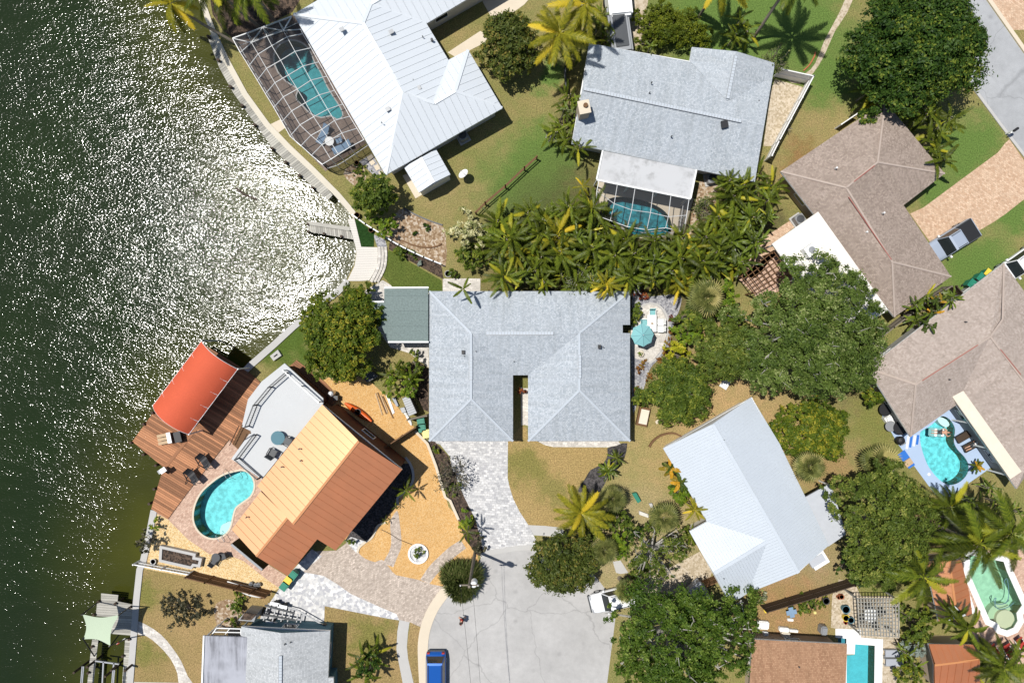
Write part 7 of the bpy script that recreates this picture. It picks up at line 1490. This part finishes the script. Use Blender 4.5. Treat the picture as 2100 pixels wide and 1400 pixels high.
tarp = tag(MB().prism(Wp(q(25, 440, 840, 500, 795, 595, 930, 540, 965)), 0, .06).build('tarp', M['blue_tarp']), 'bright blue tarp at the edge of the blue deck', 'tarp')
bx2 = tag(MB().box(W(q(25, 535, 910)[0], .12), (.75, .6, .16), .6).build('wooden_board', M['wood_light']), 'small light wooden game board on blue tarp', 'board')
bx3 = tag(MB().box(W(q(25, 790, 1255)[0], .14), (.8, .65, .2), .6).box(W(q(25, 795, 1270)[0], .26), (.14, .14, .04)).build('wooden_board', M['wood_light']), 'small light wooden game board at the deck corner', 'board')
tag(MB().lathe(W(q(25, 720, 1015)[0], 0), [(.14, 0.02), (.14, .06), (.05, .07)], 16).build('skimmer_lid', M['white']), 'round white skimmer lid in the blue deck', 'lid')
# dried palm frond / bromeliad on the pool edge
palm('blue-green spiky agave at the pool edge of the blue deck', (2003, 955), 'croton', 0.9, 12, 0.75, 99, 'agave', trunk=False, cat='plant', lo=-5)

def person(label, cat_loc, joints, edges, rad, loc, rz, shirt, pants, hairc, parts):
    t = thing('person', label, 'person', loc, None, rz)
    def skinmesh(nm, keep, grow, mat):
        idx = {k: i for i, k in enumerate(keep)}; me = bpy.data.meshes.new(nm); me.from_pydata([joints[k] for k in keep], [(idx[a], idx[b]) for a, b in edges if a in idx and b in idx], []); me.materials.append(mat)
        o = link(bpy.data.objects.new(nm, me)); o.parent = t; md = o.modifiers.new('skin', 'SKIN'); md.use_smooth_shade = True
        for i, k in enumerate(keep): me.skin_vertices[0].data[i].radius = (rad[k] * grow, rad[k] * grow)
        me.skin_vertices[0].data[0].use_root = True; o.modifiers.new('sub', 'SUBSURF').levels = 1; o.modifiers['sub'].render_levels = 2; return o
    skinmesh('body', ['pelvis'] + [k for k in joints if k != 'pelvis'], 1.0, M['skin'])
    if shirt: skinmesh('shirt', ['pelvis', 'chest', 'shl', 'shr', 'ell', 'elr'], 1.15, shirt)
    if pants: skinmesh('shorts', ['pelvis', 'hipl', 'hipr', 'knl', 'knr'], 1.15, pants)
    hd = Vector(joints['head']); up = (hd - Vector(joints['neck'])).normalized(); bm = bmesh.new(); bmesh.ops.create_icosphere(bm, subdivisions=3, radius=.118)
    bmesh.ops.delete(bm, geom=[v for v in bm.verts if v.co.dot(up) < -.03 or (v.co.dot(Vector(parts)) > .05 and v.co.dot(up) < .05)], context='VERTS'); bmesh.ops.translate(bm, vec=hd + up * .02, verts=bm.verts); me = bpy.data.meshes.new('hair'); bm.to_mesh(me); bm.free(); me.materials.append(hairc); o = link(bpy.data.objects.new('hair', me)); o.parent = t
    f = Vector(parts); side = up.cross(f).normalized(); mb = MB(); fc = hd + f * .095
    for s in (-1, 1): mb.box(fc + side * .035 * s + up * .01, (.02, .02, .02))
    mb.box(fc + f * .015 - up * .03, (.025, .025, .04)); mb.build('face_features', M['skin'], t, True); return t
E_ = [('pelvis', 'chest'), ('chest', 'neck'), ('neck', 'head'), ('chest', 'shl'), ('shl', 'ell'), ('ell', 'wrl'), ('wrl', 'hal'), ('chest', 'shr'), ('shr', 'elr'), ('elr', 'wrr'), ('wrr', 'har'), ('pelvis', 'hipl'), ('hipl', 'knl'), ('knl', 'anl'), ('anl', 'tol'), ('pelvis', 'hipr'), ('hipr', 'knr'), ('knr', 'anr'), ('anr', 'tor')]
RD = dict(pelvis=.15, chest=.155, neck=.055, head=.1, shl=.075, shr=.075, ell=.05, elr=.05, wrl=.035, wrr=.035, hal=.03, har=.03, hipl=.1, hipr=.1, knl=.06, knr=.06, anl=.04, anr=.04, tol=.035, tor=.035)
walk = dict(pelvis=(0, 0, .95), chest=(.05, 0, 1.32), neck=(.07, 0, 1.5), head=(.1, 0, 1.63), shl=(.03, .2, 1.4), ell=(-.05, .27, 1.12), wrl=(.1, .27, .92), hal=(.16, .26, .84), shr=(.05, -.2, 1.4), elr=(.18, -.25, 1.15), wrr=(.36, -.2, 1.05), har=(.44, -.18, 1.02), hipl=(0, .1, .9), knl=(.2, .1, .52), anl=(.22, .1, .1), tol=(.36, .1, .05), hipr=(0, -.1, .9), knr=(-.05, -.1, .5), anr=(-.3, -.1, .15), tor=(-.2, -.1, .05))
person('person in a red shirt walking across the cul-de-sac', None, walk, E_, RD, W((949, 1264)), R(160), M['red'], M['dark'], M['hair'], (1, 0, -.1))
lie = dict(pelvis=(0, 0, .0), chest=(.38, 0, .06), neck=(.58, 0, .13), head=(.72, 0, .18), shl=(.46, .2, .05), ell=(.3, .36, .02), wrl=(.12, .3, .06), hal=(.04, .26, .1), shr=(.46, -.2, .05), elr=(.6, -.4, .02), wrr=(.78, -.3, .05), har=(.86, -.24, .08), hipl=(-.05, .1, 0), knl=(-.48, .12, .12), anl=(-.88, .11, .02), tol=(-.95, .12, .12), hipr=(-.05, -.1, 0), knr=(-.46, -.13, .1), anr=(-.88, -.12, .02), tor=(-.95, -.12, .12))
fl = thing('pool_float', 'pale turquoise pool float on the aqua kidney pool', 'pool float', W(q(25, 815, 640)[0], 0) + Vector((0, 0, -.12))); c = ORG[fl]
rounded(c + Vector((-.12, 0, .1)), (1.75, .8, .18), R(-3), 'mattress', M['teal_cloth'], fl, .08)
for i in range(4): rounded(c + Vector((-.7 + i * .32, 0, .2)), (.24, .74, .06), R(-3), 'air_tube', M['white'] if i % 2 else M['teal_cloth'], fl, .028)
person('person in dark shorts floating on the turquoise pool float', None, lie, E_, RD, W(q(25, 810, 635)[0], 0) + Vector((.1, 0, .17)), R(-2), None, M['dark'], M['hair'], (0, 0, 1))
sit = {k: (v[0], v[1], v[2] + (max(0, v[0] - .25) * .7)) for k, v in lie.items()}
person('person in white top and red cap lying on the dark lounger', None, sit, E_, RD, W(q(25, 1125, 750)[0], .55), R(28), M['white'], M['dark'], M['red'], (-.5, 0, .85))
# white tables etc in the garden by the tan roof
for p, r_, h_, m_, l in ((q(23, 1405, 610)[0], .22, .5, 'terracotta', 'terracotta pot with plant on the sandy patio by the fence'), (q(23, 1385, 620)[0], .16, .4, 'terracotta', 'smaller terracotta pot beside a larger one on sandy patio'), (q(23, 1440, 720)[0], .36, .6, 'stucco_blue', 'dark green glazed pot on the sandy patio'), (q(23, 1485, 815)[0], .28, .6, 'stucco_blue', 'dark green glazed pot beside the yellow pot'), (q(23, 1445, 800)[0], .3, .5, 'yellow_bin', 'yellow painted pot on the sandy patio'),
                         (q(23, 1450, 850)[0], .14, .3, 'red', 'small red pot on the sandy patio'), (q(23, 1265, 645)[0], .3, .6, 'dark', 'dark tub in the vegetable garden near the fence'), (q(23, 1150, 700)[0], .22, .3, 'black', 'flat black tub in the vegetable garden'), (q(6, 1690, 1040)[0], .22, .4, 'wood', 'brown pot at the corner of bright turf'), (q(6, 1560, 900)[0], .25, .5, 'wood', 'brown barrel pot beside the low rail fence end'),
                         (q(15, 265, 930)[0], .25, .3, 'alu', 'coiled pale hose pot beside the raised planter'), (q(11, 1675, 100)[0], .3, .12, 'concrete_grey', 'round grey hose coil in the bed above pavers'), (q(6, 1555, 400)[0], .2, .4, 'wood', 'brown pot at the screen enclosure corner'), (q(6, 1655, 905)[0], .25, .2, 'concrete', 'pale round stepping stone near the low rail fence')):
    t = thing('plant_pot', l, 'pot', W(p)); MB().lathe(W(p), [(r_ * .75, 0), (r_, h_), (r_ * 1.08, h_), (r_ * .9, h_ - .04)], 16).build('pot', M[m_], t); MB().lathe(W(p) + Vector((0, 0, h_ - .06)), [(r_ * .88, 0), (r_ * .88, .02)], 14).build('soil', M['mulch'], t)
tag(MB().prism(Wp(q(23, 720, 735, 765, 725, 780, 760, 735, 768)), 0, .12).build('garden_tray', M['yellow_bin']), 'yellow tray in the vegetable garden', 'tray'); 
t = thing('garden_table', 'blue mosaic cross-shaped garden table', 'table', W(q(23, 955, 745)[0])); c = W(q(23, 955, 745)[0])
for a in (0, R(90)): MB().box(c + Vector((0, 0, .55)), (.95, .42, .05 + a * .003), a + .2).build('table_leaf', M['cushion_blue'], t)
MB().tube([c, c + Vector((0, 0, .52))], .06, 8).build('pedestal', M['dark'], t)
for p, s_, l, m_ in ((q(23, 725, 885)[0], (1.1, .75, .5), 'white tub freezer beside the tan roof eave', 'white'), (q(23, 970, 835)[0], (.55, .25, .3), 'white planter trough in the vegetable garden', 'white'), (q(23, 915, 925)[0], (.9, .4, .5), 'white scrap frame leaning along the tan roof wall', 'alu'), (q(23, 1000, 935)[0], (.8, .25, .4), 'white folded chair along the tan roof wall', 'white'), (q(23, 930, 970)[0], (.8, .5, .6), 'cream armchair shell along the tan roof wall', 'flat_cream'), (q(23, 750, 965)[0], (.5, .4, .5), 'white rounded seat along the tan roof wall', 'alu'), (q(23, 1190, 770)[0], (.25, .25, .3), 'pale yellow pail in the vegetable garden', 'cream_bin'), (q(23, 1275, 935)[0], (.6, .8, .9), 'grey lidded bin beside the spa', 'grey')):
    o = bpy.data.meshes.new('box'); c = W(p, s_[2]); tt = thing('yard_item', l, l.split()[1] if len(l.split()[1]) > 3 else 'item', Vector((c.x, c.y, 0))); tt['category'] = 'yard item'; rounded((c.x, c.y, s_[2] / 2), s_, R(-5), 'shell', M[m_], tt, min(s_) * .18); rounded((c.x, c.y, s_[2] + .02), (s_[0] * .8, s_[1] * .75, .05), R(-5), 'top', M[m_], tt, .02)
# pergola table
rtable(q(24, 200, 790)[0], .65, .72, M['alu'], M['dark'], 'round pale table under the lattice pergola')
for i, a in enumerate((20, 110, 200, 290)): p = q(24, 200, 790)[0]; chair((p[0] + 19 * math.cos(R(a)), p[1] - 19 * math.sin(R(a))), R(a + 180), M['dark'], M['dark'], 'dark chair round the pale table under lattice pergola', 'chairs under the lattice pergola')
for p, l in ((q(24, 405, 1135)[0], 'blue-grey lounger by the straight pool, nearer the pergola'), (q(24, 410, 1215)[0], 'blue-grey lounger by the straight pool, further from the pergola')): lounger(p, R(0), M['grey'], M['grey_tarp'], l, L=1.5, back=20)
for p, a, l in ((q(24, 1305, 1100)[0], 130, 'red deck chair beside the white cushion near orange roof'), (q(24, 1430, 1100)[0], 120, 'red deck chair in the middle of the palm border'), (q(24, 1545, 1040)[0], 125, 'red deck chair nearest the milky pool shelf')): lounger(p, R(a), M['white'], M['red'], l, L=1.5, back=40, name='deck_chair')
# kayak, lumber, sheds, air conditioners, dish, mailbox, pole
ky = thing('kayak', 'orange kayak lying along the shaded terrace wall', 'kayak', W(q(14, 820, 580)[0])); a, b = W(q(14, 690, 495)[0], .25), W(q(14, 945, 670)[0], .25); d = (b - a).normalized(); s_ = Vector((-d.y, d.x, 0)); vs = []; fs = []
for k in range(11):
    u = k / 10; w = .36 * math.sin(math.pi * (.04 + .92 * u)) ** .7; p = a.lerp(b, u); hz = .12 * (2 * u - 1) ** 2; vs += [p - s_ * w + Vector((0, 0, hz)), p + Vector((0, 0, hz + .1)), p + s_ * w + Vector((0, 0, hz)), p + Vector((0, 0, -.22 + hz))]
for k in range(10): fs += [(4 * k + j, 4 * k + 4 + j, 4 * k + 4 + (j + 1) % 4, 4 * k + (j + 1) % 4) for j in range(4)]
MB().add(vs, fs).build('hull', plain('kayak_orange', (.75, .13, .02), .35), ky, smooth_=True); MB().lathe(a.lerp(b, .48) + Vector((0, 0, .1)), [(.3, 0), (.3, .04), (.24, .04), (.24, .0)], 16).build('cockpit', M['black'], ky)
for i, (x0, y0, x1, y1, m_) in enumerate(((980, 400, 1045, 610, 'wood_light'), (1000, 395, 1085, 600, 'wood'), (1030, 420, 1095, 590, 'wood_light'), (1050, 430, 1150, 640, 'wood'), (1085, 420, 1150, 600, 'white'), (1095, 415, 1160, 590, 'white'))):
    tag(MB().bar(W(q(14, x0, y0)[0], .06), W(q(14, x1, y1)[0], .06), .1, .09).build('lumber_board', M[m_]), ('white painted' if m_ == 'white' else 'pale' if m_ == 'wood_light' else 'brown') + ' length of lumber on the golden gravel', 'lumber', ('white' if m_ == 'white' else 'pale' if m_ == 'wood_light' else 'brown') + ' lumber on the golden gravel')
shd = thing('storage_shed', 'small dark shed with ribbed steel roof beside the golden gravel', 'shed', W(q(14, 1310, 530)[0])); ps = [W(p, 1.7) for p in q(14, 1235, 450, 1300, 425, 1375, 590, 1300, 620)]
MB().prism([tuple(p[:2]) for p in ps], 0, 1.55).build('wall', M['black'], shd)
for i in range(8): s = (i + .5) / 8; a, b = ps[0].lerp(ps[3], s), ps[1].lerp(ps[2], s); MB().bar(a, b, (ps[3] - ps[0]).length / 8 - .02, .05).build('roof_panel', M['grey'], shd)
tag(MB().prism(Wp(q(14, 850, 220, 940, 190, 1000, 240, 900, 295), .7), 0, .7).prism(inset(Wp(q(14, 850, 220, 940, 190, 1000, 240, 900, 295), .7), -.04), .7, .76).build('storage_box', M['dark']), 'dark grey storage box under the seawall tree edge', 'box')
tag(MB().prism(Wp(q(14, 1215, 545, 1255, 535, 1275, 580, 1235, 590), .5), 0, .5).build('bucket_crate', M['grey']), 'grey crate beside the ribbed shed', 'crate')
tag(MB().prism(Wp(q(14, 1140, 450, 1165, 440, 1200, 520, 1180, 530), .3), 0, .3).build('cooler_box', M['grey_tarp']), 'pale blue cooler beside the lumber', 'cooler')
rks = thing('rock_edging', 'row of white rocks along the gravel yard edge', 'rocks', W(q(14, 1295, 640)[0])); rr = random.Random(4)
for i in range(9): p = q(14, 1265 + i * 7, 590 + i * 13)[0]; bm = bmesh.new(); bmesh.ops.create_icosphere(bm, subdivisions=1, radius=.16); [setattr(v, 'co', v.co * rr.uniform(.7, 1.2)) for v in bm.verts]; me = bpy.data.meshes.new('rock'); bm.to_mesh(me); bm.free(); me.materials.append(M['white']); o = link(bpy.data.objects.new('rock', me)); o.parent = rks; o.location = W(p, .08) - ORG[rks]
hz_ = thing('utility_box', 'square pale frame pit on the seawall lawn', 'fire pit', W((567, 728))); fp = Wp(q(13, 1380, 185, 1455, 125, 1490, 180, 1415, 232)); MB().prism(fp, 0, .3, [inset(fp, .24)]).build('surround', M['concrete_grey'], hz_); MB().prism(inset(fp, .23), 0, .08).build('ash_bed', M['gravel_black'], hz_)
def acunit(px, l, rz=0):
    c = W(px); t = thing('air_conditioner', l, 'air conditioner', c); MB().box(c + Vector((0, 0, .06)), (1.1, 1.1, .12), rz).build('pad', M['concrete_grey'], t); rounded(c + Vector((0, 0, .52)), (.85, .85, .8), rz, 'cabinet', M['grey'], t, .06); MB().lathe(c + Vector((0, 0, .92)), [(.36, 0), (.36, .03), (.08, .05)], 20).build('fan_grille', M['dark'], t)
acunit((950, 283), 'grey air conditioner in the shade of the white metal roof', .5); acunit((517, 1293), 'grey air conditioner beside the teal wall', 0); acunit(q(9, 1090, 850)[0], 'dark air conditioner beside the taupe roof and white flat roof', .6); acunit(q(9, 260, 465)[0], 'dark air conditioner in the nook under grey shingle eave', .2); acunit((577, 852 - 60), 'grey air handler on the gravel beside the roof terrace', .3) if False else None
cl = thing('cylinder_heater', 'small dome-topped steel tank beside the roof terrace wall', 'tank', W((684, 806))); MB().lathe(W((684, 806)), [(.3, 0), (.3, .9), (.22, 1.05), (.05, 1.1)], 18).build('tank', M['steel'], cl); MB().box(W((688, 810)) + Vector((.2, -.2, .4)), (.4, .4, .8)).build('burner_box', M['dark'], cl)
ds = thing('satellite_dish', 'white satellite dish on a post in the dry lawn', 'satellite dish', W((952, 361))); c = W((950, 356), 1.3); b0 = W((952, 361)); MB().tube([b0, (b0.x, b0.y, 1.2)], .04, 8).build('post', M['steel'], ds)
dn = Vector((-.5, .45, .74)).normalized(); uu = dn.cross(Vector((0, 0, 1))).normalized(); vv = dn.cross(uu); vs = [c - dn * .1] + [c + (uu * math.cos(a) * r_ + vv * math.sin(a) * r_) + dn * (r_ * r_ * .4 - .1) for r_ in (.25, .5) for a in np.linspace(0, 2 * math.pi, 16, endpoint=False)]
MB().add(vs, [(0, 1 + i, 1 + (i + 1) % 16) for i in range(16)] + [(1 + i, 17 + i, 17 + (i + 1) % 16, 1 + (i + 1) % 16) for i in range(16)]).build('dish', M['white'], ds, smooth_=True); MB().tube([c - vv * .45, c + dn * .5], .025, 6).build('feed_arm', M['grey'], ds)
mbx = thing('mailbox', 'black mailbox on a white post at the street kerb', 'mailbox', W((2060, 276))); c = W((2062, 275)); MB().box(c + Vector((0, 0, .55)), (.1, .1, 1.1)).build('post', M['white'], mbx); rounded(c + Vector((.1, .05, 1.2)), (.55, .22, .24), R(35), 'box', M['black'], mbx, .05); MB().bar(c + Vector((-.25, -.2, 1.0)), c + Vector((.25, .2, 1.0)), .1, .06).build('arm', M['white'], mbx)
pl = thing('utility_pole', 'timber utility pole with grey transformer at the cul-de-sac', 'utility pole', W((975, 1128))); b0 = W((975, 1128)); tp_ = Vector((b0.x, b0.y, 9.5)); MB().tube([b0, tp_], [.16, .11], 10).build('pole', M['bark'], pl)
MB().lathe(Vector((b0.x + .35, b0.y, 8.2)), [(.24, 0), (.26, .1), (.26, .8), (.18, .9)], 16).build('transformer', M['alu'], pl); MB().bar((b0.x - .8, b0.y, 9.1), (b0.x + .8, b0.y, 9.1), .1, .12).build('crossarm', M['bark'], pl)
for x in (-.7, .7): MB().lathe(Vector((b0.x + x, b0.y, 9.16)), [(.05, 0), (.06, .1), (.03, .16)], 8).build('insulator', M['alu'], pl)
pe = W((992, 1420), 8.6)
for x, dz in ((-.7, 9.3), (.1, 7.6)):
    a = Vector((b0.x + x, b0.y, dz)); b = Vector((pe.x + x * .6, pe.y - 6, dz - .6)); MB().tube([a.lerp(b, k / 8) + Vector((0, 0, -.5 * math.sin(math.pi * k / 8))) for k in range(9)], .011, 4).build('power_line', M['black'], pl)
cbx = MB().tube([W(p, .03) for p in smooth(q(16, 850, 632, 930, 670, 1010, 720, 1080, 750, 1145, 775), 3, False)], .03, 5); tag(cbx.build('garden_hose', M['wood_dark']), 'thin dark hose running from bed edging to the stone ring', 'hose')
tag(MB().tube([W(p, -1.02) for p in smooth(q(6, 395, 635, 450, 680, 520, 715, 600, 745), 3, False)], [.1] * 9 + [.05], 6).build('floating_log', M['wood_dark']), 'dark log floating in the glittering water', 'log')
su = thing('surfboard', 'white paddleboard leaning outside the brown timber fence', 'paddleboard', W(q(15, 1210, 1270)[0])); a, b = W(q(15, 1080, 1205)[0], .5), W(q(15, 1340, 1265)[0], .5); vs = []
for k in range(13): u = k / 12; w = .34 * math.sin(math.pi * (.03 + .94 * u)) ** .6; p = a.lerp(b, u); vs += [p + Vector((-.2 * w, -w * .75, w * .6)), p + Vector((.2 * w, w * .75, -w * .6)), p + Vector((.2 * w, w * .75 - .06, -w * .6 - .06)), p + Vector((-.2 * w, -w * .75 - .06, w * .6 - .06))]
MB().add(vs, [f for k in range(12) for f in [(4 * k + j, 4 * k + 4 + j, 4 * k + 4 + (j + 1) % 4, 4 * k + (j + 1) % 4) for j in range(4)]]).build('board', M['white'], su)
for p in ((1150, 1225), (1290, 1260)): c = W(q(15, *p)[0]); MB().box((c.x, c.y, .15), (.12, .5, .3)).build('rest_block', M['wood'], su)
tg = thing('timber_rack', 'stack of white and brown boards behind the timber fence', 'rack', W(q(15, 1070, 1150)[0])); MB().bar(W(q(15, 960, 1140)[0], .6), W(q(15, 1190, 1215)[0], .6), .35, .1).build('white_board', M['white'], tg); MB().bar(W(q(15, 990, 1130)[0], .5), W(q(15, 1250, 1195)[0], .5), .12, .1).build('pipe', M['wood_dark'], tg)
for p in ((1000, 1145), (1170, 1190)): c = W(q(15, *p)[0]); MB().box((c.x, c.y, .25), (.1, .7, .5), -.3).build('rest', M['wood'], tg)
for i, p in enumerate(q(15, 1200, 1140, 1245, 1150, 1275, 1148)): t = thing('glazed_jar', 'round grey jar in the clutter by timber fence', 'jar', W(p), 'round grey jars by the timber fence'); MB().lathe(W(p), [(.1, 0), (.2, .2), (.18, .38), (.1, .45)], 14).build('jar', M['grey'], t); MB().lathe(W(p) + Vector((0, 0, .45)), [(.1, 0), (.1, .03)], 12).build('rim', M['dark'], t)
stv = thing('solar_screen', 'dark trellis with slats under the low orange roof edge', 'trellis', W(q(15, 1100, 800)[0])); a, b = W(q(15, 1040, 745)[0], .9), W(q(15, 1330, 985)[0], .9)
for i in range(14): c = a.lerp(b, (i + .5) / 14); MB().box((c.x, c.y, .9), (.12, .35, 1.8), R(50)).build('slat', M['wood_dark'], stv)
MB().bar(a + Vector((0, 0, .92)), b + Vector((0, 0, .92)), .2, .06).build('top_rail', M['grey'], stv)
sc_ = thing('lanai_screen', 'small dark screened lanai beside the streaky grey porch roof', 'screen enclosure', W(q(18, 420, 730)[0])); gp = [zt(*p, 2.3) for p in ((280, 680), (600, 690), (600, 790), (210, 780))]
MB().add(gp, [(0, 1, 2, 3)]).build('screen_panel', M['screen_dark'], sc_)
for i in range(4): MB().bar(gp[i], gp[(i + 1) % 4], .08, .1).build('beam', M['alu'], sc_)
MB().bar(zt(250, 730, 2.3), zt(600, 738, 2.3), .07, .09).build('beam', M['alu'], sc_); MB().bar(zt(455, 685, 2.3), zt(375, 785, 2.3), .06, .08).build('beam', M['alu'], sc_)
for p in gp: MB().box((p.x, p.y, 1.13), (.08, .08, 2.26)).build('post', M['alu'], sc_)
us = thing('utility_shed', 'small dark lean-to shed beside the teal wall', 'shed', zt(700, 560, 0)); MB().prism([tuple(zt(*p, 1.9)[:2]) for p in ((560, 580), (640, 485), (800, 505), (770, 600))], 0, 1.9).build('wall', M['grey'], us); MB().prism([tuple(zt(*p, 2.0)[:2]) for p in ((590, 570), (645, 480), (805, 505), (725, 580))], 1.9, 2.0).build('roof', M['mulch'], us)
tag(MB().prism(Wp(q(21, 450, 990, 490, 980, 535, 1060, 505, 1080), .5), 0, .5).build('transformer_box', M['green_bin']), 'dark green utility box shaded by a fan palm', 'utility box')
tag(MB().prism(Wp(q(21, 520, 1155, 610, 1190, 605, 1220, 520, 1190), .4), 0, .35).build('bench_slab', M['offwhite']), 'pale slab bench between two fan palms', 'bench')
tag(MB().prism(Wp(q(21, 610, 1085, 640, 1080, 655, 1120, 630, 1125), .3), 0, .3).build('garden_stone', M['concrete_grey']), 'grey stone block by the wide fan palm', 'stone')
tag(MB().prism(Wp(q(21, 670, 300, 700, 275, 720, 295, 685, 325), .1), 0, .1).build('paver_slab', M['concrete']), 'lone pale paver on the dirt beside corrugated roof', 'slab')
tag(MB().prism(Wp(q(20, 1840, 315, 1858, 312, 1860, 332, 1845, 335), .2), 0, .2).build('landscape_light', M['white']), 'small white landscape light on black gravel', 'lamp')
